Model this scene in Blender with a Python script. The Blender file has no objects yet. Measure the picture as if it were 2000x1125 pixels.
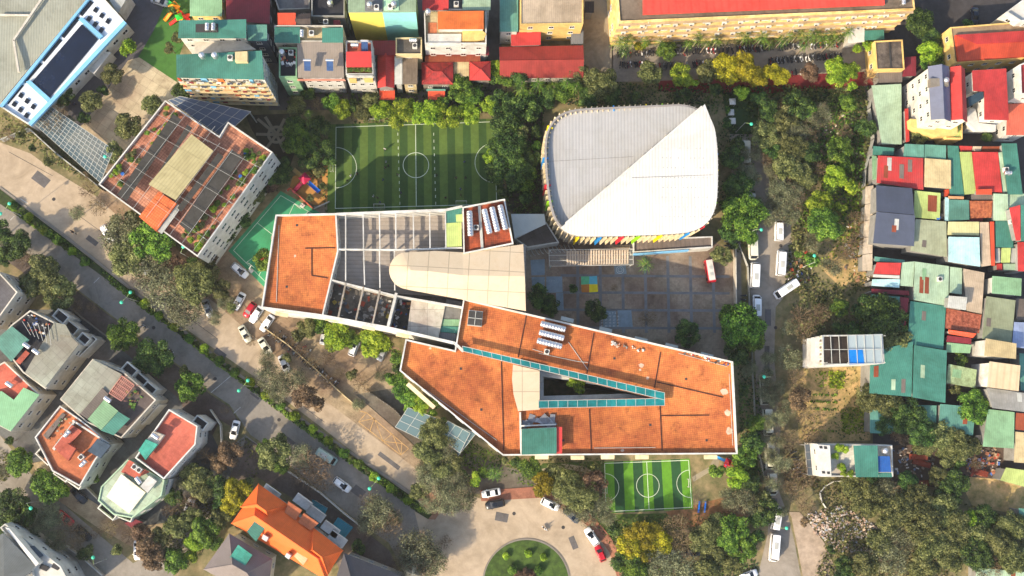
import bpy, math, random
import numpy as np
from mathutils import Vector, Matrix
R=random.Random(7)
sc=bpy.context.scene
# ---------------- camera: a drone about 245 m up, looking almost straight down ----------------
H=245.0; F=2010.0; NX,NY=900.0,805.0
zc=-Vector((NX-1000,562.5-NY,-F)).normalized()
xc=(Vector((1,0,0))-zc*zc.x).normalized(); yc=zc.cross(xc)
RM=Matrix((xc,yc,zc))                       # camera space -> world space
cam_d=bpy.data.cameras.new("camera"); cam=bpy.data.objects.new("camera",cam_d)
sc.collection.objects.link(cam); sc.camera=cam
cam_d.sensor_width=36; cam_d.lens=36*F/2000; cam_d.clip_end=2000; cam_d.clip_start=1
cam.matrix_world=Matrix.Translation((0,0,H))@RM.to_4x4()
# ---------------- light ----------------
SUN_EL=math.radians(31.5); SD=Vector((0.765,0.644,0)).normalized()   # SD: where shadows point
to_sun=Vector((-SD.x*math.cos(SUN_EL),-SD.y*math.cos(SUN_EL),math.sin(SUN_EL)))
w=bpy.data.worlds.new("World"); sc.world=w; w.use_nodes=True
nt=w.node_tree; bg=nt.nodes['Background']; sky=nt.nodes.new('ShaderNodeTexSky'); sky.sky_type='NISHITA'
sky.sun_disc=False; sky.sun_elevation=SUN_EL; sky.sun_rotation=math.atan2(to_sun.x,to_sun.y)
sky.dust_density=2.0; sky.air_density=1.0
nt.links.new(sky.outputs[0],bg.inputs[0]); bg.inputs[1].default_value=0.15
sd=bpy.data.lights.new("sun",'SUN'); sd.energy=3.5; sd.angle=math.radians(0.5); sd.color=(1,.85,.64)
so=bpy.data.objects.new("sun",sd); sc.collection.objects.link(so)
so.rotation_euler=to_sun.to_track_quat('Z','Y').to_euler()
vs=sc.view_settings; vs.view_transform='Standard'; vs.look='None'; vs.gamma=1; vs.exposure=1.1
try: vs.use_curve_mapping=False
except Exception: pass
sc.cycles.max_bounces=5; sc.cycles.transparent_max_bounces=6
# ---------------- helpers ----------------
def W(px,py,z=0.0):
    d=RM@Vector((px-1000,562.5-py,-F)); t=(z-H)/d.z
    return Vector((d.x*t,d.y*t,z))
def P(pts,z=0.0): return [W(x,y,z).xy for x,y in pts]
def lin(c):
    return tuple(((v/255+.055)/1.055)**2.4 if v>10 else v/255/12.92 for v in c)
_m={}
def mat(name,col,rough=.85,var=.12,scale=.6,kind=None,per=.35,col2=None,metal=0,bump=.3,stain=.25,spec=.3):
    """procedural surface: base colour with two scales of noise, optional corrugation / tiles / paving"""
    if name in _m: return _m[name]
    m=bpy.data.materials.new(name); m.use_nodes=True; t=m.node_tree; N=t.nodes; L=t.links
    b=N['Principled BSDF']; b.inputs['Roughness'].default_value=rough; b.inputs['Metallic'].default_value=metal
    b.inputs['Specular IOR Level'].default_value=spec
    uv=N.new('ShaderNodeTexCoord'); geo=N.new('ShaderNodeNewGeometry'); oi=N.new('ShaderNodeObjectInfo')
    c=lin(col); cd=tuple(v*(1-var) for v in c); cl=tuple(min(1,v*(1+var)) for v in c)
    n1=N.new('ShaderNodeTexNoise'); n1.inputs['Scale'].default_value=scale; n1.inputs['Detail'].default_value=6
    n1.inputs['Roughness'].default_value=.7; L.new(geo.outputs['Position'],n1.inputs['Vector'])
    r1=N.new('ShaderNodeValToRGB'); L.new(n1.outputs[0],r1.inputs[0])
    r1.color_ramp.elements[0].position=.33; r1.color_ramp.elements[1].position=.67
    r1.color_ramp.elements[0].color=(*cd,1); r1.color_ramp.elements[1].color=(*cl,1)
    if col2: r1.color_ramp.elements[0].color=(*lin(col2),1)
    out=r1.outputs[0]
    n2=N.new('ShaderNodeTexNoise'); n2.inputs['Scale'].default_value=scale*.22; n2.inputs['Detail'].default_value=8
    n2.inputs['Roughness'].default_value=.75; n2.inputs['Distortion'].default_value=.6
    L.new(geo.outputs['Position'],n2.inputs['Vector'])
    r2=N.new('ShaderNodeValToRGB'); r2.color_ramp.elements[0].position=.36; r2.color_ramp.elements[1].position=.56
    s=1-stain; r2.color_ramp.elements[0].color=(s,s*.98,s*.93,1); r2.color_ramp.elements[1].color=(1,1,1,1)
    L.new(n2.outputs[0],r2.inputs[0])
    def mul(a,bb,f=1.0):
        x=N.new('ShaderNodeMix'); x.data_type='RGBA'; x.blend_type='MULTIPLY'; x.inputs[0].default_value=f
        L.new(a,x.inputs[6]); L.new(bb,x.inputs[7]); return x.outputs[2]
    out=mul(out,r2.outputs[0])
    h=None
    if kind=='corr':
        wv=N.new('ShaderNodeTexWave'); wv.bands_direction='X'; wv.inputs['Scale'].default_value=.314/per
        L.new(uv.outputs['UV'],wv.inputs['Vector']); h=wv.outputs['Fac']
        rr=N.new('ShaderNodeValToRGB'); rr.color_ramp.elements[0].color=(.86,.86,.86,1); rr.color_ramp.elements[0].position=.05
        rr.color_ramp.elements[1].position=.35
        L.new(h,rr.inputs[0]); out=mul(out,rr.outputs[0])
        # sheet to sheet difference
        bt=N.new('ShaderNodeTexBrick'); bt.offset=.0; bt.inputs['Scale'].default_value=1; bt.inputs['Brick Width'].default_value=1.07
        bt.inputs['Row Height'].default_value=4.3; bt.inputs['Mortar Size'].default_value=.02
        bt.inputs['Color1'].default_value=(1,1,1,1); bt.inputs['Color2'].default_value=(.93,.94,.93,1); bt.inputs['Mortar'].default_value=(.84,.84,.84,1)
        L.new(uv.outputs['UV'],bt.inputs['Vector']); out=mul(out,bt.outputs[0],.8)
    if kind in('tile','pave','slab','seam'):
        bt=N.new('ShaderNodeTexBrick'); bt.offset=0 if kind!='pave' else .5
        bt.inputs['Scale'].default_value=1; bt.inputs['Brick Width'].default_value=per; bt.inputs['Row Height'].default_value=per
        bt.inputs['Mortar Size'].default_value=per*(.07 if kind=='tile' else .02)
        bt.inputs['Color1'].default_value=(1,1,1,1); bt.inputs['Color2'].default_value=(.86,.84,.84,1) if kind!='seam' else (.96,.96,.96,1); bt.inputs['Mortar'].default_value=(.52,.44,.42,1) if kind=='tile' else (.62,.62,.62,1)
        L.new(uv.outputs['UV'],bt.inputs['Vector']); out=mul(out,bt.outputs[0])
        n3=N.new('ShaderNodeTexNoise'); n3.inputs['Scale'].default_value=.45; n3.inputs['Detail'].default_value=12; n3.inputs['Roughness'].default_value=.82; n3.inputs['Distortion'].default_value=.4
        L.new(geo.outputs['Position'],n3.inputs['Vector']); r3=N.new('ShaderNodeValToRGB'); r3.color_ramp.elements[0].position=.51; r3.color_ramp.elements[1].position=.66
        k=.42 if kind=='tile' else .95 if kind=='seam' else .7; r3.color_ramp.elements[0].color=(1,1,1,1); r3.color_ramp.elements[1].color=(k,k*.95,k*.92,1); L.new(n3.outputs[0],r3.inputs[0]); out=mul(out,r3.outputs[0])
        n4=N.new('ShaderNodeTexNoise'); n4.inputs['Scale'].default_value=.09; n4.inputs['Detail'].default_value=5; L.new(geo.outputs['Position'],n4.inputs['Vector']); r4=N.new('ShaderNodeValToRGB')
        r4.color_ramp.elements[0].position=.4; r4.color_ramp.elements[1].position=.6; r4.color_ramp.elements[0].color=(.78,.73,.74,1) if kind!='seam' else (.97,.97,.97,1); r4.color_ramp.elements[1].color=(1.06,1.12,1.12,1) if kind!='seam' else (1,1,1,1); L.new(n4.outputs[0],r4.inputs[0]); out=mul(out,r4.outputs[0])
    hs=N.new('ShaderNodeHueSaturation'); L.new(out,hs.inputs['Color'])
    mr=N.new('ShaderNodeMapRange'); mr.inputs[3].default_value=.90; mr.inputs[4].default_value=1.08
    L.new(oi.outputs['Random'],mr.inputs[0]); L.new(mr.outputs[0],hs.inputs['Value']); out=hs.outputs[0]
    L.new(out,b.inputs['Base Color'])
    bp=N.new('ShaderNodeBump'); bp.inputs['Strength'].default_value=bump; bp.inputs['Distance'].default_value=.05
    L.new(h if h else n1.outputs[0],bp.inputs['Height']); L.new(bp.outputs[0],b.inputs['Normal'])
    _m[name]=m; return m
def leafmat(name,c1,c2,c3):
    if name in _m: return _m[name]
    m=bpy.data.materials.new(name); m.use_nodes=True; t=m.node_tree; N=t.nodes; L=t.links
    b=N['Principled BSDF']; b.inputs['Roughness'].default_value=.6; b.inputs['Specular IOR Level'].default_value=.25
    g=N.new('ShaderNodeNewGeometry'); oi=N.new('ShaderNodeObjectInfo')
    n=N.new('ShaderNodeTexNoise'); n.inputs['Scale'].default_value=.55; n.inputs['Detail'].default_value=3; L.new(g.outputs['Position'],n.inputs['Vector'])
    mx=N.new('ShaderNodeMath'); mx.operation='MULTIPLY_ADD'; L.new(g.outputs['Random Per Island'],mx.inputs[0]); mx.inputs[1].default_value=.55
    m2=N.new('ShaderNodeMath'); m2.operation='MULTIPLY_ADD'; L.new(n.outputs[0],m2.inputs[0]); m2.inputs[1].default_value=1.5; m2.inputs[2].default_value=-.52
    L.new(m2.outputs[0],mx.inputs[2])
    r=N.new('ShaderNodeValToRGB'); r.color_ramp.elements[0].color=(*lin(c1),1); r.color_ramp.elements[1].color=(*lin(c3),1)
    r.color_ramp.elements[0].position=.15; r.color_ramp.elements[1].position=.95
    e=r.color_ramp.elements.new(.5); e.color=(*lin(c2),1); L.new(mx.outputs[0],r.inputs[0])
    hs=N.new('ShaderNodeHueSaturation'); L.new(r.outputs[0],hs.inputs['Color'])
    mr=N.new('ShaderNodeMapRange'); mr.inputs[3].default_value=.75; mr.inputs[4].default_value=1.2; L.new(oi.outputs['Random'],mr.inputs[0]); L.new(mr.outputs[0],hs.inputs['Value'])
    mh=N.new('ShaderNodeMapRange'); mh.inputs[3].default_value=.485; mh.inputs[4].default_value=.515; L.new(oi.outputs['Random'],mh.inputs[0]); L.new(mh.outputs[0],hs.inputs['Hue'])
    L.new(hs.outputs[0],b.inputs['Base Color'])
    tr=N.new('ShaderNodeBsdfTranslucent'); L.new(hs.outputs[0],tr.inputs[0]); ms=N.new('ShaderNodeMixShader'); ms.inputs[0].default_value=.28
    L.new(b.outputs[0],ms.inputs[1]); L.new(tr.outputs[0],ms.inputs[2]); L.new(ms.outputs[0],N['Material Output'].inputs[0])
    _m[name]=m; return m
def glassmat(name,col,rough=.12,alpha=.55):
    if name in _m: return _m[name]
    m=bpy.data.materials.new(name); m.use_nodes=True; b=m.node_tree.nodes['Principled BSDF']
    b.inputs['Base Color'].default_value=(*lin(col),1); b.inputs['Roughness'].default_value=rough; b.inputs['Alpha'].default_value=alpha
    n=m.node_tree.nodes.new('ShaderNodeTexNoise'); n.inputs['Scale'].default_value=.8
    r=m.node_tree.nodes.new('ShaderNodeMapRange'); r.inputs[3].default_value=rough; r.inputs[4].default_value=rough+.35
    m.node_tree.links.new(n.outputs[0],r.inputs[0]); m.node_tree.links.new(r.outputs[0],b.inputs['Roughness'])
    _m[name]=m; return m
def area(p): return .5*sum(p[i][0]*p[(i+1)%len(p)][1]-p[(i+1)%len(p)][0]*p[i][1] for i in range(len(p)))
def ccw(p,*o):
    if area(p)<0:
        return (list(reversed(p)),)+tuple(list(reversed(x)) for x in o) if o else list(reversed(p))
    return (list(p),)+tuple(list(x) for x in o) if o else list(p)
def inset(p,d):
    """move every edge of a ccw polygon inwards by d"""
    n=len(p); out=[]
    for i in range(n):
        a,b,c=Vector(p[i-1]),Vector(p[i]),Vector(p[(i+1)%n])
        e1=(b-a).normalized(); e2=(c-b).normalized(); n1=Vector((-e1.y,e1.x)); n2=Vector((-e2.y,e2.x))
        s=n1+n2; k=s.length_squared
        v=s*(2*d/k) if k>.3 else n1*d
        out.append((b+v).to_2d())
    return out
class MB:
    def __init__(s): s.V=[];s.F=[];s.M=[]
    def face(s,pts,mi=0):
        i=len(s.V); s.V+= [tuple(p) for p in pts]; s.F.append(list(range(i,i+len(pts)))); s.M.append(mi)
    def prism(s,p,z0,z1,mi=0,mside=None,bottom=False,top=True):
        zt=z1 if isinstance(z1,(list,tuple)) else [z1]*len(p)
        p,zt=ccw(p,zt); n=len(p); i=len(s.V); ms=mi if mside is None else mside
        zb=z0 if isinstance(z0,(list,tuple)) else [z0]*n
        s.V+=[(q[0],q[1],b) for q,b in zip(p,zb)]+[(q[0],q[1],t) for q,t in zip(p,zt)]
        for k in range(n):
            l=(k+1)%n; s.F.append([i+k,i+l,i+n+l,i+n+k]); s.M.append(ms)
        if top: s.F.append([i+n+k for k in range(n)]); s.M.append(mi)
        if bottom: s.F.append([i+k for k in reversed(range(n))]); s.M.append(ms)
    def sheet(s,p,z,mi=0):
        p=ccw(p); s.face([(q[0],q[1],z) for q in p],mi)
    def ring(s,po,pi,z0,z1,zi,mi=0):
        n=len(po); 
        for k in range(n):
            l=(k+1)%n; A,B,C,D=po[k],po[l],pi[l],pi[k]
            s.face([(*A,z0),(*B,z0),(*B,z1),(*A,z1)],mi); s.face([(*A,z1),(*B,z1),(*C,z1),(*D,z1)],mi)
            s.face([(*D,z1),(*C,z1),(*C,zi),(*D,zi)],mi)
    def box(s,c,l,w_,z0,z1,ang=0,mi=0,mside=None):
        ca,sa=math.cos(ang),math.sin(ang)
        p=[(c[0]+x*ca-y*sa,c[1]+x*sa+y*ca) for x,y in((-l/2,-w_/2),(l/2,-w_/2),(l/2,w_/2),(-l/2,w_/2))]
        s.prism(p,z0,z1,mi,mside,True)
    def bar(s,a,b,wd,z0,z1,mi=0):
        a=Vector(a[:2]);b=Vector(b[:2]); d=b-a
        s.box((a+b)/2,d.length,wd,z0,z1,math.atan2(d.y,d.x),mi)
    def tube(s,a,b,r,mi=0,n=8,r2=None,cap=True):
        a=Vector(a);b=Vector(b); d=(b-a).normalized(); u=d.orthogonal().normalized(); v=d.cross(u); r2=r if r2 is None else r2
        i=len(s.V)
        for q,rr in((a,r),(b,r2)):
            for k in range(n):
                t=2*math.pi*k/n; s.V.append(tuple(q+(u*math.cos(t)+v*math.sin(t))*rr))
        for k in range(n):
            l=(k+1)%n; s.F.append([i+k,i+l,i+n+l,i+n+k]); s.M.append(mi)
        if cap:
            s.F.append([i+n+k for k in range(n)]); s.M.append(mi); s.F.append([i+k for k in reversed(range(n))]); s.M.append(mi)
    def lathe(s,prof,c=(0,0,0),mi=0,n=12,cap=True):
        i=len(s.V)
        for r,z in prof:
            for k in range(n):
                t=2*math.pi*k/n; s.V.append((c[0]+r*math.cos(t),c[1]+r*math.sin(t),c[2]+z))
        for j in range(len(prof)-1):
            for k in range(n):
                l=(k+1)%n; s.F.append([i+j*n+k,i+j*n+l,i+(j+1)*n+l,i+(j+1)*n+k]); s.M.append(mi)
        if cap: s.F.append([i+(len(prof)-1)*n+k for k in range(n)]); s.M.append(mi)
    def mesh(s,name,mats,off=(0,0,0),ang=0.0,smooth=False):
        me=bpy.data.meshes.new(name); off=Vector(off)
        V=[(v[0]-off.x,v[1]-off.y,v[2]-off.z) for v in s.V]
        me.from_pydata(V,[],s.F); 
        if not isinstance(mats,(list,tuple)): mats=[mats]
        for m in mats: me.materials.append(m)
        if len(mats)>1: me.polygons.foreach_set('material_index',s.M)
        uvl=me.uv_layers.new(name='UVMap'); ca,sa=math.cos(ang),math.sin(ang)
        me.update()
        uvs=np.zeros(len(me.loops)*2,dtype=np.float32); k=0
        for f in me.polygons:
            nr=f.normal; flat=abs(nr.z)>.35
            tx,ty=-nr.y,nr.x; q=math.hypot(tx,ty) or 1
            for li,vi in zip(f.loop_indices,f.vertices):
                x,y,z=s.V[vi]
                if flat: u,v=x*ca+y*sa,-x*sa+y*ca
                else: u,v=(x*tx+y*ty)/q,z
                uvs[2*li]=u; uvs[2*li+1]=v
        uvl.data.foreach_set('uv',uvs)
        if smooth: me.polygons.foreach_set('use_smooth',[True]*len(me.polygons))
        me.update(); return me
    def build(s,name,mats,parent=None,ang=0.0,smooth=False,off=None):
        if off is None: off=parent_off(parent)
        me=s.mesh(name,mats,off,ang,smooth); o=bpy.data.objects.new(name,me); sc.collection.objects.link(o)
        if parent is not None: o.parent=parent
        else: o.location=off
        return o
def parent_off(p):
    off=Vector((0,0,0))
    while p is not None: off+=Vector(p.location); p=p.parent
    return off
def tag(o,label=None,cat=None,group=None,kind=None):
    if label: o['label']=label
    if cat: o['category']=cat
    if group: o['group']=group
    if kind: o['kind']=kind
    return o
def thing(name,label,cat,loc=(0,0,0),rz=0,group=None):
    o=bpy.data.objects.new(name,None); sc.collection.objects.link(o); o.location=loc; o.rotation_euler=(0,0,rz); o.empty_display_size=.3
    return tag(o,label,cat,group)
def copy_tree(o,parent=None):
    c=o.copy(); sc.collection.objects.link(c)
    if parent is not None: c.parent=parent
    for ch in list(o.children): copy_tree(ch,c)
    return c
_proto={}
def place(key,maker,loc,rz=0,scale=1,label=None,cat=None,group=None,mats=None):
    """first use builds the thing, later uses copy it with its parts"""
    if key not in _proto:
        o=maker(); _proto[key]=o
    else: o=copy_tree(_proto[key])
    o.location=loc; o.rotation_euler=(0,0,rz); o.scale=(scale,)*3 if not isinstance(scale,tuple) else scale
    tag(o,label,cat,group)
    if mats:
        def rec(q):
            if q.type=='MESH':
                nm=q.name.split('.')[0]
                if nm in mats:
                    q.material_slots[0].link='OBJECT'; q.material_slots[0].material=mats[nm]
            for ch in q.children: rec(ch)
        rec(o)
    return o
def pdir(px,py,dx,dy,z=0):
    a=W(px,py,z);b=W(px+dx*.1,py+dy*.1,z); return math.atan2(b.y-a.y,b.x-a.x)
def ang_of(a,b): return math.atan2(b[1]-a[1],b[0]-a[0])
def struct(name,px,z,m,thick=0,ang=None,kind='structure',label=None):
    p=P(px,z); b=MB(); a=ang_of(p[0],p[1]) if ang is None else ang
    if thick: b.prism(p,z-thick,z,0)
    else: b.sheet(p,z)
    o=b.build(name,m,None,a,off=(0,0,0)); o['kind']=kind
    return o
# ---------------- common materials ----------------
C=dict(tilered=(190,98,78),tileorange=(200,118,76),white=(200,197,188),cream=(214,196,160),plaster=(196,188,172),yellow=(220,184,112),pink=(205,140,120),grey=(140,138,132),
 dark=(58,56,56),concrete=(128,120,108),teal=(66,122,106),teal2=(90,138,122),green=(128,164,124),palegreen=(160,182,152),lime=(176,190,112),
 beige=(196,176,132),tan=(186,166,140),red=(186,58,54),darkred=(124,42,50),orangered=(204,78,48),brown=(108,98,90),slate=(74,80,94),
 rust=(140,70,44),blue=(40,96,170),paleblue=(176,212,212),ltgrey=(176,176,168),orange=(208,108,48),skyblue=(120,176,210),mint=(168,206,170),
 lav=(150,164,196),stone=(172,150,118),cyan=(40,124,136),charcoal=(44,44,50),grey2=(104,104,104),peach=(206,150,104),salmon=(192,96,74))
def corr(c,per=.45,v=.15): return mat('corrugated_'+c,C[c],.6,v,.4,'corr',per,stain=.32,spec=.3)
def rooft(c): return mat('clay_'+c,C[c],.75,.12,.5,'corr',.3,stain=.2)
def wallm(c): return mat('render_'+c,C[c],.85,.09,.9,stain=.30)
def floorm(c,per=.4):
    c={'orangered':'tilered','orange':'tileorange'}.get(c,c)
    return floorm_(c,per)
def floorm_(c,per=.4): return mat('tiles_%s_%g'%(c,per),C[c],.75,.14,.5,'slab',per,stain=.3)
def flat(c): return mat('plain_'+c,C[c],.7,.08,.9,stain=.12)
M_OR=mat('orange_roof_tiles',(214,130,68),.8,.12,.35,'tile',.42,col2=(190,104,58),stain=.30)
M_DARKGLASS=mat('window_glass',(22,26,32),.15,.3,.3,stain=0,spec=.6)
M_FRAME=flat('white'); M_STEEL=mat('stainless_steel',(205,205,208),.42,.06,.8,metal=.85,stain=.1)
M_AS=mat('asphalt',(142,134,122),.9,.10,.9,stain=.28); M_CON=wallm('concrete')
M_TYRE=mat('tyre_rubber',(24,24,24),.8); M_BARK=mat('bark',(128,108,86),.9,.3,3)
# ---------------- buildings ----------------
def win_mesh():
    if 'winmesh' in _proto: return _proto['winmesh']
    b=MB()
    for (x0,x1,z0,z1) in((-.5,.5,-.5,-.42),(-.5,.5,.42,.5),(-.5,-.42,-.42,.42),(.42,.5,-.42,.42),(-.03,.03,-.42,.42)):
        b.prism([(x0,-.06),(x1,-.06),(x1,.02),(x0,.02)],z0,z1,0,None,True)
    b.prism([(-.42,-.03),(.42,-.03),(.42,.0),(-.42,.0)],-.42,.42,1,None,True)
    b.prism([(-.58,-.16),(.58,-.16),(.58,.0),(-.58,.0)],-.57,-.5,0,None,True)
    me=b.mesh('window',[M_FRAME,M_DARKGLASS]); _proto['winmesh']=me; return me
def windows(root,poly,z0,z1,sp=3.0,wd=1.2,ht=1.3,maxn=60,sides=None,name='window',mesh=None):
    poly=ccw(poly); off=parent_off(root); n=len(poly); cnt=0; me=mesh or win_mesh()
    st=max(1,int((z1-z0)/3.2)); 
    for i in range(n):
        a,b=Vector(poly[i]),Vector(poly[(i+1)%n]); d=b-a; Ln=d.length
        if Ln<2.4: continue
        t=d/Ln; nr=Vector((t.y,-t.x)); mid=(a+b)/2
        if sides is not None:
            if i not in sides: continue
        elif nr.dot(-mid)<.12*mid.length: continue
        k=max(1,int(Ln/sp)); hz=(z1-z0)/st
        for s in range(st):
            for j in range(k):
                if cnt>=maxn: return
                q=a+t*(Ln*(j+.5)/k)+nr*.005
                o=bpy.data.objects.new(name,me); sc.collection.objects.link(o); o.parent=root
                o.location=(q.x-off.x,q.y-off.y,z0+hz*(s+.55)-off.z); o.rotation_euler=(0,0,math.atan2(t.y,t.x))
                o.scale=(min(wd,Ln/k*.7),1,ht); cnt+=1
HREG={}
def house(name,label,px,h,wall,roof,kind='flat',cat='building',win=True,ph=.9,dz=None,group=None,axis=0,over=.3,fl=None,rise=1.6,sp=3.2,extra=(),z0w=0,wd=1.2,ang=None,maxw=48):
    h=h+R.uniform(-.03,.03)
    pw=P(px,h); rev=area(pw)<0
    c=sum((Vector(q) for q in pw),Vector((0,0)))/len(pw)
    root=thing(name,label,cat,(c.x,c.y,0),0,group)
    a0=ang_of(pw[0],pw[1]) if ang is None else ang
    wm=wall if not isinstance(wall,str) else wallm(wall)
    if kind=='flat':
        p=ccw(pw); pin=inset(p,.28); b=MB(); b.ring(p,pin,0,h+ph,h,0); b.build('wall',wm,root,a0)
        f=MB(); f.sheet(pin,h); f.build('roof',roof,root,a0)
    elif kind=='shed':
        dzs=dz or [R.choice([0,.35,.5])]*2+[0,0]; dzs=(list(dzs)+[0]*len(pw))[:len(pw)]
        p,z=ccw(pw,dzs); pi=inset(p,over) if over else p
        b=MB(); b.prism(pi,0,[h+q-.05 for q in z]); b.build('wall',wm,root,a0)
        f=MB(); f.prism(p,[h+q for q in z],[h+q+.10 for q in z],0,None,True); f.build('roof',roof,root,a0)
    else:
        q=[Vector(x) for x in pw]
        if axis: q=q[1:]+q[:1]
        A,B_,Cc,D=q; m1=(B_+Cc)/2; m2=(D+A)/2     # ridge runs parallel to AB
        if kind=='hip':
            half=((Cc-B_).length)/2; dr=(m1-m2).normalized(); half=min(half,(m1-m2).length*.49); m1h=m1-dr*half; m2h=m2+dr*half
        else: m1h,m2h=m1,m2
        pi=inset(ccw(pw),over); b=MB(); b.prism(pi,0,h-.02); 
        z3=lambda v,z:(v[0],v[1],z)
        if kind=='gable':
            i1,i2=m1+(m2-m1).normalized()*over,m2+(m1-m2).normalized()*over
            for (u,v,m) in((B_,Cc,i1),(D,A,i2)):
                u2,v2=u.lerp(v,.08),v.lerp(u,.08); dd=(i1-m1) if m is i1 else (i2-m2)
                b.face([z3(u2+dd,h-.02),z3(v2+dd,h-.02),z3(m,h+rise-.12)])
        b.build('wall',wm,root,a0)
        f=MB(); t=.12
        def slab(pts):
            f.face(pts if area([p_[:2] for p_ in pts])>0 else pts[::-1])
            n=len(pts)
            for k in range(n):
                u,v=pts[k],pts[(k+1)%n]; f.face([u,v,(v[0],v[1],v[2]-t),(u[0],u[1],u[2]-t)])
        slab([z3(A,h+t),z3(B_,h+t),z3(m1h,h+rise+t),z3(m2h,h+rise+t)]); slab([z3(Cc,h+t),z3(D,h+t),z3(m2h,h+rise+t),z3(m1h,h+rise+t)])
        if kind=='hip':
            slab([z3(B_,h+t),z3(Cc,h+t),z3(m1h,h+rise+t)]); slab([z3(D,h+t),z3(A,h+t),z3(m2h,h+rise+t)])
        ra=ang_of(A,B_); f.build('roof',roof,root,ra)
        c_=MB(); c_.tube(z3(m1h,h+rise+t),z3(m2h,h+rise+t),.14,0,6)
        if kind=='hip':
            for u,m in((B_,m1h),(Cc,m1h),(D,m2h),(A,m2h)): c_.tube(z3(u,h+t),z3(m,h+rise+t),.12,0,6)
        c_.build('ridge_cap',roof,root,ra)
    if win and h>3: windows(root,inset(ccw(pw),over) if kind!='flat' else pw,z0w+.4,h-.2,sp,wd,maxn=maxw)
    for e in extra: ext(root,e,h)
    return root
def ext(root,e,h):
    nm,px,za,zb,m=e[:5]; z0=h+za; z1=h+zb; p=P(px,z1); b=MB(); b.prism(p,z0,z1,0,None,True)
    if isinstance(m,str): m=wallm(m)
    b.build(nm,m,root,ang_of(p[0],p[1]))
# ---------------- rooftop things ----------------
def mk_tank():
    r=thing('water_tank','','water tank'); b=MB(); prof=[(.0,-.85),(.4,-.85),(.52,-.7),(.55,-.5)]
    n=12; L=1.5
    b.V=[];
    def ringx(x,rad):
        i=len(b.V)
        for k in range(n):
            t=2*math.pi*k/n; b.V.append((x,rad*math.cos(t),1.25+rad*math.sin(t)))
        return i
    xs=[(-.9,.25),(-.85,.42),(-.75,.5)]+[(-.5,.5),(-.48,.47),(-.44,.5),(0,.5),(.02,.47),(.06,.5),(.44,.5),(.48,.47),(.5,.5)]+[(.75,.5),(.85,.42),(.9,.25)]
    pr=None
    for x,rad in xs:
        i=ringx(x,rad)
        if pr is not None:
            for k in range(n): l=(k+1)%n; b.F.append([pr+k,pr+l,i+l,i+k]); b.M.append(0)
        pr=i
    b.F.append([pr+k for k in range(n)]);b.M.append(0); b.F.append([k for k in reversed(range(n))]);b.M.append(0)
    b.build('tank_body',M_STEEL,r,smooth=True)
    s=MB()
    for x in(-.55,.55):
        for y in(-.4,.4): s.bar((x-.04,y),(x+.04,y),.08,0,.95)
        s.bar((x,-.45),(x,.45),.08,.72,.80)
    s.build('stand',flat('grey'),r); q=MB(); q.lathe([(.2,1.72),(.2,1.8),(.08,1.86)],n=10); q.build('lid',M_STEEL,r)
    return r
def mk_tankv():
    r=thing('water_tank','','water tank'); b=MB(); b.lathe([(.62,.5),(.66,.55),(.66,1.9),(.6,2.0),(.3,2.25),(.22,2.3)],n=16); b.build('tank_body',M_STEEL,r,smooth=True)
    s=MB(); 
    for x in(-.4,.4):
        for y in(-.4,.4): s.bar((x-.05,y),(x+.05,y),.1,0,.5)
    s.build('stand',flat('grey'),r); q=MB(); q.lathe([(.2,2.3),(.2,2.38),(.05,2.42)],n=8); q.build('lid',M_STEEL,r); return r
def mk_longtank():
    r=thing('long_water_tank','','water tank'); b=MB(); n=16
    xs=[(-2.9,.3),(-2.85,.55),(-2.7,.68)]
    for k in range(8):
        x=-2.6+k*.68; xs+=[(x,.7),(x+.28,.7),(x+.34,.63),(x+.4,.7)]
    xs+=[(2.7,.68),(2.85,.55),(2.9,.3)]; pr=None
    for x,rad in xs:
        i=len(b.V)
        for k in range(n):
            t=2*math.pi*k/n; b.V.append((x,rad*math.cos(t),1.35+rad*math.sin(t)))
        if pr is not None:
            for k in range(n): l=(k+1)%n; b.F.append([pr+k,pr+l,i+l,i+k]); b.M.append(0)
        pr=i
    b.F.append([pr+k for k in range(n)]);b.M.append(0); b.F.append([k for k in reversed(range(n))]);b.M.append(0)
    b.build('tank_body',M_STEEL,r,smooth=True); s=MB()
    for x in(-2.2,-.7,.7,2.2):
        for y in(-.5,.5): s.bar((x-.06,y),(x+.06,y),.12,0,.95)
        s.bar((x,-.55),(x,.55),.12,.62,.74)
    s.build('stand',flat('ltgrey'),r); return r
def mk_ac():
    r=thing('air_conditioner','','air conditioner'); b=MB(); b.box((0,0),.85,.34,.08,.68,0); b.build('casing',flat('white'),r)
    f=MB(); f.tube((-.12,-.17,.38),(-.12,-.20,.38),.24,0,12); f.build('fan_grille',flat('dark'),r)
    l=MB(); l.box((0,-.0),.1,.5,0,.08); l.build('bracket',flat('grey'),r); return r
def mk_condenser():
    r=thing('rooftop_condenser','','air conditioner'); b=MB(); b.box((0,0),1.1,1.1,.12,1.1,0); b.build('casing',flat('white'),r)
    f=MB(); f.lathe([(.42,1.1),(.42,1.16)],n=16); f.lathe([(.1,1.16),(.1,1.2)],n=8); f.build('fan',flat('dark'),r)
    l=MB(); l.box((0,.4),1.1,.1,0,.12); l.box((0,-.4),1.1,.1,0,.12); l.build('rail',flat('grey'),r); return r
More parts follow.
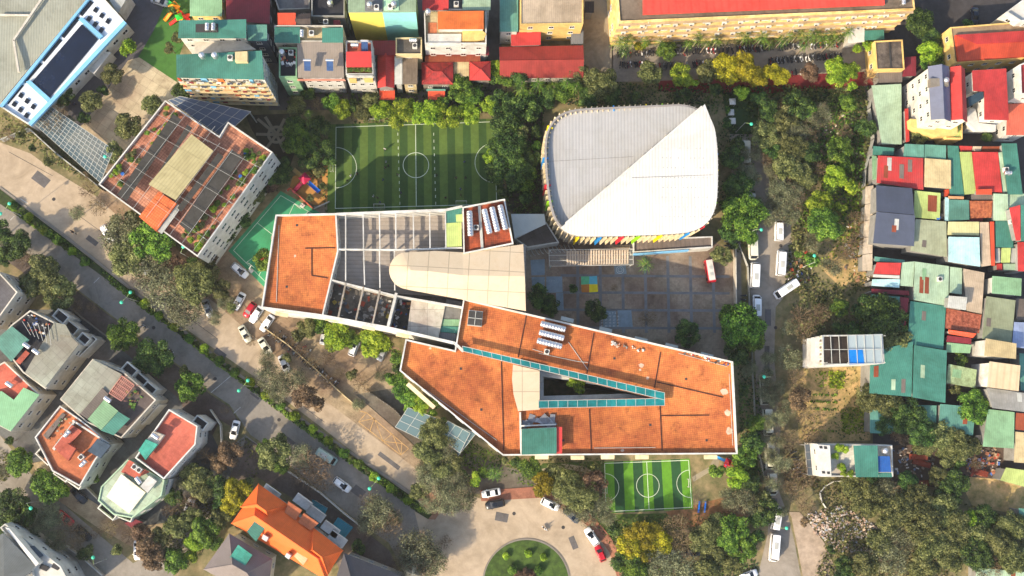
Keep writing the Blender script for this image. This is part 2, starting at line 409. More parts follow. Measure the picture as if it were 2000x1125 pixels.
def mk_solar():
    r=thing('solar_water_heater','','solar heater'); b=MB()
    b.face([(-.75,-1,.35),(.75,-1,.35),(.75,1,1.15),(-.75,1,1.15)]); b.face([(-.75,1,1.07),(.75,1,1.07),(.75,-1,.27),(-.75,-1,.27)])
    for x in(-.75,.75): b.face([(x,-1,.27),(x,-1,.35),(x,1,1.15),(x,1,1.07)])
    b.build('collector_panel',mat('solar_blue',(52,82,128),.25,.2,3,'slab',.24,stain=0,spec=.6),r)
    t=MB(); t.tube((-.9,1.15,1.35),(.9,1.15,1.35),.26,0,12); t.build('tank_body',M_STEEL,r,smooth=False)
    s=MB()
    for x in(-.7,.7): s.tube((x,1.1,0),(x,1.1,1.15),.03,0,5); s.tube((x,-1,0),(x,-1,.3),.03,0,5)
    s.build('stand',flat('ltgrey'),r); return r
# ---------------- trees ----------------
LM=dict(f=leafmat('blossom_orange',(120,60,20),(214,88,30),(236,120,60)),d=leafmat('leaves_dark',(24,42,20),(54,82,34),(116,140,62)),
 g=leafmat('leaves_green',(30,52,18),(78,112,34),(144,170,62)),
 y=leafmat('leaves_yellow_green',(54,82,16),(122,150,34),(182,196,62)),
 o=leafmat('leaves_olive',(44,54,28),(94,100,52),(152,152,94)),
 s=leafmat('leaves_sparse',(68,72,52),(114,118,84),(164,164,124)),
 r=leafmat('leaves_russet',(58,46,34),(108,86,64),(158,130,98)),
 Y=leafmat('leaves_gold',(84,82,14),(138,130,24),(188,172,40)),
 p=leafmat('palm_fronds',(30,56,20),(80,116,34),(150,176,62)),
 b=leafmat('leaves_dry',(70,56,38),(112,94,66),(152,134,98)))
def leaf_mesh(key,seed,lobes,nl,size,flatten=.75,inner=.25,sz=1.0,spread=.66,upb=.35,lrr=(.26,.46)):
    """unit crown: many folded leaf clumps on and inside a cluster of lobes"""
    rg=np.random.default_rng(seed)
    lc=[];lr=[]
    for i in range(lobes):
        a=rg.uniform(0,2*math.pi); rr=spread*math.sqrt(rg.uniform(.02,1)); z=rg.uniform(-.22,.62)*(1.12-rr)
        lc.append((rr*math.cos(a),rr*math.sin(a),z)); lr.append(rg.uniform(*lrr)*(1.1-.25*rr))
    lc=np.array(lc);lr=np.array(lr); wgt=lr**2/np.sum(lr**2)
    idx=rg.choice(lobes,nl,p=wgt); d=rg.normal(size=(nl,3)); d[:,2]+=upb; d/=np.linalg.norm(d,axis=1)[:,None]
    rad=lr[idx]*(1-inner*rg.random(nl)**2*2)*(1+.10*rg.normal(size=nl)); c=lc[idx]+d*rad[:,None]; c[:,2]*=flatten
    nrm=d+rg.normal(size=(nl,3))*.55; nrm[:,2]+=.6; nrm/=np.linalg.norm(nrm,axis=1)[:,None]
    t=np.cross(nrm,rg.normal(size=(nl,3))); t/=np.linalg.norm(t,axis=1)[:,None]; b=np.cross(nrm,t)
    s=size*rg.uniform(.55,1.35,nl)[:,None]; ln=s*rg.uniform(.9,1.5,nl)[:,None]
    p0=c-t*ln*.5;p1=c+b*s*.42+nrm*s*.12;p2=c+t*ln*.5;p3=c-b*s*.42+nrm*s*.12
    V=np.stack([p0,p1,p2,p3],1).reshape(-1,3).astype(np.float32)
    me=bpy.data.meshes.new(key); me.vertices.add(4*nl); me.vertices.foreach_set('co',V.ravel())
    me.loops.add(4*nl); me.loops.foreach_set('vertex_index',np.arange(4*nl,dtype=np.int32))
    me.polygons.add(nl); me.polygons.foreach_set('loop_start',np.arange(0,4*nl,4,dtype=np.int32)); me.polygons.foreach_set('loop_total',np.full(nl,4,dtype=np.int32))
    me.materials.append(LM['g']); me.update(); me.validate(); return me
def trunk_mesh(key,seed,bare=False,nb=6,depth=2,lean=.1):
    rg=random.Random(seed); b=MB()
    def br(p,d,l,r,k):
        q=p+d*l; b.tube(p,q,r,0,6 if k>1 else 4,r*.62,False)
        if k==0: return
        for j in range(3 if bare else 2):
            nd=(d+Vector((rg.uniform(-1,1),rg.uniform(-1,1),rg.uniform(-.25,.5)))*.75).normalized(); br(q,nd,l*rg.uniform(.6,.85),r*.6,k-1)
    z=Vector((0,0,0)); t=Vector((rg.uniform(-lean,lean),rg.uniform(-lean,lean),-.95)); top=Vector((0,0,-.35))
    base=Vector((t.x,t.y,-1.35)); b.tube(base,top,.055,0,7,.04,False)
    for i in range(nb):
        a=2*math.pi*(i+rg.random()*.6)/nb; d=Vector((math.cos(a),math.sin(a),rg.uniform(.35,.9))).normalized()
        br(top+Vector((0,0,rg.uniform(-.2,0))),d,.34 if not bare else .4,.03,depth)
    return b.mesh(key,M_BARK,(0,0,0))
CR={}
for i in range(4):
    CR['big%d'%i]=leaf_mesh('crown',10+i,44,9500,.062,lrr=(.17,.30),inner=.12)
    CR['med%d'%i]=leaf_mesh('crown',30+i,24,4800,.085,lrr=(.20,.36),inner=.12)
    CR['small%d'%i]=leaf_mesh('crown',50+i,8,1300,.15,spread=.5)
    CR['sparse%d'%i]=leaf_mesh('crown',70+i,34,4600,.058,inner=.9,spread=.78,flatten=.6)
    CR['bare%d'%i]=leaf_mesh('crown',90+i,26,900,.05,inner=.9,spread=.8,flatten=.6)
    CR['ball%d'%i]=leaf_mesh('crown',110+i,1,1,.1)
for i in range(2):   # clipped round crowns
    rg=np.random.default_rng(130+i)
    CR['ball%d'%i]=leaf_mesh('crown',140+i,14,2600,.12,spread=.42,flatten=.95,inner=.15)
TR={('n',i):trunk_mesh('trunk',200+i) for i in range(3)}
TR.update({('b',i):trunk_mesh('trunk',220+i,True,7,3) for i in range(4)})
LOOK=dict(f=('orange flowering','flowering_tree'),d=('dense dark green','broadleaf_tree'),g=('leafy mid green','broadleaf_tree'),y=('bright yellow-green','broadleaf_tree'),o=('dull olive green','broadleaf_tree'),
 s=('thin grey-green','sparse_tree'),b=('nearly bare brown','bare_tree'),r=('russet brown','broadleaf_tree'),Y=('golden yellow','broadleaf_tree'),p=('feathery','palm_tree'))
TREES=[]
def ordinals(rows,fmt,fmt1):
    """rows: (x, obj, key...) -> labels that count from the left among look-alikes"""
    pass
ORD=['first','second','third','fourth','fifth','sixth','seventh','eighth','ninth','tenth','eleventh','twelfth','thirteenth','fourteenth','fifteenth','sixteenth','seventeenth','eighteenth','nineteenth','twentieth','twenty-first','twenty-second','twenty-third','twenty-fourth','twenty-fifth']
_lab={}
def later(o,px,py,what,where): _lab.setdefault((what,where),[]).append((px,py,o))
def finish_labels():
    for (what,where),v in _lab.items():
        if len(v)==1: v[0][2]['label']='lone %s %s'%(what,where); continue
        xs=[q[0] for q in v]; ys=[q[1] for q in v]; hor=max(xs)-min(xs)>=max(ys)-min(ys)
        v.sort(key=lambda q:q[0] if hor else q[1])
        for i,q in enumerate(v):
            n=len(v)
            if n<=8 or i<n/2: q[2]['label']='%s %s from the %s, %s'%(what,ORD[min(i,24)],'left' if hor else 'top',where)
            else: q[2]['label']='%s %s from the %s, %s'%(what,ORD[min(n-1-i,24)],'right' if hor else 'bottom',where)
def tree(px,py,rp,ty,where,h=None):
    r=rp/8.3; 
    if ty=='p': return palm(px,py,rp,where)
    zt=h or min(11,max(3.2,2.3+r*1.25)); 
    zcn=zt-r*.55 if zt-r*.55>r*.5 else r*.6+.4
    c=W(px,py,zcn); k=R.randrange(4)
    kind={'s':'sparse','b':'bare'}.get(ty) or ('big' if r>3.6 else 'med' if r>2.1 else 'small')
    root=thing(LOOK[ty][1],'','tree',(c.x,c.y,0),R.uniform(0,6.28))
    me=CR[kind+str(k)]; o=bpy.data.objects.new('crown',me); sc.collection.objects.link(o); o.parent=root; o.location=(0,0,zcn)
    s=r*(1.16 if ty in 'sb' else 1.25); o.scale=(s*R.uniform(.92,1.1),s*R.uniform(.92,1.1),s*R.uniform(.8,1.05))
    o.material_slots[0].link='OBJECT'; o.material_slots[0].material=LM[ty]
    tm=TR[('b',k)] if ty in'bs' else TR[('n',k%3)]
    t=bpy.data.objects.new('trunk',tm); sc.collection.objects.link(t); t.parent=root; t.location=(0,0,zcn); t.scale=(s,s,zcn/1.35)
    root['group']='trees '+where; later(root,px,py,LOOK[ty][0]+' tree',where); return root
def frond_mesh():
    b=MB(); rg=random.Random(3)
    for i in range(15):
        a=2*math.pi*i/15+rg.uniform(-.15,.15); el=rg.uniform(.15,.8); prev=None; ca,sa=math.cos(a),math.sin(a); n=9; L=1.0
        for j in range(n+1):
            t=j/n; rr=L*t*(.95); z=el*t-1.15*t*t*.8; p=Vector((ca*rr,sa*rr,z)); w_=.12*math.sin(math.pi*min(1,t*.9+.08))+.01
            if prev is not None and j%1==0:
                pp,pw_=prev; side=Vector((-sa,ca,0))
                for sgn in(-1,1):
                    q=pp+side*sgn*w_*1.3+Vector((ca,sa,0))*.05-Vector((0,0,.05))
                    b.face([pp,(pp+p)/2,q]); 
                b.face([pp-side*.012,pp+side*.012,p])
            prev=(p,w_)
    m=b.mesh('fronds',LM['p']); return m
def palm(px,py,rp,where,h=7.5):
    r=rp/8.3*1.35; c=W(px,py,h); root=thing('palm_tree','','palm tree',(c.x,c.y,0),R.uniform(0,6.28))
    if 'fr' not in CR:
        CR['fr']=frond_mesh(); b=MB(); b.lathe([(.16,0),(.11,.2),(.10,1.0)],n=7); CR['pt']=b.mesh('trunk',mat('palm_bark',(140,126,104),.9,.2,4))
    o=bpy.data.objects.new('crown',CR['fr']); sc.collection.objects.link(o); o.parent=root; o.location=(0,0,h); o.scale=(r*1.15,)*3
    t=bpy.data.objects.new('trunk',CR['pt']); sc.collection.objects.link(t); t.parent=root; t.scale=(1.2,1.2,h+.1)
    root['group']='palm trees '+where; later(root,px,py,'arching palm tree',where); return root
def bush(px,py,rp,ty,where,name='round_bush',cat='bush',hz=None,kind='ball'):
    r=rp/8.3; c=W(px,py,r*.8); root=thing(name,'',cat,(c.x,c.y,0),R.uniform(0,6.28))
    o=bpy.data.objects.new('foliage',CR[kind+str(R.randrange(2))]); sc.collection.objects.link(o); o.parent=root; o.location=(0,0,r*.75); o.scale=(r*1.5,r*1.5,r*1.35)
    o.material_slots[0].link='OBJECT'; o.material_slots[0].material=LM[ty]
    t=bpy.data.objects.new('stem',TR[('n',0)]); sc.collection.objects.link(t); t.parent=root; t.location=(0,0,r*.75); t.scale=(r*.9,r*.9,r*.75/1.35)
    root['group']='bushes '+where
    later(root,px,py,{'y':'bright green','g':'mid green','d':'dark green','r':'dark red','o':'olive','Y':'golden'}[ty]+' '+('clipped bush' if name=='round_bush' else 'bush'),where); return root
def undergrowth(px,ty,name,label,dens=5,hmax=.9,size=.42,seed=1,z=0.0):
    """low ground cover nobody could count, one mesh of small leaves"""
    p=P(px,0); rg=np.random.default_rng(seed); xs=[q[0] for q in p]; ys=[q[1] for q in p]
    A=abs(area(p)); n=int(A*dens*(max(xs)-min(xs))*(max(ys)-min(ys))/max(A,1)); n=min(n,700000)
    X=rg.uniform(min(xs),max(xs),n); Y=rg.uniform(min(ys),max(ys),n); inside=np.zeros(n,bool); j=len(p)-1
    for i in range(len(p)):
        xi,yi=p[i];xj,yj=p[j]; cond=((yi>Y)!=(yj>Y))&(X<(xj-xi)*(Y-yi)/((yj-yi) or 1e-9)+xi); inside^=cond; j=i
    ph=np.sin(X*.31+seed)+np.sin(Y*.37-seed)+np.sin((X+Y)*.13)+rg.normal(size=n)*.55; keep=inside&(ph>-1.1)
    X=X[keep];Y=Y[keep];ph=ph[keep]; n=len(X); Z=z+hmax*np.clip((ph+1.1)/3.2,0.05,1)*rg.uniform(.3,1,n)
    c=np.stack([X,Y,Z],1); nrm=rg.normal(size=(n,3))*.5; nrm[:,2]+=1; nrm/=np.linalg.norm(nrm,axis=1)[:,None]
    t=np.cross(nrm,rg.normal(size=(n,3))); t/=np.linalg.norm(t,axis=1)[:,None]; b=np.cross(nrm,t); s=size*rg.uniform(.5,1.4,n)[:,None]
    V=np.stack([c-t*s*.6,c+b*s*.4+nrm*s*.1,c+t*s*.6,c-b*s*.4+nrm*s*.1],1).reshape(-1,3)
    me=bpy.data.meshes.new(name); me.vertices.add(4*n); me.vertices.foreach_set('co',V.astype(np.float32).ravel())
    me.loops.add(4*n); me.loops.foreach_set('vertex_index',np.arange(4*n,dtype=np.int32)); me.polygons.add(n)
    me.polygons.foreach_set('loop_start',np.arange(0,4*n,4,dtype=np.int32)); me.polygons.foreach_set('loop_total',np.full(n,4,dtype=np.int32))
    me.materials.append(LM[ty]); me.update(); o=bpy.data.objects.new(name,me); sc.collection.objects.link(o); tag(o,label,'undergrowth',None,'stuff'); return o
# ---------------- vehicles ----------------
def paint(c):
    if c in _m: return _m[c]
    col=dict(white=(232,232,230),silver=(160,162,162),black=(26,27,30),red=(176,18,34),grey=(78,80,84),navy=(26,34,52),cream=(206,204,184),palegreen=(150,170,158))[c]
    m=mat('car_paint_'+c,col,.28,.03,1,stain=.04,spec=.6,bump=0,metal=.3 if c in('silver','grey') else 0); _m[c]=m; return m
def loft(b,secs,mi=0):
    """secs: list of (x, [(y,z)...]) half profiles from bottom to top; mirrored"""
    pr=None
    for x,hp in secs:
        full=[(y,z) for y,z in hp]+[(-y,z) for y,z in reversed(hp)]; i=len(b.V); b.V+=[(x,y,z) for y,z in full]; n=len(full)
        if pr is not None:
            for k in range(n): l=(k+1)%n; b.F.append([pr+k,i+k,i+l,pr+l]); b.M.append(mi)
        else: b.F.append([i+k for k in range(n)]); b.M.append(mi)
        pr=i
    b.F.append([pr+k for k in reversed(range(n))]); b.M.append(mi)
def mk_car(kind):
    L,Wd,Ht,zs={'sedan':(4.5,1.78,1.46,.92),'suv':(4.6,1.86,1.72,1.08),'hatch':(4.0,1.72,1.52,.95),'van':(5.4,1.95,2.25,1.15),'minibus':(6.4,2.1,2.6,1.2)}[kind]
    h=Wd/2; f=L/2; b=MB()
    def sec(x,wy,zb,zt): return (x,[(wy*.86,zb),(wy,zb+.12),(wy*1.0,zt*.62),(wy*.97,zt-.08),(wy*.84,zt)])
    if kind in('van','minibus'):
        hd=zs+.05
        loft(b,[sec(-f,h*.93,.42,zs+.1),sec(-f+.15,h,.25,zs+.12),sec(f-1.0,h,.25,zs+.1),sec(f-.35,h*.95,.28,hd-.1),sec(f,h*.74,.38,.72)])
    else:
        loft(b,[sec(-f,h*.78,.42,zs-.12),sec(-f+.22,h*.94,.25,zs-.02),sec(-f+1,h,.22,zs+.02),sec(0,h,.22,zs+.03),sec(f-1.2,h,.22,zs-.02),sec(f-.45,h*.93,.24,zs-.14),sec(f-.08,h*.76,.3,zs-.3),sec(f,h*.6,.42,zs-.4)])
    r=thing('parked_car','','car'); b.build('body',paint('white'),r,smooth=True)
    # greenhouse: dark glass with painted roof panel above
    xb,xf,tb,tf={'sedan':(-f+.62,f-1.15,-f+1.35,f-2.1),'suv':(-f+.15,f-1.15,-f+.5,f-1.95),'hatch':(-f+.15,f-1.0,-f+.6,f-1.75),'van':(-f+.03,f-.45,-f+.15,f-1.15),'minibus':(-f+.03,f-.25,-f+.12,f-.8)}[kind]
    y0,y1=h*.86,h*.68 if kind not in('van','minibus') else h*.86; zz=Ht-.07
    g=MB(); A=[(xb,-y0,zs),(xf,-y0*.9,zs),(xf,y0*.9,zs),(xb,y0,zs)]; T=[(tb,-y1,zz),(tf,-y1,zz),(tf,y1,zz),(tb,y1,zz)]
    for k in range(4): l=(k+1)%4; g.face([A[k],A[l],T[l],T[k]])
    g.face(T); g.build('windows',M_DARKGLASS,r)
    t=MB(); loft(t,[(tb-.05,[(y1*.8,zz),(y1*.8,zz+.02)]),(tb+.1,[(y1+.02,zz-.02),(y1*.9,zz+.06)]),((tb+tf)/2,[(y1+.03,zz-.02),(y1*.9,zz+.09)]),(tf-.1,[(y1+.02,zz-.02),(y1*.88,zz+.06)]),(tf+.05,[(y1*.8,zz),(y1*.8,zz+.02)])])
    t.build('roof',paint('white'),r)
    for y in(-1,1):
        m=(xb+xf)/2-.1
        for u,v in((A[0 if y<0 else 3],T[0 if y<0 else 3]),(A[1 if y<0 else 2],T[1 if y<0 else 2]),((m,y*y0*.97,zs),(m,y*(y1+.01),zz))):
            p=MB(); p.tube(Vector(u),Vector(v),.05,0,4); p.build('pillar',paint('white'),r)
    for x in(-f+.85,f-.85):
        for y in(-1,1):
            q=MB(); q.tube((x,y*(h-.2),.33),(x,y*(h+.01),.33),.33,0,14); wl=q.build('wheel',M_TYRE,r)
            q=MB(); q.tube((x,y*(h+.01),.33),(x,y*(h+.03),.33),.2,0,10); q.build('rim',M_STEEL,wl,off=(0,0,0))
    for y in(-1,1):
        q=MB(); q.box((f-.16,y*h*.58),.22,.34,zs-.46,zs-.32); q.build('headlight',flat('ltgrey'),r)
        q=MB(); q.box((-f+.04,y*h*.66),.12,.3,zs-.3,zs-.14); q.build('tail_light',flat('darkred'),r)
        q=MB(); q.box((xf-.25,y*(h+.08)),.16,.18,zs+.0,zs+.14); q.build('wing_mirror',paint('white'),r)
    q=MB(); q.box((f-.02,0),.06,h*.9,.4,.58); q.build('grille',flat('dark'),r)
    if kind in('van','minibus'):
        q=MB(); q.box((-.6,0),1.5,.9,Ht,Ht+.1); q.build('roof_unit',flat('ltgrey'),r)
    elif kind=='suv':
        q=MB(); q.box((.2,0),1.0,.8,zz+.085,zz+.10); q.build('sunroof',M_DARKGLASS,r)
    return r
def car(px,py,dx,dy,kind,col,where,verb=''):
    c=W(px,py,1.0); pm=paint(col)
    nm={'van':'van','minibus':'minibus'}.get(kind,'car')
    o=place('car_'+kind,lambda:mk_car(kind),(c.x,c.y,.03),pdir(px,py,dx,dy,1),1,None,nm,'vehicles '+where,{'body':pm,'roof':pm,'wing_mirror':pm,'pillar':pm})
    o.name={'van':'parked_van','minibus':'minibus'}.get(kind,'parked_car')
    later(o,px,py,'%s %s%s'%({'cream':'dusty white','palegreen':'pale green'}.get(col,col),{'suv':'SUV','hatch':'hatchback'}.get(kind,kind),verb),where); return o
def mk_moto():
    b=MB()
    def wheel(x):
        for k in range(10):
            a,c=2*math.pi*k/10,2*math.pi*(k+1)/10; b.tube((x+.25*math.cos(a),0,.27+.25*math.sin(a)),(x+.25*math.cos(c),0,.27+.25*math.sin(c)),.055,1,4,cap=False)
    wheel(-.6);wheel(.62)
    loft(b,[(-.95,[(.06,.62),(.05,.7)]),(-.7,[(.13,.5),(.12,.78)]),(-.2,[(.15,.3),(.13,.76)]),(.1,[(.16,.25),(.12,.5)]),(.3,[(.19,.25),(.15,.55)]),(.45,[(.2,.4),(.15,.95)]),(.6,[(.09,.6),(.06,.98)])],0)
    loft(b,[(-.75,[(.12,.77),(.1,.84)]),(-.3,[(.15,.76),(.13,.84)]),(0,[(.1,.7),(.08,.78)])],2)
    b.tube((.42,-.36,1.02),(.42,.36,1.02),.03,2,5); b.tube((.5,0,.95),(.63,0,.3),.045,2,5)
    b.box((.52,0),.12,.2,.85,1.0,0,3)
    for y in(-.3,.3): b.box((.38,y),.03,.12,1.1,1.2,0,2)
    return b.mesh('motorbike',[paint('black'),M_TYRE,flat('dark'),flat('ltgrey')])
MOTO={}
def motobody(col):
    if not MOTO: MOTO['m']=mk_moto()
    return MOTO['m']
def moto(p,rz,col,label,group,z=.01):
    o=bpy.data.objects.new('motorbike',motobody(col)); sc.collection.objects.link(o); o.location=(p[0],p[1],z); o.rotation_euler=(0,0,rz)
    o.material_slots[0].link='OBJECT'; o.material_slots[0].material=paint(col); tag(o,label,'motorbike',group); return o
# ---------------- people ----------------
PM={}
def skin_person(pose):
    if pose in PM: return PM[pose]
    # joints: pelvis, chest, neck, head, arms, legs
    st={'stand':((.02,.10,-.02),(.02,-.10,-.02),.0),'run':((.28,.11,.0),(-.30,-.10,.12),.0),'walk':((.18,.10,0),(-.18,-.10,.0),.0)}
    J=[(0,0,.95),(0,0,1.15),(0,0,1.38),(0,0,1.50),(0,0,1.62),(0,0,1.74)]; Rr=[.15,.14,.16,.06,.10,.06]; E=[(0,1),(1,2),(2,3),(3,4),(4,5)]
    def add(p,r,par): J.append(p);Rr.append(r);E.append((par,len(J)-1)); return len(J)-1
    if pose=='ride':
        J=[(0,0,.90),(.03,0,1.08),(.10,0,1.28),(.14,0,1.40),(.16,0,1.52),(.16,0,1.64)]
        for s in(-1,1):
            a=add((.10,s*.2,1.28),.07,2); a=add((.26,s*.27,1.08),.05,a); a=add((.42,s*.28,1.04),.04,a)
            a=add((.05,s*.13,.84),.10,0); a=add((.38,s*.16,.72),.075,a); a=add((.30,s*.17,.34),.05,a); add((.42,s*.17,.30),.045,a)
    else:
        fx=st[pose][0];bx=st[pose][1]
        for s,q in((1,fx),(-1,bx)):
            a=add((0,s*.2,1.38),.07,2); a=add((-q[0]*.6,s*.26,1.12),.05,a); add((-q[0]*.6+.12,s*.25,.88),.04,a)
            a=add((0,s*.1,.86),.10,0); a=add((q[0]*.7+.05,s*.11,.5),.075,a); a=add((q[0],s*.11,.1+abs(q[2])),.05,a); add((q[0]+.15,s*.11,.05+abs(q[2])),.045,a)
    me=bpy.data.meshes.new('body'); me.from_pydata(J,E,[]); o=bpy.data.objects.new('body',me); sc.collection.objects.link(o)
    m=o.modifiers.new('s','SKIN'); sv=me.skin_vertices[0].data
    for i,r in enumerate(Rr): sv[i].radius=(r,r)
    sv[0].use_root=True
    u=o.modifiers.new('u','SUBSURF'); u.levels=1;u.render_levels=1
    dg=bpy.context.evaluated_depsgraph_get(); dg.update(); me2=bpy.data.meshes.new_from_object(o.evaluated_get(dg)); bpy.data.objects.remove(o)
    for m_ in('skin','shirt','trousers'): me2.materials.append(PMAT[m_])
    for f in me2.polygons:
        z=f.center.z; y=abs(f.center.y); lo=.84 if pose!='ride' else .88; hi=1.46 if pose!='ride' else 1.36
        f.material_index=2 if (z<lo and y<.21) else 1 if z<hi and (y<.24 or z>1.15) else 0
        f.use_smooth=True
    me2.name='body'; h=MB(); hx=.16 if pose=='ride' else 0; hz=1.58 if pose=='ride' else 1.68
    h.lathe([(.105,-.03),(.118,.02),(.10,.09),(.05,.125)],(hx-.01,0,hz),0,10)
    PM[pose]=(me2,h.mesh('hair',PMAT['hair'])); return PM[pose]
PMAT=dict(skin=mat('skin',(190,140,110),.6,.03),shirt=mat('shirt_white',(225,225,225),.8),trousers=mat('trousers_dark',(30,34,48),.8),hair=mat('hair',(18,15,14),.5))
SH={'white':PMAT['shirt'],'blue':mat('shirt_blue',(40,70,130),.8),'red':mat('shirt_red',(170,40,40),.8),'black':mat('shirt_black',(28,28,32),.8),'yellow':mat('shirt_yellow',(200,180,40),.8)}
def person(loc,rz,pose,shirt,label,group=None):
    b,h=skin_person(pose); o=bpy.data.objects.new('person',b); sc.collection.objects.link(o); o.location=loc; o.rotation_euler=(0,0,rz)
    o.material_slots[1].link='OBJECT'; o.material_slots[1].material=SH[shirt]
    q=bpy.data.objects.new('hair',h); sc.collection.objects.link(q); q.parent=o; tag(o,label,'person',group); return o
def mk_lamp(double):
    r=thing('street_lamp','','street lamp'); b=MB(); b.lathe([(.16,0),(.14,.5),(.08,.6),(.05,8.6)],n=8); b.build('pole',flat('ltgrey'),r)
    em=mat('lamp_globe_teal',(70,205,165),.4,.03)
    for s in((-1,1) if double else(1,)):
        a=MB(); 
        pts=[(0,0,8.3),(s*.5,0,8.7),(s*1.3,0,8.75)]
        for u,v in zip(pts,pts[1:]): a.tube(u,v,.05,0,6)
        a.build('arm',mat('lamp_arm',(150,175,110),.6),r)
        g=MB(); g.lathe([(.12,-.3),(.36,-.16),(.42,0),(.36,.14),(.16,.26),(.02,.3)],(s*1.5,0,8.75),0,12); g.build('lamp_head',em,r,smooth=True)
    return r
# ================= ground =================
M_G=mat('ground_soil',(132,116,86),.95,.25,.35,col2=(88,92,56),stain=.35)
M_SOIL=mat('soil_brown',(196,160,112),.95,.2,.5,col2=(132,126,72),stain=.3)
M_GRASS=mat('lawn',(74,96,38),.95,.2,.8,col2=(52,70,30),stain=.35)
M_DKSOIL=mat('dark_soil',(70,64,50),.95,.3,.7)
M_PAVE_CREAM=mat('paving_cream',(176,162,136),.85,.10,.5,'slab',1.1,stain=.3)
M_PAVE_BEIGE=mat('paving_beige',(170,148,118),.88,.12,.6,'pave',.5,stain=.32)
M_PAVE_DK=mat('paving_brown',(110,96,86),.88,.14,.6,'pave',.4,stain=.35)
M_PAVE_GREY=mat('paving_grey',(106,106,104),.88,.10,.6,'slab',.7,stain=.3)
M_COURT=mat('courtyard_paving',(146,130,112),.85,.14,.4,'slab',.45,stain=.35)
M_AS2=mat('asphalt_dark',(82,80,84),.9,.10,.8,stain=.25)
M_ASW=mat('asphalt_warm',(170,152,128),.9,.10,.5,stain=.28)
b=MB(); b.sheet([(-420,-420),(420,-420),(420,420),(-420,420)],0); g=b.build('ground',M_G,off=(0,0,0)); g['kind']='structure'
L1,L2,L3,L4=.004,.008,.012,.016
struct('road',[(-140,250),(0,372),(130,470),(240,560),(449,728),(600,838),(808,988),(860,1035),(900,1080),(940,1130),(960,1300),(880,1300),(760,1060),(700,1020),(625,958),(562,905),(520,870),(490,850),(473,826),(448,790),(410,765),(365,725),(250,640),(155,568),(0,455),(-140,360)],L1,M_AS,ang=-.62)
struct('road',[(-140,140),(0,278),(60,300),(100,330),(190,385),(345,530),(430,600),(545,700),(637,784),(715,842),(813,916),(870,965),(900,1010),(850,1010),(808,975),(635,840),(500,738),(260,570),(0,380),(-140,270)],L2,M_ASW,ang=-.62)
struct('road',[(800,960),(880,955),(945,976),(1060,969),(1090,985),(1135,1010),(1165,1035),(1195,1075),(1210,1130),(1215,1300),(800,1300),(830,1080)],L3,M_ASW)
struct('road',[(1425,262),(1480,262),(1500,330),(1512,420),(1545,440),(1548,560),(1515,600),(1512,700),(1525,850),(1518,950),(1540,1010),(1552,1060),(1565,1130),(1565,1300),(1480,1300),(1480,1125),(1500,1040),(1498,960),(1480,850),(1475,700),(1465,560),(1465,440),(1430,350)],L1,mat('asphalt_dusty',(150,140,126),.9,.10,.6,stain=.3))
struct('pavement',[(1540,1000),(1562,1000),(1610,1060),(1640,1130),(1640,1300),(1569,1300),(1569,1130),(1556,1060),(1546,1010)],.12,mat('dirt_pavement',(160,142,122),.95,.2,.8,stain=.3),thick=.12)
struct('road',[(-100,830),(0,850),(60,925),(130,990),(200,1050),(260,1100),(300,1080),(360,1010),(400,960),(440,880),(480,850),(520,880),(470,960),(400,1050),(340,1110),(320,1300),(-100,1300)],L2,M_AS)
struct('pavement',[(60,905),(85,900),(150,960),(260,1030),(330,1020),(350,1040),(270,1075),(190,1030),(110,975)],.10,M_PAVE_BEIGE,thick=.10)
struct('kerb',[(0,372-4),(130,466),(240,554),(449,722),(600,829),(808,970),(812,966),(604,826),(453,719),(244,551),(134,463),(0,364)],.16,flat('concrete'),thick=.16)
struct('kerb',[(0,402),(130,494),(220,561),(449,734),(593,843),(808,999),(812,996),(597,840),(453,731),(224,558),(134,491),(0,398)],.16,flat('concrete'),thick=.16)
struct('median_strip',[(-140,252),(0,370),(130,468),(240,556),(449,724),(600,831),(808,972),(845,1004),(836,1014),(808,997),(593,841),(449,732),(220,559),(130,492),(0,400),(-140,290)],.13,mat('planted_soil',(58,70,34),.95,.3,1.2,col2=(40,50,26)),thick=.13)
struct('pavement',[(808,966),(838,958),(870,985),(850,1015),(836,1014),(845,1004)],.14,mat('paving_terracotta',(170,132,104),.88,.12,.8,'pave',.4),thick=.14)
# planted island of the turning circle
def disc(cx,cy,r,z,thick,m,name,n=64):
    c=W(cx,cy,z); p=[(c.x+r*math.cos(2*math.pi*k/n),c.y+r*math.sin(2*math.pi*k/n)) for k in range(n)]
    b=MB(); b.prism(p,z-thick,z); o=b.build(name,m,off=(0,0,0)); o['kind']='structure'; return p
pc=disc(1028,1140,10.3,.16,.16,flat('concrete'),'island_kerb'); disc(1028,1140,9.9,.18,.18,M_GRASS,'island_lawn')
# pavements beside the avenue
struct('pavement',[(190,385),(345,530),(430,600),(545,700),(637,784),(715,842),(813,916),(835,900),(800,862),(700,775),(660,750),(560,672),(520,640),(440,560),(360,500),(230,380),(200,365)],.12,M_PAVE_BEIGE,thick=.12,ang=-.66)
struct('paving',[(440,470),(520,520),(515,600),(780,680),(785,730),(800,790),(745,800),(700,775),(660,752),(560,674),(520,642),(440,562),(360,500),(380,470)],L2,M_PAVE_BEIGE,ang=-.66)
struct('paving',[(685,772),(775,757),(850,850),(900,880),(970,905),(1050,930),(1040,960),(940,966),(860,950),(838,900),(800,860),(700,776)],L3,mat('paving_olive',(112,104,90),.88,.10,.5,'slab',.6,stain=.3))
struct('pavement',[(938,958),(1060,950),(1110,975),(1150,1000),(1190,1045),(1230,1120),(1250,1200),(1215,1200),(1206,1130),(1190,1078),(1160,1038),(1130,1013),(1088,988),(1058,972),(940,979)],.13,mat('paving_red_tan',(165,112,88),.88,.12,.7,'pave',.4,stain=.3),thick=.13)
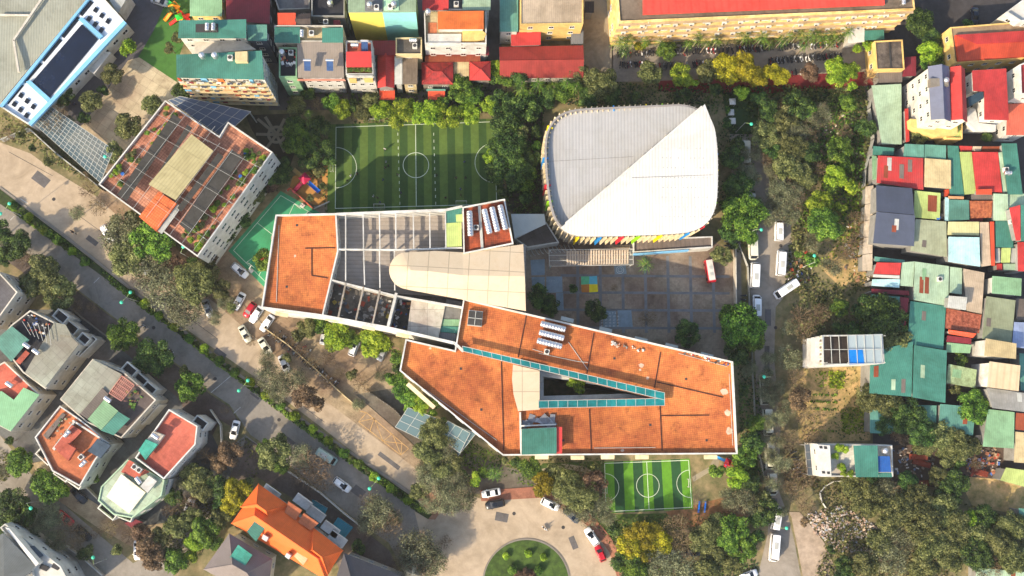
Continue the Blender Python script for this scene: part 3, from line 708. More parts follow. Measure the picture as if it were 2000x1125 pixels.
struct('pavement',[(0,460),(155,572),(250,644),(365,729),(410,770),(448,795),(468,826),(455,835),(430,820),(415,850),(380,830),(345,775),(225,672),(125,590),(0,500)],.12,M_PAVE_DK,thick=.12,ang=-.66)
struct('paving',[(95,605),(125,590),(225,672),(345,775),(415,850),(430,880),(470,960),(380,1010),(250,1060),(60,900),(-60,800),(-60,600)],L3,M_PAVE_GREY,ang=-.66)
struct('pavement',[(482,855),(520,880),(560,918),(625,965),(672,1008),(700,1026),(760,1075),(820,1200),(700,1200),(640,1060),(600,990),(500,930),(470,960),(440,950)],.12,M_PAVE_DK,thick=.12,ang=-.66)
# yellow hatched box by the gate
ym=mat('yellow_paint',(206,156,82),.8,.1,2.5,col2=(170,146,110),stain=.45); b=MB()
yb=[(700,800),(712,806),(800,893),(783,886)]
for a,c in(((703,803),(716,806)),((716,806),(798,876)),((798,876),(783,889)),((783,889),(700,824)),((700,824),(716,806)),((700,824),(731,817)),((731,817),(748,862)),((748,862),(785,866)),((731,817),(722,843)),((785,866),(783,889)),((748,862),(766,847)),((766,847),(783,889))):
    A,B_=W(*a,.13),W(*c,.13); d=(B_-A).normalized(); s=Vector((-d.y,d.x,0))*.07
    b.face([A-s,B_-s,B_+s,A+s]) 
b2=MB()
for f in b.F:
    pts=[b.V[i] for i in f]; pts=[(x,y,.126) for x,y,_ in pts]; b2.face(pts if area([q[:2] for q in pts])>0 else pts[::-1])
o=b2.build('road_marking',ym,off=(0,0,0)); o['kind']='structure'
# faint white lane marks on the avenue
b=MB()
for a,c in(((183,553),(196,540)),((20,430),(30,420)),((448,815),(470,795)),((55,398),(40,388)),((412,767),(450,735))):
    A,B_=W(*a,.012),W(*c,.012); d=(B_-A).normalized(); s=Vector((-d.y,d.x,0))*.07; pts=[A-s,B_-s,B_+s,A+s]
    b.face([(q.x,q.y,.0125) for q in pts])
o=b.build('lane_marking',mat('worn_white_paint',(190,188,180),.8,.1,2,stain=.5),off=(0,0,0)); o['kind']='structure'
# school courtyard and its strips
struct('courtyard',[(1020,465),(1392,470),(1405,478),(1437,520),(1442,705),(1400,740),(900,640),(1000,480)],L2,M_COURT,ang=0)
b=MB()
for k in range(8):
    x=1128+k*44; a,c=W(x,500,.012),W(x+5+k*1.5,650,.012); 
    b.face([(a.x-.35,c.y,.012),(a.x+.35,c.y,.012),(a.x+.35,a.y,.012),(a.x-.35,a.y,.012)])
for k,y in enumerate((538,571,605,640)):
    a,c=W(1095,y,.016),W(1425,y,.016); b.face([(a.x,a.y-.3,.016),(c.x,a.y-.3,.016),(c.x,a.y+.3,.016),(a.x,a.y+.3,.016)])
o=b.build('paving_bands',mat('paving_band_grey',(112,114,116),.85,.1,.7,stain=.3),off=(0,0,0)); o['kind']='structure'
for pts in([(1036,508),(1064,506),(1064,537),(1038,538)],[(1038,541),(1064,541),(1064,572),(1040,572)],[(1067,540),(1098,540),(1099,571),(1067,572)],[(1199,519),(1222,518),(1224,535),(1201,536)],[(1086,572),(1100,572),(1101,606),(1087,606)],[(1178,607),(1203,607),(1205,639),(1178,639)],[(1206,606),(1233,606),(1236,638),(1208,639)]):
    struct('painted_panel',pts,.02,mat('panel_blue_grey',(128,146,156),.8,.08,.8,stain=.25))
for pts,c in(([(1135,540),(1151,540),(1151,555),(1135,556)],(92,184,130)),([(1151,540),(1166,539),(1167,555),(1151,555)],(96,186,204)),([(1135,556),(1151,555),(1151,571),(1136,571)],(190,120,50)),([(1151,555),(1167,555),(1168,570),(1151,571)],(226,206,28))):
    struct('painted_panel',pts,.026,mat('panel_%d_%d_%d'%c,c,.75,.06,1.5,stain=.2))
# chalk-white numbers painted on the number board, and rings/figures on the others
wp=mat('chalk_white_paint',(205,210,208),.8,.08,2,stain=.25)
def text(s,px,py,size,z,m,name='painted_writing',rz=0,parent=None,rot=None):
    cu=bpy.data.curves.new(name,'FONT'); cu.body=s; cu.size=size; cu.align_x='CENTER'; cu.align_y='CENTER'; cu.extrude=0; cu.resolution_u=1
    cu.materials.append(m); o=bpy.data.objects.new(name,cu); sc.collection.objects.link(o); q=W(px,py,z)
    o.location=(q.x,q.y,z); o.rotation_euler=(0,0,rz)
    return o
for r in range(5):
    o=text('  '.join(str(r*10+k+1) for k in range(0,10,2)),1191.5,612+r*6.2,.62,.026,wp); o['kind']='structure'
o=text('. . . . . .',1075,546,1.2,.026,wp); o['kind']='structure'
def ringmark(c,r,wd,z,m,name,a0=0,a1=2*math.pi,sx=1,n=40,parent=None):
    b=MB(); k=max(6,int(n*(a1-a0)/6.28))
    for i in range(k):
        a,c2=a0+(a1-a0)*i/k,a0+(a1-a0)*(i+1)/k
        b.face([(c[0]+(r-wd/2)*math.cos(a)*sx,c[1]+(r-wd/2)*math.sin(a),z),(c[0]+(r+wd/2)*math.cos(a)*sx,c[1]+(r+wd/2)*math.sin(a),z),(c[0]+(r+wd/2)*math.cos(c2)*sx,c[1]+(r+wd/2)*math.sin(c2),z),(c[0]+(r-wd/2)*math.cos(c2)*sx,c[1]+(r-wd/2)*math.sin(c2),z)])
    o=b.build(name,m,off=(0,0,0)); o['kind']='structure'; return o
c=W(1211,527,0); ringmark(c,.9,.08,.026,wp,'painted_ring'); ringmark(c,.5,.08,.026,wp,'painted_ring')
# ---------------- sports pitches ----------------
def bil(q,u,v): 
    a=q[0].lerp(q[1],u); b_=q[3].lerp(q[2],u); return a.lerp(b_,v)
def pitch(name,px,n,ca,cb,z,box,lw,circ,arc,arcw,phase=0):
    q=[Vector(x) for x in P(px,0)]          # top-left, top-right, bottom-right, bottom-left
    for k in range(n):
        b=MB(); pts=[bil(q,k/n,0),bil(q,(k+1)/n,0),bil(q,(k+1)/n,1),bil(q,k/n,1)]; b.sheet(pts,z); o=b.build(name,(ca,cb)[(k+phase)%2],off=(0,0,0)); o['kind']='structure'
    b=MB(); u0,u1,v0,v1=box; zz=z+.005
    def ln(a,c,lw=lw):
        A,B_=bil(q,*a),bil(q,*c); d=(B_-A).normalized(); s=Vector((-d.y,d.x))*lw/2; A2,B2=A-d*lw/2,B_+d*lw/2
        pts=[A2-s,B2-s,B2+s,A2+s]; b.sheet(pts,zz)
    ln((u0,v0),(u1,v0));ln((u0,v1),(u1,v1));ln((u0,v0),(u0,v1));ln((u1,v0),(u1,v1))
    zz=z+.009; um=(u0+u1)/2; ln((um,v0),(um,v1)); o=b.build(name+'_lines',wl,off=(0,0,0)); o['kind']='structure'
    c=bil(q,um,(v0+v1)/2); ringmark(c,circ,lw,z+.013,wl,name+'_centre_circle')
    for u,s in((u0,1),(u1,-1)):
        c=bil(q,u,(v0+v1)/2); d=(bil(q,1,.5)-bil(q,0,.5)); an=math.atan2(d.y,d.x)+(0 if s>0 else math.pi)
        ringmark(c,arc,lw,z+.013,wl,name+'_goal_arc',an-math.pi/2,an+math.pi/2)
    return q
wl=mat('pitch_line_white',(196,206,186),.8,.06,2,stain=.2)
GD=mat('turf_dark',(56,82,38),.95,.12,1.4,stain=.2); GL=mat('turf_light',(84,106,46),.95,.12,1.4,stain=.2)
q1=pitch('football_pitch',[(641,243),(980,231),(985,411),(639,420)],22,GD,GL,L3,(.045,.957,.035,.93),.14,3.1,5.0,.14,1)
GD2=mat('turf_small_dark',(36,74,42),.95,.12,1.4,stain=.2); GL2=mat('turf_small_bright',(86,136,36),.95,.12,1.4,stain=.2)
q2=pitch('small_pitch',[(1180,902),(1347,896),(1354,994),(1183,1003)],9,GL2,GD2,L3,(.005,.985,.03,.965),.13,2.7,3.2,.13,0)
for x in(777,847):
    for k in range(11):
        a=W(x+k*.4,262+k*13.5,L3+.02); b=MB(); b.face([(a.x-.07,a.y-.35,L3+.006),(a.x+.07,a.y-.35,L3+.006),(a.x+.07,a.y+.35,L3+.006),(a.x-.07,a.y+.35,L3+.006)]); o=b.build('pitch_dash',wl,off=(0,0,0)); o['kind']='structure'
b=MB(); rgw=random.Random(4)
# goals
def goal(px,py,dx,dy,wd,label):
    c=W(px,py,0); a=pdir(px,py,dx,dy); r=thing('football_goal',label,'goal',(c.x,c.y,.02),a,'football goals'); b=MB(); h=wd/2
    for y in(-h,h): b.tube((0,y,0),(0,y,1.6),.06,0,6); 
    b.tube((0,-h,1.6),(0,h,1.6),.06,0,6); b.build('goal_frame',flat('white'),r,off=(0,0,0))
    n=MB()
    for y in(-h,h): n.tube((0,y,1.6),(-.9,y,0),.035,0,5); n.tube((0,y,0),(-.9,y,0),.035,0,5)
    n.tube((-.9,-h,0),(-.9,h,0),.035,0,5)
    for k in range(1,8): y=-h+wd*k/8; n.tube((0,y,1.6),(-.9,y,0),.012,0,3)
    n.build('net',flat('ltgrey'),r,off=(0,0,0))
goal(652,322,1,0,3.4,'white goal at the left end of the large striped pitch')
goal(741,401,0,-1,2.6,'white goal on the near touchline of the large pitch, nearer the left')
goal(901,395,0,-1,2.6,'white goal on the near touchline close to the tank roof')
goal(731,236,0,1,2.6,'white goal under the trees on the far touchline')
goal(1342,943,-1,0,1.8,'small white goal at the right end of the bright green pitch')
goal(1184,955,1,0,1.8,'small white goal at the left end of the bright green pitch')
# green ball court west of the school
GC=mat('court_green',(64,150,104),.8,.08,.6,stain=.25)
cq=[Vector(x) for x in P([(548,373),(640,424),(530,575),(446,490)],0)]
b=MB(); b.sheet(cq,L4); o=b.build('ball_court',GC,off=(0,0,0)); o['kind']='structure'
b=MB()
def cl(a,c,lw=.11,z=.021):
    A,B_=bil(cq,*a),bil(cq,*c); d=(B_-A).normalized(); s=Vector((-d.y,d.x))*lw/2; b.sheet([A-s,B_-s,B_+s,A+s],z)
for a,c in(((.06,.05),(.94,.05)),((.06,.95),(.94,.95)),((.06,.05),(.06,.95)),((.94,.05),(.94,.95)),((.06,.5),(.94,.5)),((.35,.05),(.42,.24)),((.65,.05),(.58,.24)),((.42,.24),(.58,.24)),((.35,.95),(.42,.76)),((.65,.95),(.58,.76)),((.42,.76),(.58,.76))): cl(a,c)
o=b.build('court_lines',wl,off=(0,0,0)); o['kind']='structure'
for v in(.24,.5,.76):
    c=bil(cq,.5,v); n=24; b=MB(); b.sheet([(c.x+1.35*math.cos(2*math.pi*k/n),c.y+1.35*math.sin(2*math.pi*k/n)) for k in range(n)],.026+v*.003)
    o=b.build('court_spot',mat('court_red',(178,44,52),.8,.06,1),off=(0,0,0)); o['kind']='structure'; ringmark(c,1.38,.1,.036,wl,'court_spot_ring')
for v,s in((.07,1),(.93,-1)):
    c=bil(cq,.5,v); d=(bil(cq,.5,1)-bil(cq,.5,0)); a=math.atan2(d.y,d.x)+(0 if s>0 else math.pi)
    r=thing('basketball_hoop','white basketball hoop at the %s end of the green court'%('upper' if s>0 else 'lower'),'basketball hoop',(c.x,c.y,.02),a)
    b=MB(); b.tube((-.8,0,0),(-.8,0,2.9),.1); b.tube((-.8,0,2.8),(.1,0,3.2),.08); b.box((-.9,0),.9,1.0,0,.35); b.build('stand',flat('white'),r,off=(0,0,0))
    b=MB(); b.box((.15,0),.06,1.8,2.9,3.95); b.build('backboard',flat('white'),r,off=(0,0,0)); b=MB(); b.lathe([(.24,3.0),(.26,3.03)],(.45,0,0),0,12,False); b.build('hoop',flat('orangered'),r,off=(0,0,0))
# other ground covers
struct('play_area',[(572,345),(640,322),(641,402),(612,400),(580,380),(566,365)],L1,mat('rubber_ochre',(186,134,72),.9,.12,.8,stain=.25))
struct('play_area',[(612,402),(641,398),(640,424),(622,420)],L2,M_PAVE_CREAM)
struct('garden_soil',[(480,225),(565,222),(575,300),(560,345),(530,320),(490,250)],L1,M_DKSOIL)
b=MB(); c=W(540,263,0)
for tx,ty in((503,232),(518,228),(556,232),(570,262),(556,297),(520,290),(500,262)):
    t=W(tx,ty,0); d=(t-c).normalized(); s=Vector((-d.y,d.x,0))*.35; pts=[c-s,t-s,t+s,c+s]; b.sheet([p.xy for p in pts],.009+R.random()*.01)
o=b.build('garden_path',mat('path_pale',(150,140,118),.9,.1,1),off=(0,0,0)); o['kind']='structure'; ringmark(c,1.9,.7,.024,_m['path_pale'],'garden_path')
struct('turf',[(335,-20),(380,-20),(375,40),(350,110),(345,160),(270,112),(300,60)],L2,mat('turf_plain',(66,108,46),.95,.1,.8,stain=.25))
struct('yard',[(250,-40),(335,-20),(312,42),(270,112),(165,262),(100,232),(245,45)],L1,M_AS2)
struct('yard',[(250,118),(272,112),(345,160),(352,205),(318,235),(240,330),(195,350),(120,280),(165,240)],L3,mat('yard_concrete',(186,168,138),.88,.10,.5,'slab',2.2,stain=.3),ang=-.55)
struct('parking_yard',[(1195,88),(1690,82),(1705,150),(1195,160)],L1,mat('parking_asphalt',(142,132,118),.9,.12,.8,stain=.3))
struct('running_path',[(1285,158),(1700,140),(1706,166),(1480,185),(1285,178)],L2,mat('red_path',(120,40,42),.9,.1,.7,stain=.35))
struct('road',[(1140,-40),(1197,-40),(1197,160),(1140,150)],L1,mat('lane_concrete',(150,138,116),.9,.12,.5,stain=.4))
struct('yard',[(525,-40),(980,-40),(980,215),(525,215)],L1,mat('yard_dark',(92,86,80),.9,.15,.6,stain=.3))
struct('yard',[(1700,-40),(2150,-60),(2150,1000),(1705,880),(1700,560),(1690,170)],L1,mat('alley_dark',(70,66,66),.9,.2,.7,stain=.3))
struct('plot_soil',[(1555,720),(1700,715),(1700,860),(1560,865)],L2,M_SOIL)
struct('scrap_yard',[(1740,870),(1980,860),(2050,960),(1990,990),(1850,955),(1740,940)],L3,mat('scrap_soil',(66,56,52),.95,.3,.9,col2=(96,76,60)))
struct('bare_earth',[(1870,930),(2010,940),(2030,1010),(1900,990)],L4,M_SOIL)
struct('earth_strip',[(1690,300),(1702,300),(1705,560),(1640,560),(1600,520),(1650,460)],L2,M_SOIL)
struct('earth_strip',[(1300,1000),(1460,960),(1470,1010),(1430,1010),(1330,1035)],L2,mat('orange_earth',(158,108,74),.95,.15,.8,col2=(110,92,58),stain=.3))
struct('lawn',[(1060,905),(1180,900),(1180,1005),(1420,1000),(1440,890),(1480,900),(1480,1000),(1300,1040),(1180,1060),(1150,1000),(1060,960),(1040,930)],L1,M_GRASS)
struct('garden_path',[(1395,893),(1407,893),(1402,912),(1355,941),(1351,932),(1385,912)],L2,_m['path_pale']); struct('garden_path',[(1058,916),(1100,905),(1145,912),(1175,935),(1170,942),(1140,922),(1100,915),(1062,923)],L2,_m['path_pale'])
struct('lawn',[(1410,180),(1480,180),(1480,262),(1425,262)],L2,mat('lawn_dark',(42,66,30),.95,.2,.8))
struct('lawn',[(985,200),(1060,190),(1060,470),(990,410)],L1,M_DKSOIL)
struct('pavement',[(1437,470),(1447,470),(1450,705),(1440,705)],.4,M_CON,thick=.4)
# low planting nobody could count
undergrowth([(-60,315),(0,378),(130,470),(240,558),(449,725),(600,832),(808,974),(838,1005),(808,995),(593,840),(449,731),(220,558),(130,490),(0,398),(-60,350)],'g','median_planting','low green planting filling the long median between the carriageways',22,1.1,.42,1,.13)
undergrowth([(1530,170),(1690,180),(1700,300),(1690,380),(1705,560),(1600,600),(1530,560),(1545,440),(1510,330),(1490,250)],'o','weeds','tangled olive weeds on the overgrown plot left of the tin roofs',7,1.2,.55,2)
undergrowth([(1560,200),(1680,200),(1690,380),(1600,480),(1545,430)],'g','weeds','dark green brush in the middle of the overgrown plot',4,1.6,.6,3)
undergrowth([(1570,330),(1665,330),(1690,470),(1600,520),(1560,460)],'y','weeds','bright green creepers lying over the overgrown plot',3.5,1.3,.55,4)
undergrowth([(1580,940),(1700,935),(1950,1000),(2060,1060),(2060,1180),(1570,1180),(1620,1030)],'o','weeds','olive brush under the trees in the lower right corner',6,1.3,.55,5)
undergrowth([(1540,590),(1700,560),(1700,660),(1560,660)],'o','weeds','scrub growing around the glass roofed house',5,1.1,.5,6)
undergrowth([(1055,895),(1180,895),(1180,1010),(1440,1000),(1430,1110),(1220,1120),(1150,1000)],'o','lawn_weeds','rough grass around the small bright pitch',6,.35,.4,7)
undergrowth([(985,190),(1065,200),(1055,300),(1058,470),(990,400)],'d','ground_cover','dark ground cover between the pitch and the oval hall',6,1.0,.5,8)
undergrowth([(1000,160),(1700,170),(1690,215),(1400,235),(1100,205)],'d','hedge_planting','dark hedge planting above the oval hall',7,1.4,.5,9)
undergrowth([(1195,80),(1690,60),(1690,84),(1195,98)],'o','hedge_planting','shrubby bed at the foot of the long yellow block',7,1.0,.45,10)
undergrowth([(1400,230),(1470,260),(1480,470),(1440,500),(1410,440)],'d','ground_cover','dark shrubs between the oval hall and the side street',5,1.2,.5,11)
undergrowth([(1440,700),(1475,700),(1495,900),(1475,1000),(1445,900)],'d','ground_cover','shrubs between the orange roof and the side street',6,1.0,.5,12)
undergrowth([(560,330),(520,370),(440,480),(420,470),(540,300)],'d','hedge_planting','dark hedge along the wall of the roof garden block',8,1.4,.5,13)
undergrowth([(775,720),(800,790),(860,820),(920,860),(985,895),(1060,930),(1040,950),(950,935),(860,880),(780,800)],'g','hedge_planting','green hedge along the slanting front of the school',9,1.3,.45,14)
undergrowth([(560,180),(990,170),(985,236),(645,245),(640,420),(560,230)],'d','hedge_planting','dark hedge on the far side of the football pitch',4,1.2,.5,15)
undergrowth([(340,1000),(480,850),(520,900),(450,1010),(380,1100),(300,1080)],'o','ground_cover','olive ground cover in the small park by the villas',7,.8,.5,16)
undergrowth([(1590,725),(1615,725),(1615,755),(1592,755)],'y','vegetable_bed','bright green vegetable bed below the glass roofed house',14,.7,.45,17)
undergrowth([(1618,725),(1650,725),(1648,760),(1618,758)],'y','vegetable_bed','yellow green vegetable bed under a bamboo frame',24,.6,.45,18)
undergrowth([(1555,720),(1700,716),(1700,860),(1560,864)],'o','weeds','sparse dry weeds over the garden plot between the tall houses',2.2,.4,.4,60)
undergrowth([(1640,800),(1690,790),(1690,845),(1645,850)],'y','vegetable_bed','green bed at the lower right of the garden plot',16,.5,.4,61)
for k in range(6):
    y=768+k*14; undergrowth([(1582,y),(1635,y+2),(1635,y+6),(1582,y+4)],'g','vegetable_row','row of vegetables in the brown garden plot, number %s from the top'%ORD[k],26,.6,.4,30+k)
for pts,t,l,s in(([(-100,830),(60,905),(-20,960),(-100,960)],'o','verge plants on the far lower left corner',40),([(1440,1090),(1480,1060),(1480,1180),(1200,1180),(1230,1110)],'d','thicket under the trees along the lower edge',41),([(1530,860),(1600,870),(1600,950),(1530,960)],'b','dry brush in front of the white house',42),([(0,225),(55,245),(120,290),(190,365),(160,350),(60,290),(0,270)],'o','roadside shrubs along the fence of the lattice canopy',43)):
    undergrowth(pts,t,'ground_cover',l,6,.9,.5,s)
# ================= the school =================
SH_=16.0; PT=1.0; WC=wallm('white'); WCR=wallm('cream')
root=thing('school_block','sprawling angular school with orange tiled terraces, pergola and teal edged light well','school building',(*W(900,640,0).xy,0))
RM_=lambda b,n,m,a=0.0,par=root: b.build(n,m,par,a)
def parapet(name,px,z0,z1,th=.3,par=root,m=WC,zi=None,z=None):
    p=ccw(P(px,z1)); b=MB(); b.ring(p,inset(p,th),z0,z1,zi if zi is not None else z1-PT,0); return b.build(name,m,par)
def deck(name,px,z,m,par=root,ang=0.0,ins=.28):
    p=ccw(P(px,z)) ; p=inset(p,ins) if ins else p; b=MB(); b.sheet(p,z); return b.build(name,m,par,ang)
WEST=[(510,601),(538,419),(657,416),(661,490),(631,617)]
zt=SH_+PT
def block(nm,px,ztop,m,ang=0.0,pt=PT,wn=True):
    p=ccw(P(px,ztop)); pi=inset(p,.32); b=MB(); b.ring(p,pi,0,ztop,ztop-pt-.02); b.build(nm+'_wall',WC,root)
    f=MB(); f.sheet(pi,ztop-pt); f.build(nm+'_roof',m,root,ang); return p
pW=block('west_wing',WEST,zt,M_OR,-.05)
NORTH=[(905,583),(1432,706),(1441,887),(1017,890),(1014,800),(1052,797),(1297,791),(1297,776),(905,686),(888,668)]
# one roof for the two arms of the triangle and the slanting west part
EO=[(905,583),(1432,706),(1441,887),(982,890),(780,724),(792,662),(888,684)]
p=ccw(P(EO,zt)); 
hole=P([(1054,722),(1270,777),(1054,783)],SH_)
pi=inset(p,.32); b=MB(); b.ring(p,pi,0,zt,SH_-.02); b.build('east_wing_wall',WC,root)
# deck with the triangular light well cut out
import bmesh
def deck_with_hole(pi,hole,z,name,m,ang=0.0):
    bm=bmesh.new(); oe=[bm.verts.new((q[0],q[1],z)) for q in pi]; he=[bm.verts.new((q[0],q[1],z)) for q in hole]
    ed=[bm.edges.new((oe[i],oe[(i+1)%len(oe)])) for i in range(len(oe))]+[bm.edges.new((he[i],he[(i+1)%len(he)])) for i in range(len(he))]
    bmesh.ops.triangle_fill(bm,use_beauty=True,use_dissolve=False,edges=ed)
    mb=MB(); bm.faces.ensure_lookup_table()
    hc=sum((Vector(h[:2]) for h in hole),Vector((0,0)))/len(hole)
    for f in bm.faces:
        c=f.calc_center_median()
        a=[Vector(h[:2]) for h in hole]; s=[(a[(i+1)%3]-a[i]).cross(c.xy-a[i]) for i in range(3)]
        if all(x>0 for x in s) or all(x<0 for x in s): continue
        pts=[v.co[:] for v in f.verts]; mb.face(pts if area([q[:2] for q in pts])>0 else pts[::-1])
    bm.free(); return mb.build(name,m,root,ang)
deck_with_hole(pi,hole,SH_,'east_wing_roof',M_OR,-.12)
b=MB(); h=ccw(hole); 
for k in range(3):
    A,B_=h[k],h[(k+1)%3]; b.face([(*B_,0),(*A,0),(*A,SH_),(*B_,SH_)])
b.build('light_well_wall',wallm('grey'),root)
for k in range(1,5):
    b=MB(); hi=inset(h,-.02); hh=inset(h,1.1); b.ring(list(reversed(hi)),list(reversed(hh)),SH_-k*3.6,SH_-k*3.6+.9,SH_-k*3.6,0); b.build('gallery',wallm('white'),root)
# teal glazed canopy strips round the light well
TE=mat('teal_glazing',(30,134,134),.35,.14,1.2,'slab',1.5,stain=.25,spec=.5)
def strip(px,z,m,name,n,mm=None):
    q=[Vector(x) for x in P(px,z)]; b=MB(); b.prism(q,z-.12,z,0,None,True); o=b.build(name,m,root)
    c=MB()
    for k in range(n+1):
        A=q[0].lerp(q[1],k/n);B_=q[3].lerp(q[2],k/n); c.bar(A,B_,.10,z-.15,z+.06)
    c.bar(q[0],q[1],.1,z-.14,z+.05); c.bar(q[3],q[2],.1,z-.14,z+.05)
    for k in range(0,n+1,2):
        for e in (0,1):
            A=(q[0] if e==0 else q[3]).lerp(q[1] if e==0 else q[2],k/n); c.bar((A.x-.05,A.y),(A.x+.05,A.y),.1,SH_,z-.12)
    c.build('canopy_frame',flat('ltgrey'),o); return o
strip([(903,676),(1298,767),(1298,781),(905,686)],SH_+1.9,TE,'teal_canopy',21)
strip([(1052,783),(1298,778),(1298,792),(1052,797)],SH_+1.82,TE,'teal_canopy',13)
# cream membrane roofs
CM=mat('cream_membrane',(208,188,158),.7,.03,.3,'seam',4.5,stain=.06)
def poly_roof(px,zs,m,name,thick=.15):
    p=[W(x,y,z) for (x,y),z in zip(px,zs)]; q=[v.xy for v in p]; z=[v.z for v in p]; q2,z2=ccw(q,z); b=MB()
    b.prism(q2,[v-thick for v in z2],z2,0,None,True); return b.build(name,m,root)
tip=[]; n=14
ZC=SH_+2.2
cp=[(903,493),(1022,477),(1027,607),(905,585),(800,564)]
tipc=[(800+0,529)]
for k in range(n+1):
    a=math.radians(100+160*k/n); tip.append((800+40*math.cos(a),528-37*math.sin(a)))
# fan of panels forming a shallow vault with its spine along the middle
outl=[(1022,477),(903,493),(850,490)]+tip[1:-1]+[(800,566),(905,585),(1027,607)]
spine=[(1025,540),(905,538),(840,530),(803,528)]
b=MB(); sp=[W(*s,ZC+1.0) for s in spine]; ol=[W(*s,ZC-.4) for s in outl]
def near(v): return min(range(len(sp)),key=lambda i:(sp[i]-v).length)
prev=None
for k in range(len(ol)-1):
    i,j=near(ol[k]),near(ol[k+1])
    def fc(pts):
        if area([q[:2] for q in pts])<0: pts=pts[::-1]
        b.face(pts)
    fc([ol[k],ol[k+1],sp[j]]); 
    if i!=j:
        st=1 if j>i else -1
        for q in range(i,j,st): fc([ol[k],sp[q],sp[q+st]])
for k in range(len(ol)-1):
    A,B_=ol[k],ol[k+1]; b.face([A,B_,(B_.x,B_.y,ZC-.9),(A.x,A.y,ZC-.9)])
b.build('membrane_roof',CM,root,-.05)
b=MB()
for x,y in((905,496),(960,488),(1018,482),(1020,600),(960,590),(905,580),(850,570),(800,560),(770,530),(800,496),(850,495)):
    q=W(x,y,ZC-.9); b.tube((q.x,q.y,11.5),(q.x,q.y,ZC-.5),.18,0,8)
b.build('membrane_post',flat('white'),root)
poly_roof([(1002,712),(1054,724),(1054,800),(1012,803),(1003,770),(1000,740)],[SH_+1.55]*6,CM,'link_roof')
# sunken link terrace + pergola beams between west wing and canopy
ZT=12.0
TG=mat('terrace_grey',(160,150,140),.85,.08,.5,'corr',.9,stain=.2)
f=MB(); f.sheet(inset(ccw(P([(661,420),(903,412),(903,500),(1027,480),(1027,605),(905,583),(770,573),(648,545),(663,490)],ZT)),.0),ZT); f.build('terrace_floor',TG,root,1.57)
TD=mat('terrace_stained',(104,98,90),.9,.25,.5,col2=(66,64,60),stain=.4)
f=MB(); f.sheet(ccw(P([(648,545),(770,573),(905,583),(885,668),(757,640),(628,614)],ZT)),ZT+.01); f.build('service_terrace',TD,root)
b=MB(); b.prism(P([(659,420),(903,412),(903,500),(1027,480),(1027,605),(905,583),(885,668),(757,640),(628,614)],ZT),0,ZT-.05,0); b.build('link_wall',WC,root)
# parapets/outer frames as walls
def wallbar(pts,z0,z1,th,name,m=WC):
    b=MB(); q=P(pts,z1)
    for a,c in zip(q,q[1:]): b.bar(a,c,th,z0,z1)
    return b.build(name,m,root)
wallbar([(657,418),(760,414),(871,410),(903,403)],ZT-4,zt+.02,.55,'north_frame'); wallbar([(631,617),(757,640),(888,670),(905,686)],0,zt-.03,.6,'south_frame')
wallbar([(774,572),(757,640)],ZT,zt-.06,.6,'cross_wall'); wallbar([(659,487),(780,488),(903,484)],zt-.7,zt-.08,.35,'pergola_beam')
wallbar([(648,547),(775,578),(903,600)],ZT,zt-.1,.35,'terrace_screen')
for x0,x1 in((675,675),(709,710),(741,742),(773,773),(807,808),(839,840),(870,871)):
    wallbar([(x0,417),(x1,486)],zt-.65,zt-.05,.24,'pergola_beam')
for x0,x1,y1 in((675,675,548),(710,712,556),(741,742,562),(770,771,567)):
    wallbar([(x0,489),(x1,y1)],zt-.65,zt-.05,.24,'pergola_beam')
for a,c in(((675,553),(660,622)),((710,560),(694,629)),((742,566),(727,635))): wallbar([a,c],zt-.65,zt-.05,.36,'pergola_beam',mat('weathered_beam',(150,140,126),.9,.25,1.5,stain=.45))
b=MB()
for x,y in((675,487),(742,487),(808,486),(870,485),(710,487),(773,487),(840,486)): q=W(x,y,ZT+2); b.box(q,.3,.3,ZT,zt-.7)
b.build('pergola_post',WC,root)
# tank house between pergola and hall
TH=[(903,404),(986,388),(1003,476),(905,496)]; p=ccw(P(TH,zt+1.2)); pi=inset(p,.3); b=MB(); b.ring(p,pi,0,zt+1.2,zt+.25); b.build('tank_house_wall',WC,root); f=MB(); f.sheet(pi,zt+.3); f.build('tank_house_roof',mat('tank_roof_tiles',(176,80,44),.8,.25,.5,'tile',.42,col2=(110,58,40),stain=.4),root)
wallbar([(936,402),(942,486)],zt+.3,zt+.62,.6,'roof_duct',flat('ltgrey'))
poly_roof([(871,411),(902,405),(902,434),(871,437)],[zt-.2]*4,corr('teal'),'roof_panel'); poly_roof([(871,436),(901,434),(902,481),(872,482)],[zt-.1]*4,corr('lime'),'roof_panel')
poly_roof([(890,419),(906,418),(906,433),(891,433)],[zt+1.0]*4,flat('lime'),'roof_hatch')
# white platform roof, grey and teal panels on the service terrace
WP=mat('white_deck',(190,180,162),.8,.10,.6,'slab',3.8,stain=.25)
poly_roof([(804,582),(870,596),(856,662),(795,648)],[ZT+3.2]*4,WP,'white_deck'); poly_roof([(872,584),(905,590),(901,623),(864,622)],[ZT+2.9]*4,mat('skylight_grey',(110,106,100),.4,.1,1,'slab',.9),'skylight')
poly_roof([(863,623),(900,624),(897,637),(860,636)],[ZT+2.8]*4,corr('green'),'roof_panel');poly_roof([(861,637),(896,638),(893,651),(860,648)],[ZT+2.84]*4,corr('teal'),'roof_panel');poly_roof([(860,649),(892,652),(889,666),(857,661)],[ZT+2.78]*4,corr('grey2'),'roof_panel')
b=MB()
for x,y in((806,585),(867,597),(854,659),(798,646),(835,590)): q=W(x,y,ZT+3); b.box(q,.25,.25,ZT,ZT+3.05)
b.build('deck_post',flat('ltgrey'),root)
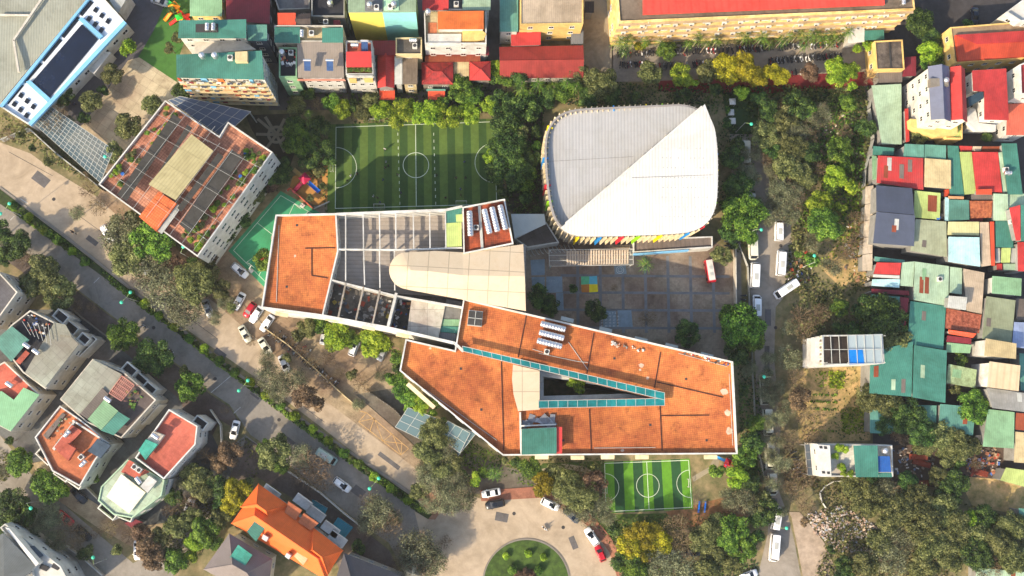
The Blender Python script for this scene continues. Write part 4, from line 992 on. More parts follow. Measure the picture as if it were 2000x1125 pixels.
# raised seams and skirting on the tile roofs
DK=mat('seam_dark',(70,40,34),.9,.2,1)
def seam(a,c,wd=.22,h=.12,z=SH_): 
    b=MB(); b.bar(W(*a,z),W(*c,z),wd,z,z+h); b.build('roof_seam',DK,root)
for a,c in(((1028,616),(1012,698)),((1160,650),(1146,730)),((1290,688),(1278,758)),((1283,746),(1412,776)),((979,706),(984,880)),((1151,799),(1155,880)),((1289,793),(1293,880)),((1290,812),(1385,811)),((596,485),(655,484)),((609,486),(609,538)),((609,538),(640,543))): seam(a,c)
# stair house with green roof on the south arm
q=[(1018,838),(1086,834),(1087,885),(1018,888)]; b=MB(); b.prism(P(q,SH_+2.6),SH_,SH_+2.5); b.build('stair_house',WC,root); poly_roof([(1019,838),(1087,835),(1087,886),(1019,888)],[SH_+2.7]*4,corr('teal'),'stair_house_roof')
poly_roof([(1086,834),(1098,834),(1098,886),(1087,886)],[SH_+2.2]*4,flat('red'),'stair_house_awning')
wallbar([(1016,805),(1018,886)],SH_,zt-.04,.35,'upstand'); wallbar([(1018,832),(1086,829)],SH_,SH_+1.4,.3,'upstand')
# ledges below the parapet and windows on the outer walls
for px_,py_,L_ in((550,614,2.9),(648,624,2.9),(720,640,2.9),(786,655,2.9),(1058,893,3),(1128,894,3),(1187,893,3),(1254,893,3),(1388,893,3),(822,773,8)):
    q=W(px_,py_,SH_-1.5); a=math.atan2(-.0,1) if py_>880 else (-.72 if L_>5 else -.2); b=MB(); b.box(q,L_,.9,SH_-1.7,SH_-1.5,a); b.build('sun_ledge',WCR,root)
for px_,py_ in((1108,624),(1183,644),(1252,663),(1312,676),(1381,694)):
    q=W(px_,py_,SH_-1.5); b=MB(); b.box(q,2.9,.9,SH_-1.7,SH_-1.5,-.235); b.build('sun_ledge',flat('ltgrey'),root)
windows(root,pW,1,SH_-1,3.2,1.8,1.6,maxn=30); windows(root,ccw(P(EO,zt)),1,SH_-1,4.2,2.0,1.6,maxn=70,sides=range(7))
# pipes, repairs and pale cement patches on the tile roofs
pm=flat('ltgrey'); cm=mat('cement_patch',(206,176,150),.9,.15,2,stain=.3)
for pts in([(1052,690),(1090,698),(1128,706),(1148,708)],[(1040,682),(1060,688)],[(1110,668),(1148,722)],[(1325,690),(1420,716)],[(1424,730),(1431,870)],[(545,440),(540,590)],[(830,760),(970,860)],[(1160,875),(1280,874)]):
    b=MB()
    for a,c in zip(pts,pts[1:]): b.bar(W(*a,SH_),W(*c,SH_),.10,SH_+.05,SH_+.15)
    b.build('roof_pipe',pm,root)
for x,y,rr_ in((1415,765,.9),(1421,806,.8),(1425,842,.9),(1252,713,.6),(1265,738,.4),(1205,677,.4),(1250,722,.3),(1216,880,.4),(840,680,.3),(576,500,.3),(1065,850,.5)):
    q=W(x,y,SH_); n_=11; p_=[(q.x+rr_*R.uniform(.6,1.2)*math.cos(6.283*k/n_),q.y+rr_*R.uniform(.6,1.2)*math.sin(6.283*k/n_)) for k in range(n_)]; b=MB(); b.prism(p_,SH_,SH_+.02); b.build('cement_patch',cm,root)
for x,y in((1270,830),(1100,860),(1340,740),(1200,700),(1380,860),(900,720),(940,800),(560,560),(580,440)):
    q=W(x,y,SH_); b=MB(); b.box(q,.5,.5,SH_,SH_+.06); b.build('roof_drain',flat('dark'),root)
# entrance glass canopy by the gate
gl=glassmat('canopy_glass',(104,130,134),.15,.66)
def glass_canopy(name,label,px,z,n,m2,par_m=gl,loc=None,posts=True,fm=None,cat='canopy'):
    q=[Vector(x) for x in P(px,z)]; c=sum(q,Vector((0,0)))/4; r=thing(name,label,cat,(c.x,c.y,0)); b=MB(); b.prism(q,z-.05,z,0,None,True); b.build('glass_roof',par_m,r)
    f=MB(); nu,nv=n
    for k in range(nu+1): f.bar(q[0].lerp(q[1],k/nu),q[3].lerp(q[2],k/nu),.10,z-.12,z+.05)
    for k in range(nv+1): f.bar(q[0].lerp(q[3],k/nv),q[1].lerp(q[2],k/nv),.10,z-.14,z+.03)
    f.build('frame',m2,r); 
    if posts:
        for v in q:
            v=v.lerp(c,.04); g=MB(); g.box(v,.22,.22,0,z-.12); g.build('post',m2,r)
    return r
glass_canopy('glass_canopy','pale glass entrance canopy beside the slanting school front',[(797,796),(930,846),(893,893),(772,834)],4.5,(6,3),flat('ltgrey'))
glass_canopy('glass_canopy','small bluish glass canopy under the corner of the slanting front',[(875,822),(918,846),(898,885),(852,850)],5.2,(3,2),flat('ltgrey'))
# ================= the oval hall =================
OV=[(1063,300),(1065,268),(1071,249),(1082,233),(1098,221),(1120,214),(1160,211),(1230,208),(1300,205),(1335,204),(1358,210),(1376,222),(1389,240),(1396,262),(1400,300),(1401,350),(1399,395),(1391,422),(1376,441),(1350,454),(1310,458),(1230,461),(1150,463),(1120,461),(1098,450),(1083,430),(1073,400),(1067,355)]
HZ=15.0
r=thing('oval_hall','white rounded sports hall with folded roof and fins along its walls','sports hall',(*W(1235,335,HZ).xy,0))
op=[Vector(x) for x in P(OV,HZ)]
def smooth(pl,it=2):
    for _ in range(it):
        q=[]
        for i in range(len(pl)):
            a,b_=pl[i],pl[(i+1)%len(pl)]; q+= [a*.75+b_*.25,a*.25+b_*.75]
        pl=q
    return pl
op=ccw(smooth(op,1)); b=MB(); ow=inset(op,.9); b.prism(ow,0,HZ-2.6,0); b.build('wall',wallm('plaster'),r)
b=MB(); b.ring(op,inset(op,.45),HZ-1.0,HZ+.25,HZ-.4); b.build('eaves_rim',mat('rim_grey',(150,144,138),.6,.1,1),r)
A,B_=W(1096,444,HZ+1.5).xy,W(1377,203,HZ+1.5).xy; dg=(B_-A).normalized(); nn=Vector((-dg.y,dg.x))
oi=inset(op,.42)
def clip(poly,sgn,off=0):
    out=[]
    for i in range(len(poly)):
        p_,q_=poly[i],poly[(i+1)%len(poly)]; s1=((p_-A).dot(nn)-off)*sgn; s2=((q_-A).dot(nn)-off)*sgn
        if s1>=0: out.append(p_)
        if s1*s2<0: out.append(p_+(q_-p_)*(s1/(s1-s2)))
    return out
Ln=(B_-A).length
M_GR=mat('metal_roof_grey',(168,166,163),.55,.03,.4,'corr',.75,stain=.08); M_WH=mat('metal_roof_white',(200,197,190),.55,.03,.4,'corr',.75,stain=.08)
g_=clip(oi,1); zf=lambda p:HZ-1.5+2.0*max(0,min(1,((p-A).dot(dg))/Ln))
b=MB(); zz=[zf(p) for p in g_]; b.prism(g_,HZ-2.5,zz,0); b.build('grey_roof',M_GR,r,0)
w_=clip(op,-1); w_=[p+(dg*0) for p in w_]
# white half stands proud, with a sharp horn at the far corner
hor=W(1377,203,HZ+1.8).xy; wl_=[]
for p in w_: wl_.append(p)
zw=lambda p:HZ+.55+1.1*math.exp(-max(0,-(p-A).dot(nn))/9)
idx=min(range(len(wl_)),key=lambda i:(wl_[i]-B_).length); wl_[idx]=hor; wl_=[p for p in wl_ if p is hor or (p-hor).length>2.6]
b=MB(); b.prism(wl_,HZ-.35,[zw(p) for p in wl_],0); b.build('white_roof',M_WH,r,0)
b=MB(); b.bar(A+dg*1.5,B_-dg*1.0,.45,HZ+.6,HZ+1.75); b.build('ridge_flashing',flat('white'),r)
for t in(.08,.2,.32,.48,.58,.64,.74):
    q=A+dg*Ln*t+nn*.4; b=MB(); b.box(q,.9,.22,HZ-.6,HZ+2.0,math.atan2(dg.y,dg.x)); b.build('ridge_bracket',flat('grey'),r)
sm=mat('sheet_seam',(120,116,112),.7,.1,1)
for a,c,g_f in(((1072,313),(1238,305),1),((1232,350),(1390,343),0)):
    A_,C_=W(*a,HZ),W(*c,HZ); b=MB(); n_=14
    for k in range(n_):
        p,q=A_.lerp(C_,k/n_),A_.lerp(C_,(k+1)/n_); zz_=(zf(p.xy) if g_f else zw(p.xy))+.03; b.bar(p,q,.06,zz_-.02,zz_+.03)
    b.build('sheet_seam',sm,r)
b=MB()
for i in range(12):
    for j in range(8):
        q=W(1295+i*8-(j%2)*2,290+j*19,HZ+1); 
        if R.random()<.75 and (q.xy-A).dot(nn)<-2: zz_=zw(q.xy); b.box(q,.14,.14,zz_-.02,zz_+.08)
b.build('roof_fixing',flat('grey'),r)
b=MB(); q0,q1=W(1325,345,HZ+.8),W(1361,346,HZ+.8); b.bar(q0,q1,.14,HZ+.5,HZ+.85); b.build('roof_vent',flat('dark'),r)
# fins
per=[]; tot=0
for i in range(len(op)):
    a,c=op[i],op[(i+1)%len(op)]; per.append((tot,a,c)); tot+=(c-a).length
NF=98; cols={}
colm=dict(yellow=flat('yellow'),blue=mat('fin_blue',(40,140,214),.6,.03),red=mat('fin_red',(224,44,60),.6,.03),lime=mat('fin_lime',(150,206,24),.6,.03),yel=mat('fin_yellow',(240,214,20),.6,.03))
fm=wallm('cream'); tgt=[(1130,470,'yel'),(1178,472,'blue'),(1218,472,'red'),(1243,470,'lime'),(1290,468,'yel'),(1346,464,'blue'),(1376,448,'red'),(1060,315,'blue'),(1064,368,'red'),(1066,398,'lime'),(1063,250,'yel'),(1403,305,'blue'),(1403,337,'yel'),(1403,398,'lime'),(1192,205,'blue'),(1256,203,'yel'),(1290,202,'lime')]
tw=[(W(x,y,HZ-1).xy,c_) for x,y,c_ in tgt]; fins=[]
for k in range(NF):
    s=tot*(k+.5)/NF; t0,a,c=[q for q in per if q[0]<=s][-1]; d=(c-a).normalized(); p_=a+d*(s-t0); fins.append((p_,d))
pick={}
for v,c_ in tw:
    i=min(range(NF),key=lambda i:(fins[i][0]-v).length); pick[i]=c_
for k,(p_,d) in enumerate(fins):
    no=Vector((d.y,-d.x)); b=MB(); q=p_+no*.35; a=math.atan2(no.y,no.x)
    # slanted blade: wide at the eaves, narrow at the foot
    t=(.13 if k in pick else .085); u=Vector((-no.y,no.x))*t
    for zz0,zz1,w0,w1 in((4.0,HZ-.1,.7,1.35),):
        f0=[p_-no*.9-u,p_-no*.9+w0*no-u+no*.3,p_-no*.9+w0*no+u+no*.3,p_-no*.9+u]; f1=[p_-no*.9-u,p_-no*.9+w1*no-u,p_-no*.9+w1*no+u,p_-no*.9+u]
        V0=[(*x,zz0) for x in f0]; V1=[(*x,zz1) for x in f1]
        b.face(V0[::-1]); b.face(V1)
        for i in range(4): j=(i+1)%4; b.face([V0[i],V0[j],V1[j],V1[i]])
    o=b.build('fin',colm[pick[k]] if k in pick else fm,r)
    if k in pick: o['label']='%s painted fin'%{'yel':'yellow','lime':'lime green'}.get(pick[k],pick[k])
windows(r,ow,4,HZ-2,3.0,1.6,1.8,maxn=90)
# podium, ramp and canopies south of the hall
house('podium_block','low grey podium projecting below the oval hall, with a blue fascia',[(1236,468),(1391,462),(1391,484),(1236,494)],5.0,'white',mat('podium_grey',(112,100,92),.85,.12,.6,'corr',1.1),'flat','podium',ph=.5,win=False,extra=[('blue_fascia',[(1237,495),(1345,487),(1345,490),(1237,498)],-1.0,.7,'skyblue')])
q=[(1104,489),(1236,487),(1238,518),(1106,520)]; rr=glass_canopy('slatted_pergola','long pergola with white frame and striped corrugated roof below the hall',[(1072,488),(1236,486),(1237,517),(1073,520)],5.2,(2,3),flat('white'),par_m=glassmat('clear_sheet',(190,196,190),.2,.08))
b=MB(); Q=[Vector(x) for x in P([(1106,490),(1228,488),(1228,515),(1106,518)],5.3)]
for k in range(24):
    A_,B2=Q[0].lerp(Q[1],(k+.1)/24),Q[3].lerp(Q[2],(k+.1)/24); A3,B3=Q[0].lerp(Q[1],(k+.85)/24),Q[3].lerp(Q[2],(k+.85)/24)
    b.face([(*B2,5.12),(*B3,5.38),(*A3,5.38),(*A_,5.12)])
b.build('slatted_roof',mat('slat_beige',(176,160,140),.6,.1,1),rr)
# arched hoops walkway leading left from the hall
rr=thing('hoop_walkway','row of white curved hoops over the walkway at the hall corner','walkway',(*W(1070,490,0).xy,0))
for k in range(12):
    x=1030+k*8.2; y=492-8*math.sin(min(1,k/8)*math.pi/2); b=MB(); q=W(x,y,3); pr=None
    for j in range(7):
        t=j/6; z=4.2*math.sin(t*math.pi/2); yy=q.y+1.9-3.3*t if False else q.y-1.2+2.4*(1-t)**2
        cur=(q.x+.8*t,yy,z)
        if pr: b.tube(pr,cur,.1,0,5)
        pr=cur
    b.build('hoop',WC,rr)
house('link_canopy','pale triangular canopy linking the school to the oval hall',[(998,418),(1063,418),(1066,438),(1005,466)],8.5,'plaster',mat('canopy_pale',(176,182,178),.5,.05,.4,stain=.15),'shed','canopy',dz=[0,0,0,0],win=False,over=.5)
b=MB()
house('ramp_block','dark paved ramp with white joint lines at the hall corner',[(1004,466),(1067,434),(1092,474),(1030,484)],4.5,'white',mat('ramp_dark',(96,88,82),.85,.1,.6,'slab',2.4),'flat','ramp',ph=.3,win=False)
# ================= roof garden block (upper left of the school) =================
GB=15.0
pg=[(325,198),(430,268),(447,240),(534,299),(388,503),(195,362)]
rg_=house('garden_roof_block','orange tiled roof garden block with thin white pergola and ribbed plastic canopy',pg,GB,'white',mat('garden_tiles',(206,142,110),.8,.2,.5,'tile',.6,col2=(160,104,82),stain=.35),'flat',ph=1.0,sp=3.4,wd=1.8,maxw=40,ang=-.62)
def sub(root,nm,px,z,m,th=.12,leg=None):
    q=[W(x,y,z) for x,y in px]; p,_=[v.xy for v in q],0; b=MB(); b.prism(p,z-th,z,0,None,True); o=b.build(nm,m,root,ang_of(p[0],p[1])); return o
PL=mat('ribbed_plastic',(176,164,120),.5,.06,.6,'corr',.7,stain=.2)
sub(rg_,'ribbed_canopy',[(374,262),(417,295),(343,391),(290,360)],GB+3,PL)
sub(rg_,'stair_roof',[(310,374),(345,398),(305,452),(271,423)],GB+2.4,mat('stair_tiles',(214,108,60),.8,.12,.5,'tile',.55),2.4)
b=MB(); b.prism(P([(310,374),(345,398),(305,452),(271,423)],GB+2.3),GB,GB+2.27); b.build('stair_house',WC,rg_)
sub(rg_,'side_roof',[(345,398),(355,404),(316,457),(306,450)],GB+1.9,corr('ltgrey'))
NET=mat('shade_net',(62,60,56),.9,.2,1)
for q_ in([(338,222),(354,233),(247,393),(229,380)],[(366,243),(376,250),(284,378),(268,404)],[(452,292),(474,306),(372,456),(350,438)],[(426,298),(437,306),(354,414),(346,406)]): sub(rg_,'shade_net',q_,GB+2.5,NET,.03)
b=MB()
def gbil(u,v):
    A,B_,C_,D=(325,198),(534,299),(388,503),(195,362)
    return ((1-u)*(1-v)*A[0]+u*(1-v)*B_[0]+u*v*C_[0]+(1-u)*v*D[0],(1-u)*(1-v)*A[1]+u*(1-v)*B_[1]+u*v*C_[1]+(1-u)*v*D[1])
for u in(.10,.20,.33,.46,.58,.70,.82,.93): b.bar(W(*gbil(u,.01 if u<.5 else .12),GB+2.9),W(*gbil(u,.99),GB+2.9),.04,GB+2.8,GB+2.9)
for v in(.15,.32,.5,.68,.85): b.bar(W(*gbil(.01,v),GB+3),W(*gbil(.99,v),GB+3),.04,GB+2.91,GB+3.0)
for u in(.10,.46,.93):
    for v in(.15,.5,.85): q=W(*gbil(u,v),GB+2.8); b.box(q,.1,.1,GB,GB+2.8)
b.build('pergola',flat('ltgrey'),rg_)
for i in range(70):
    u=R.choice([.04,.07,.13,.84,.87,.9,.95,.8,.92]); v=R.uniform(.05,.95); x,y=gbil(u,v); q=W(x,y,GB+.4)
    r=thing('potted_plant','','plant',(q.x,q.y,GB),0,'potted plants on the roof garden'); b=MB(); b.lathe([(.22,0),(.32,.4)],n=8); b.build('pot',flat(R.choice(['brown','rust','grey'])),r,off=(0,0,0))
    o=bpy.data.objects.new('foliage',CR['small%d'%R.randrange(4)]); sc.collection.objects.link(o); o.parent=r; o.location=(0,0,.8); s=R.uniform(.6,1.3); o.scale=(s,s,s*.7); o.material_slots[0].link='OBJECT'; o.material_slots[0].material=LM[R.choice('oyg')]
    later(r,x,y,'potted plant','on the %s %s side of the roof garden block'%('upper' if v<.5 else 'lower','left' if u<.5 else 'right'))
for x,y in((480,300),(240,340),(470,345)):
    q=W(x,y,GB+.3); b=MB(); b.lathe([(.35,0),(.4,.6),(.42,.7)],(0,0,0),0,10); o=b.build('blue_barrel',flat('blue'),off=(0,0,0)); o.location=(q.x,q.y,GB+.01); tag(o,None,'barrel','blue barrels'); later(o,x,y,'blue barrel','on the roof garden block')
# glass lattices
lw=flat('ltgrey')
glass_canopy('lattice_canopy','long glass canopy with white square lattice beside the avenue',[(92,203),(222,292),(196,357),(60,236)],5,(17,8),lw,par_m=glassmat('lattice_glass',(90,108,112),.2,.55))
gc=glass_canopy('lattice_canopy','glass roof with rings in white squares above the roof garden',[(352,188),(490,218),(435,268),(328,196)],9,(7,3),lw,par_m=glassmat('ring_glass',(78,92,112),.2,.8))
# ================= blue framed school, upper left =================
BS=6.5; SB=flat('skyblue')
r=house('blue_framed_school','white school with sky blue edges, square roof windows and dark glazed hall roof',[(188,-20),(246,44),(57,244),(0,208)],BS,'white',mat('school_white',(206,210,212),.7,.06,.6,stain=.15),'flat',ph=.6,wd=1.6,maxw=30)
for e in([(186,-22),(191,-22),(4,210),(-2,207)],[(241,40),(247,45),(60,246),(55,240)],[(153,38),(160,33),(201,70),(194,76)],[(50,160),(58,156),(99,193),(92,199)]): ext(r,('blue_band',e,.0,.75,SB),BS)
ext(r,('glazed_roof',[(160,47),(191,76),(97,189),(60,163)],-.1,.32,mat('navy_glass',(20,28,46),.2,.3,.5,'slab',2.2,spec=.6,stain=0)),BS)
BR=[(176,-4),(150,27),(115,70),(76,116),(40,158),(6,199)]
for (xa,ya),(xb_,yb_) in zip(BR,BR[1:]):
    dx,dy=xb_-xa,yb_-ya; L_=math.hypot(dx,dy); ux,uy=dx/L_,dy/L_; a_=(xa+ux*3,ya+uy*3); c_=(xb_-ux*3,yb_-uy*3); nx,ny=-uy*-5.5,ux*-5.5
    nx,ny=5.0,4.2
    ext(r,('roof_slot',[(a_[0]-nx*.1,a_[1]-ny*.1),(a_[0]+nx*1.6,a_[1]+ny*1.6),(c_[0]+nx*1.6,c_[1]+ny*1.6),(c_[0]-nx*.1,c_[1]-ny*.1)],-.1,.15,M_DARKGLASS),BS)
for bx,by in((168,9),(14,172)):
    for i in range(2):
        for j in range(3): 
            x=bx+12+i*-13+j*12+(6 if bx>100 else 14); y=by+4+i*17+j*11+(0 if bx>100 else 4)
            ext(r,('roof_window',[(x,y),(x+6,y+4),(x+1,y+12),(x-5,y+8)],-.05,.28,M_DARKGLASS),BS)
HOUSE=house
house('sports_shed','large grey green corrugated roof beside the blue framed school',[(-60,-60),(172,-60),(167,2),(2,200),(-60,180)],6,'concrete',mat('corr_greygreen',(150,150,134),.6,.08,.4,'corr',.6,stain=.25),'shed',dz=[1,0,0,0,1],win=False,extra=[('ridge',[(0,27),(58,28),(60,30),(0,30)],1,1.5,'plaster'),('ridge',[(90,-20),(24,78),(27,80),(94,-18)],1,1.6,'plaster'),('ridge',[(24,78),(34,140),(38,140),(28,78)],1,1.6,'plaster')])
house('entrance_canopy','pale curved concrete entrance canopy below the blue framed school',[(197,100),(217,103),(185,145),(172,136)],4,'white',wallm('white'),'flat','canopy',win=False,ph=.3)
house('covered_walk','dark glazed covered walk beside the blue framed school',[(168,112),(180,118),(140,168),(128,158)],4,'grey',mat('walk_glass',(60,68,76),.3,.1,.6,'slab',1.2),'shed','canopy',win=False,dz=[0]*4)
house('porch_roof','striped grey porch at the upper corner of the yard',[(214,0),(246,-20),(252,-10),(230,27)],6,'white',corr('ltgrey'),'shed',dz=[0]*4,win=False)
# ================= houses along the top =================
h_=house
h_('kindergarten_shed','pale green roof above the kindergarten turf',[(371,-50),(434,-50),(434,32),(371,32)],9,'yellow',corr('green'),'shed')
h_('town_house','broad dark red roof between the pale green roof and the alley',[(441,-50),(528,-50),(527,47),(442,40)],10,'grey',corr('darkred'),'shed')
h_('apartment_house','teal roofed block with a sunken terrace of steel tanks',[(350,40),(481,38),(481,75),(348,75)],18,'white',corr('teal',.6),'shed',dz=[.0]*4,sp=3.6,extra=[('roof_pit',[(382,47),(426,46),(426,63),(382,63)],.1,.2,'dark'),('lower_wing',[(380,76),(463,73),(500,96),(380,106)],-3.5,-3.0,'plaster')])
h_('apartment_annex','small teal annex right of the tank terrace',[(483,50),(522,50),(522,80),(484,80)],16,'slate',corr('teal2'),'shed')
# striped apartment front: strips as thin panels on the wall
r=h_('apartment_block','tall teal roofed apartment block with striped grey and orange front full of laundry',[(345,108),(512,100),(516,156),(345,152)],20.5,'plaster',corr('teal',.6),'shed',dz=[.3,.3,0,0],win=True,sp=2.6,wd=1.5,maxw=60,extra=[('lift_house',[(459,101),(483,100),(483,120),(459,120)],.3,1.6,'beige')])
A,B_=W(345,152,20.5),W(516,156,20.5); d=(B_-A)/1; nz=Vector((d.y,-d.x,0)).normalized()
for t0,t1,c in((.0,.02,'orangered'),(.26,.33,'skyblue'),(.45,.52,'orange'),(.60,.66,'ltgrey'),(.82,.86,'skyblue'),(.97,1,'white')):
    b=MB(); p0=A+d*t0+nz*-.24;p1=A+d*t1+nz*-.24; q0,q1=p0+nz*.14,p1+nz*.14; b.prism([p0.xy,p1.xy,q1.xy,q0.xy],.5,20.2); b.build('front_stripe',flat(c),r)
for k in range(6):
    z=3+k*2.9; b=MB(); p0=A+nz*-.26;p1=B_+nz*-.26; b.prism([p0.xy,p1.xy,(p1+nz*.9).xy,(p0+nz*.9).xy],z,z+.22,0,None,True); b.build('balcony_slab',flat('beige'),r)
rg3=random.Random(5)
for k in range(6):
    for j in range(9):
        if j in(4,): continue
        z=3.3+k*2.9; p0=A+d*((j+.3)/9)+nz*.45; b=MB(); ll=rg3.uniform(.7,1.5); b.box((p0.x,p0.y),ll,.06,z+.3,z+1.5,math.atan2(d.y,d.x),0); b.build('laundry',flat(rg3.choice(['white','slate','rust','ltgrey','darkred','skyblue','dark'])),r)
h_('town_house','house with two small teal roofs and a white middle',[(537,52),(670,52),(670,84),(537,84)],14,'plaster',floorm('beige'),'flat',extra=[('teal_roof',[(536,53),(586,53),(586,84),(536,83)],1.0,1.15,corr('teal')),('teal_roof',[(629,54),(670,54),(670,83),(629,83)],1.0,1.15,corr('teal'))])
h_('town_house','brown roof house carrying two blue solar heaters',[(582,85),(671,85),(672,152),(582,152)],13.5,'white',mat('corr_taupe',(136,124,112),.7,.06,.5,'corr',.4,stain=.12),'shed',dz=[1.2,1.2,0,0],sp=2.2,wd=1.0,over=.8,extra=[('cornice',[(582,154),(672,154),(675,157),(580,157)],-1.5,-1.0,'pink')])
h_('town_house','pale green house with a dark cluttered roof terrace',[(546,95),(581,95),(581,153),(546,153)],13,'green',floorm('charcoal'),'flat')
h_('town_house','small bright orange roof above the teal roofs',[(543,27),(578,27),(578,52),(543,52)],14.6,'grey',corr('orangered'),'shed')
h_('arched_shed','dark arched roof dotted with pale squares',[(578,28),(607,26),(607,53),(577,53)],14.2,'grey',mat('arch_roof',(84,72,66),.7,.2,1,'slab',.8),'gable',win=False,rise=.8)
h_('town_house','dark flat roofed house at the top edge with small steel tank',[(609,-20),(674,-20),(674,35),(609,35)],12,'grey',floorm('charcoal'),'flat',extra=[('red_roof',[(651,39),(664,39),(664,53),(651,53)],-1,.5,corr('darkred'))])
h_('town_house','crumbling grey terrace house between the alley and dark roof',[(528,-30),(606,-30),(606,20),(545,22)],9,'grey',floorm('grey2'),'flat')
r=h_('twin_house','twin house, one half yellow one half cyan, pale green roofs and water tanks',[(680,-40),(813,-40),(813,24),(680,25)],18,'lime',mat('corr_sage',(140,160,130),.6,.08,.5,'corr',.4),'shed',dz=[.4,.4,0,0],win=False,extra=[('roof_pit',[(713,-20),(747,-20),(747,22),(713,22)],.1,.3,'grey2'),('roof_pit',[(750,-20),(779,-20),(779,20),(750,20)],.1,.3,'mint')])
A,B_=W(680,25,18),W(813,24,18); d=B_-A; nz=Vector((d.y,-d.x,0)).normalized()
for t0,t1,m in((.005,.5,mat('wall_yellow',(226,206,96),.8,.05,.6,stain=.1)),(.5,.995,mat('wall_cyan',(140,206,204),.8,.05,.6,stain=.1))):
    p0=A+d*t0-nz*.3;p1=A+d*t1-nz*.3; b=MB(); b.prism([p0.xy,p1.xy,(p1+nz*.2).xy,(p0+nz*.2).xy],0,17.9); b.build('painted_wall',m,r)
r=h_('narrow_house','narrow white house with a bright red awning and planted balcony',[(676,82),(727,82),(730,148),(676,148)],13,'white',floorm('salmon'),'flat',sp=2.0,wd=1.0,extra=[('red_awning',[(676,101),(725,100),(726,131),(676,131)],2.4,2.55,flat('red')),('balcony_rail',[(678,147),(728,147),(728,149),(678,149)],0,1.2,'white'),('yellow_panel',[(711,152),(728,152),(728,156),(711,156)],-3.2,-1.2,'yellow'),('yellow_panel',[(682,153),(696,153),(696,157),(682,157)],-3.2,-1.2,'yellow')])
for i in range(9):
    x=682+i*5.2; q=W(x,138,13); rr=thing('potted_plant','','plant',(q.x,q.y,13),0,'potted plants on the balcony'); b=MB(); b.lathe([(.2,0),(.3,.4)],n=8); b.build('pot',flat('brown'),rr,off=(0,0,0)); o=bpy.data.objects.new('foliage',CR['small%d'%(i%4)]); sc.collection.objects.link(o); o.parent=rr; o.location=(0,0,.8); o.scale=(.9,.9,.8); o.material_slots[0].link='OBJECT'; o.material_slots[0].material=LM['og'[i%2]]; later(rr,x,138,'potted plant','on the balcony below the red awning')
h_('low_shed','dark red roof just right of the narrow white house',[(727,81),(773,81),(773,108),(731,108)],8,'grey',corr('darkred'),'shed'); h_('low_shed','long red roof running down towards the pitch trees',[(737,108),(771,107),(770,172),(738,172)],7,'grey',corr('red'),'gable',axis=1,rise=1.2)
h_('low_shed','bright orange red roof at the foot of the long red one',[(741,175),(771,175),(771,195),(741,195)],4,'grey',corr('orangered'),'shed')
h_('town_house','grey concrete rooftop with a small tank and old pots',[(773,75),(824,74),(824,108),(773,108)],10,'beige',mat('concrete_old',(96,90,84),.9,.2,.6,stain=.45),'flat',ph=.5)
h_('town_house','narrow grey green roof beside the brown sheet roof',[(771,112),(786,112),(786,165),(771,165)],7.5,'ltgrey',corr('ltgrey'),'shed'); h_('town_house','stained brown sheet roof below the grey concrete rooftop',[(787,113),(816,113),(815,165),(787,165)],8,'beige',mat('corr_brownstain',(112,98,82),.8,.2,.6,'corr',.4,stain=.45),'shed')
r=h_('balcony_house','modern house with a bright orange roof and curved yellow balconies',[(828,20),(950,20),(950,88),(830,88)],13,'white',floorm('beige'),'flat',win=True,extra=[('orange_roof',[(855,22),(945,21),(945,57),(855,57)],2.6,2.75,corr('orange')),('upper_room',[(858,26),(943,25),(943,55),(858,55)],0,2.55,'white'),('orange_terrace',[(836,44),(853,44),(853,74),(836,74)],.05,.12,floorm('orange')),('curved_balcony',[(903,68),(940,66),(950,74),(945,84),(930,88),(903,88)],-3.2,-2.2,'yellow'),('curved_balcony',[(903,60),(940,58),(950,66),(945,76),(930,79),(903,79)],.1,1.0,'yellow'),('white_wing',[(835,66),(901,66),(901,89),(835,89)],.1,.5,'white')])
h_('town_house','red roof at the top edge left of the pale teal one',[(825,-20),(876,-20),(876,20),(825,20)],14.5,'grey',corr('red'),'shed'); h_('town_house','pale teal roof at the top edge behind the curved balconies',[(903,-20),(958,-20),(958,20),(903,20)],14,'ltgrey',corr('palegreen'),'shed')
h_('low_shed','dark red roof strip under the curved balconies',[(832,91),(955,91),(955,108),(832,108)],6.5,'grey',corr('darkred'),'shed'); h_('low_shed','shaded rust red roof strip below the dark red one',[(830,109),(938,105),(938,121),(830,121)],6,'grey',corr('rust'),'shed')
h_('low_shed','old red hipped roof with moss and one green patch',[(823,122),(885,122),(885,165),(824,165)],6,'concrete',mat('corr_oldred',(176,52,48),.7,.2,1,'corr',.4,col2=(120,44,42),stain=.4),'hip',rise=1.3); h_('low_shed','red hipped roof right of the old mossy one',[(917,121),(958,120),(958,157),(917,157)],6,'concrete',corr('red'),'hip',rise=1.3)
h_('low_shed','beige sheet roof between the two red hipped roofs',[(886,121),(916,121),(916,152),(886,152)],5.2,'concrete',corr('beige'),'shed'); h_('low_shed','tiny red lean to at the edge of the pitch trees',[(836,178),(869,178),(869,195),(836,195)],3.5,'grey',corr('orangered'),'shed',win=False); h_('low_shed','narrow teal roof above the tiny red lean to',[(833,175),(870,175),(870,178),(833,178)],3.9,'grey',corr('teal2'),'shed',win=False)
h_('town_house','tall sage green roof left of the wide beige roof',[(976,-30),(1012,-30),(1012,62),(976,62)],9,'plaster',corr('teal2'),'shed'); r=h_('town_house','wide beige roof with a yellow front and dark gutter',[(1016,-30),(1139,-30),(1139,47),(1016,49)],11,'yellow',corr('tan'),'flat',ph=.25,sp=3.8,maxw=10)
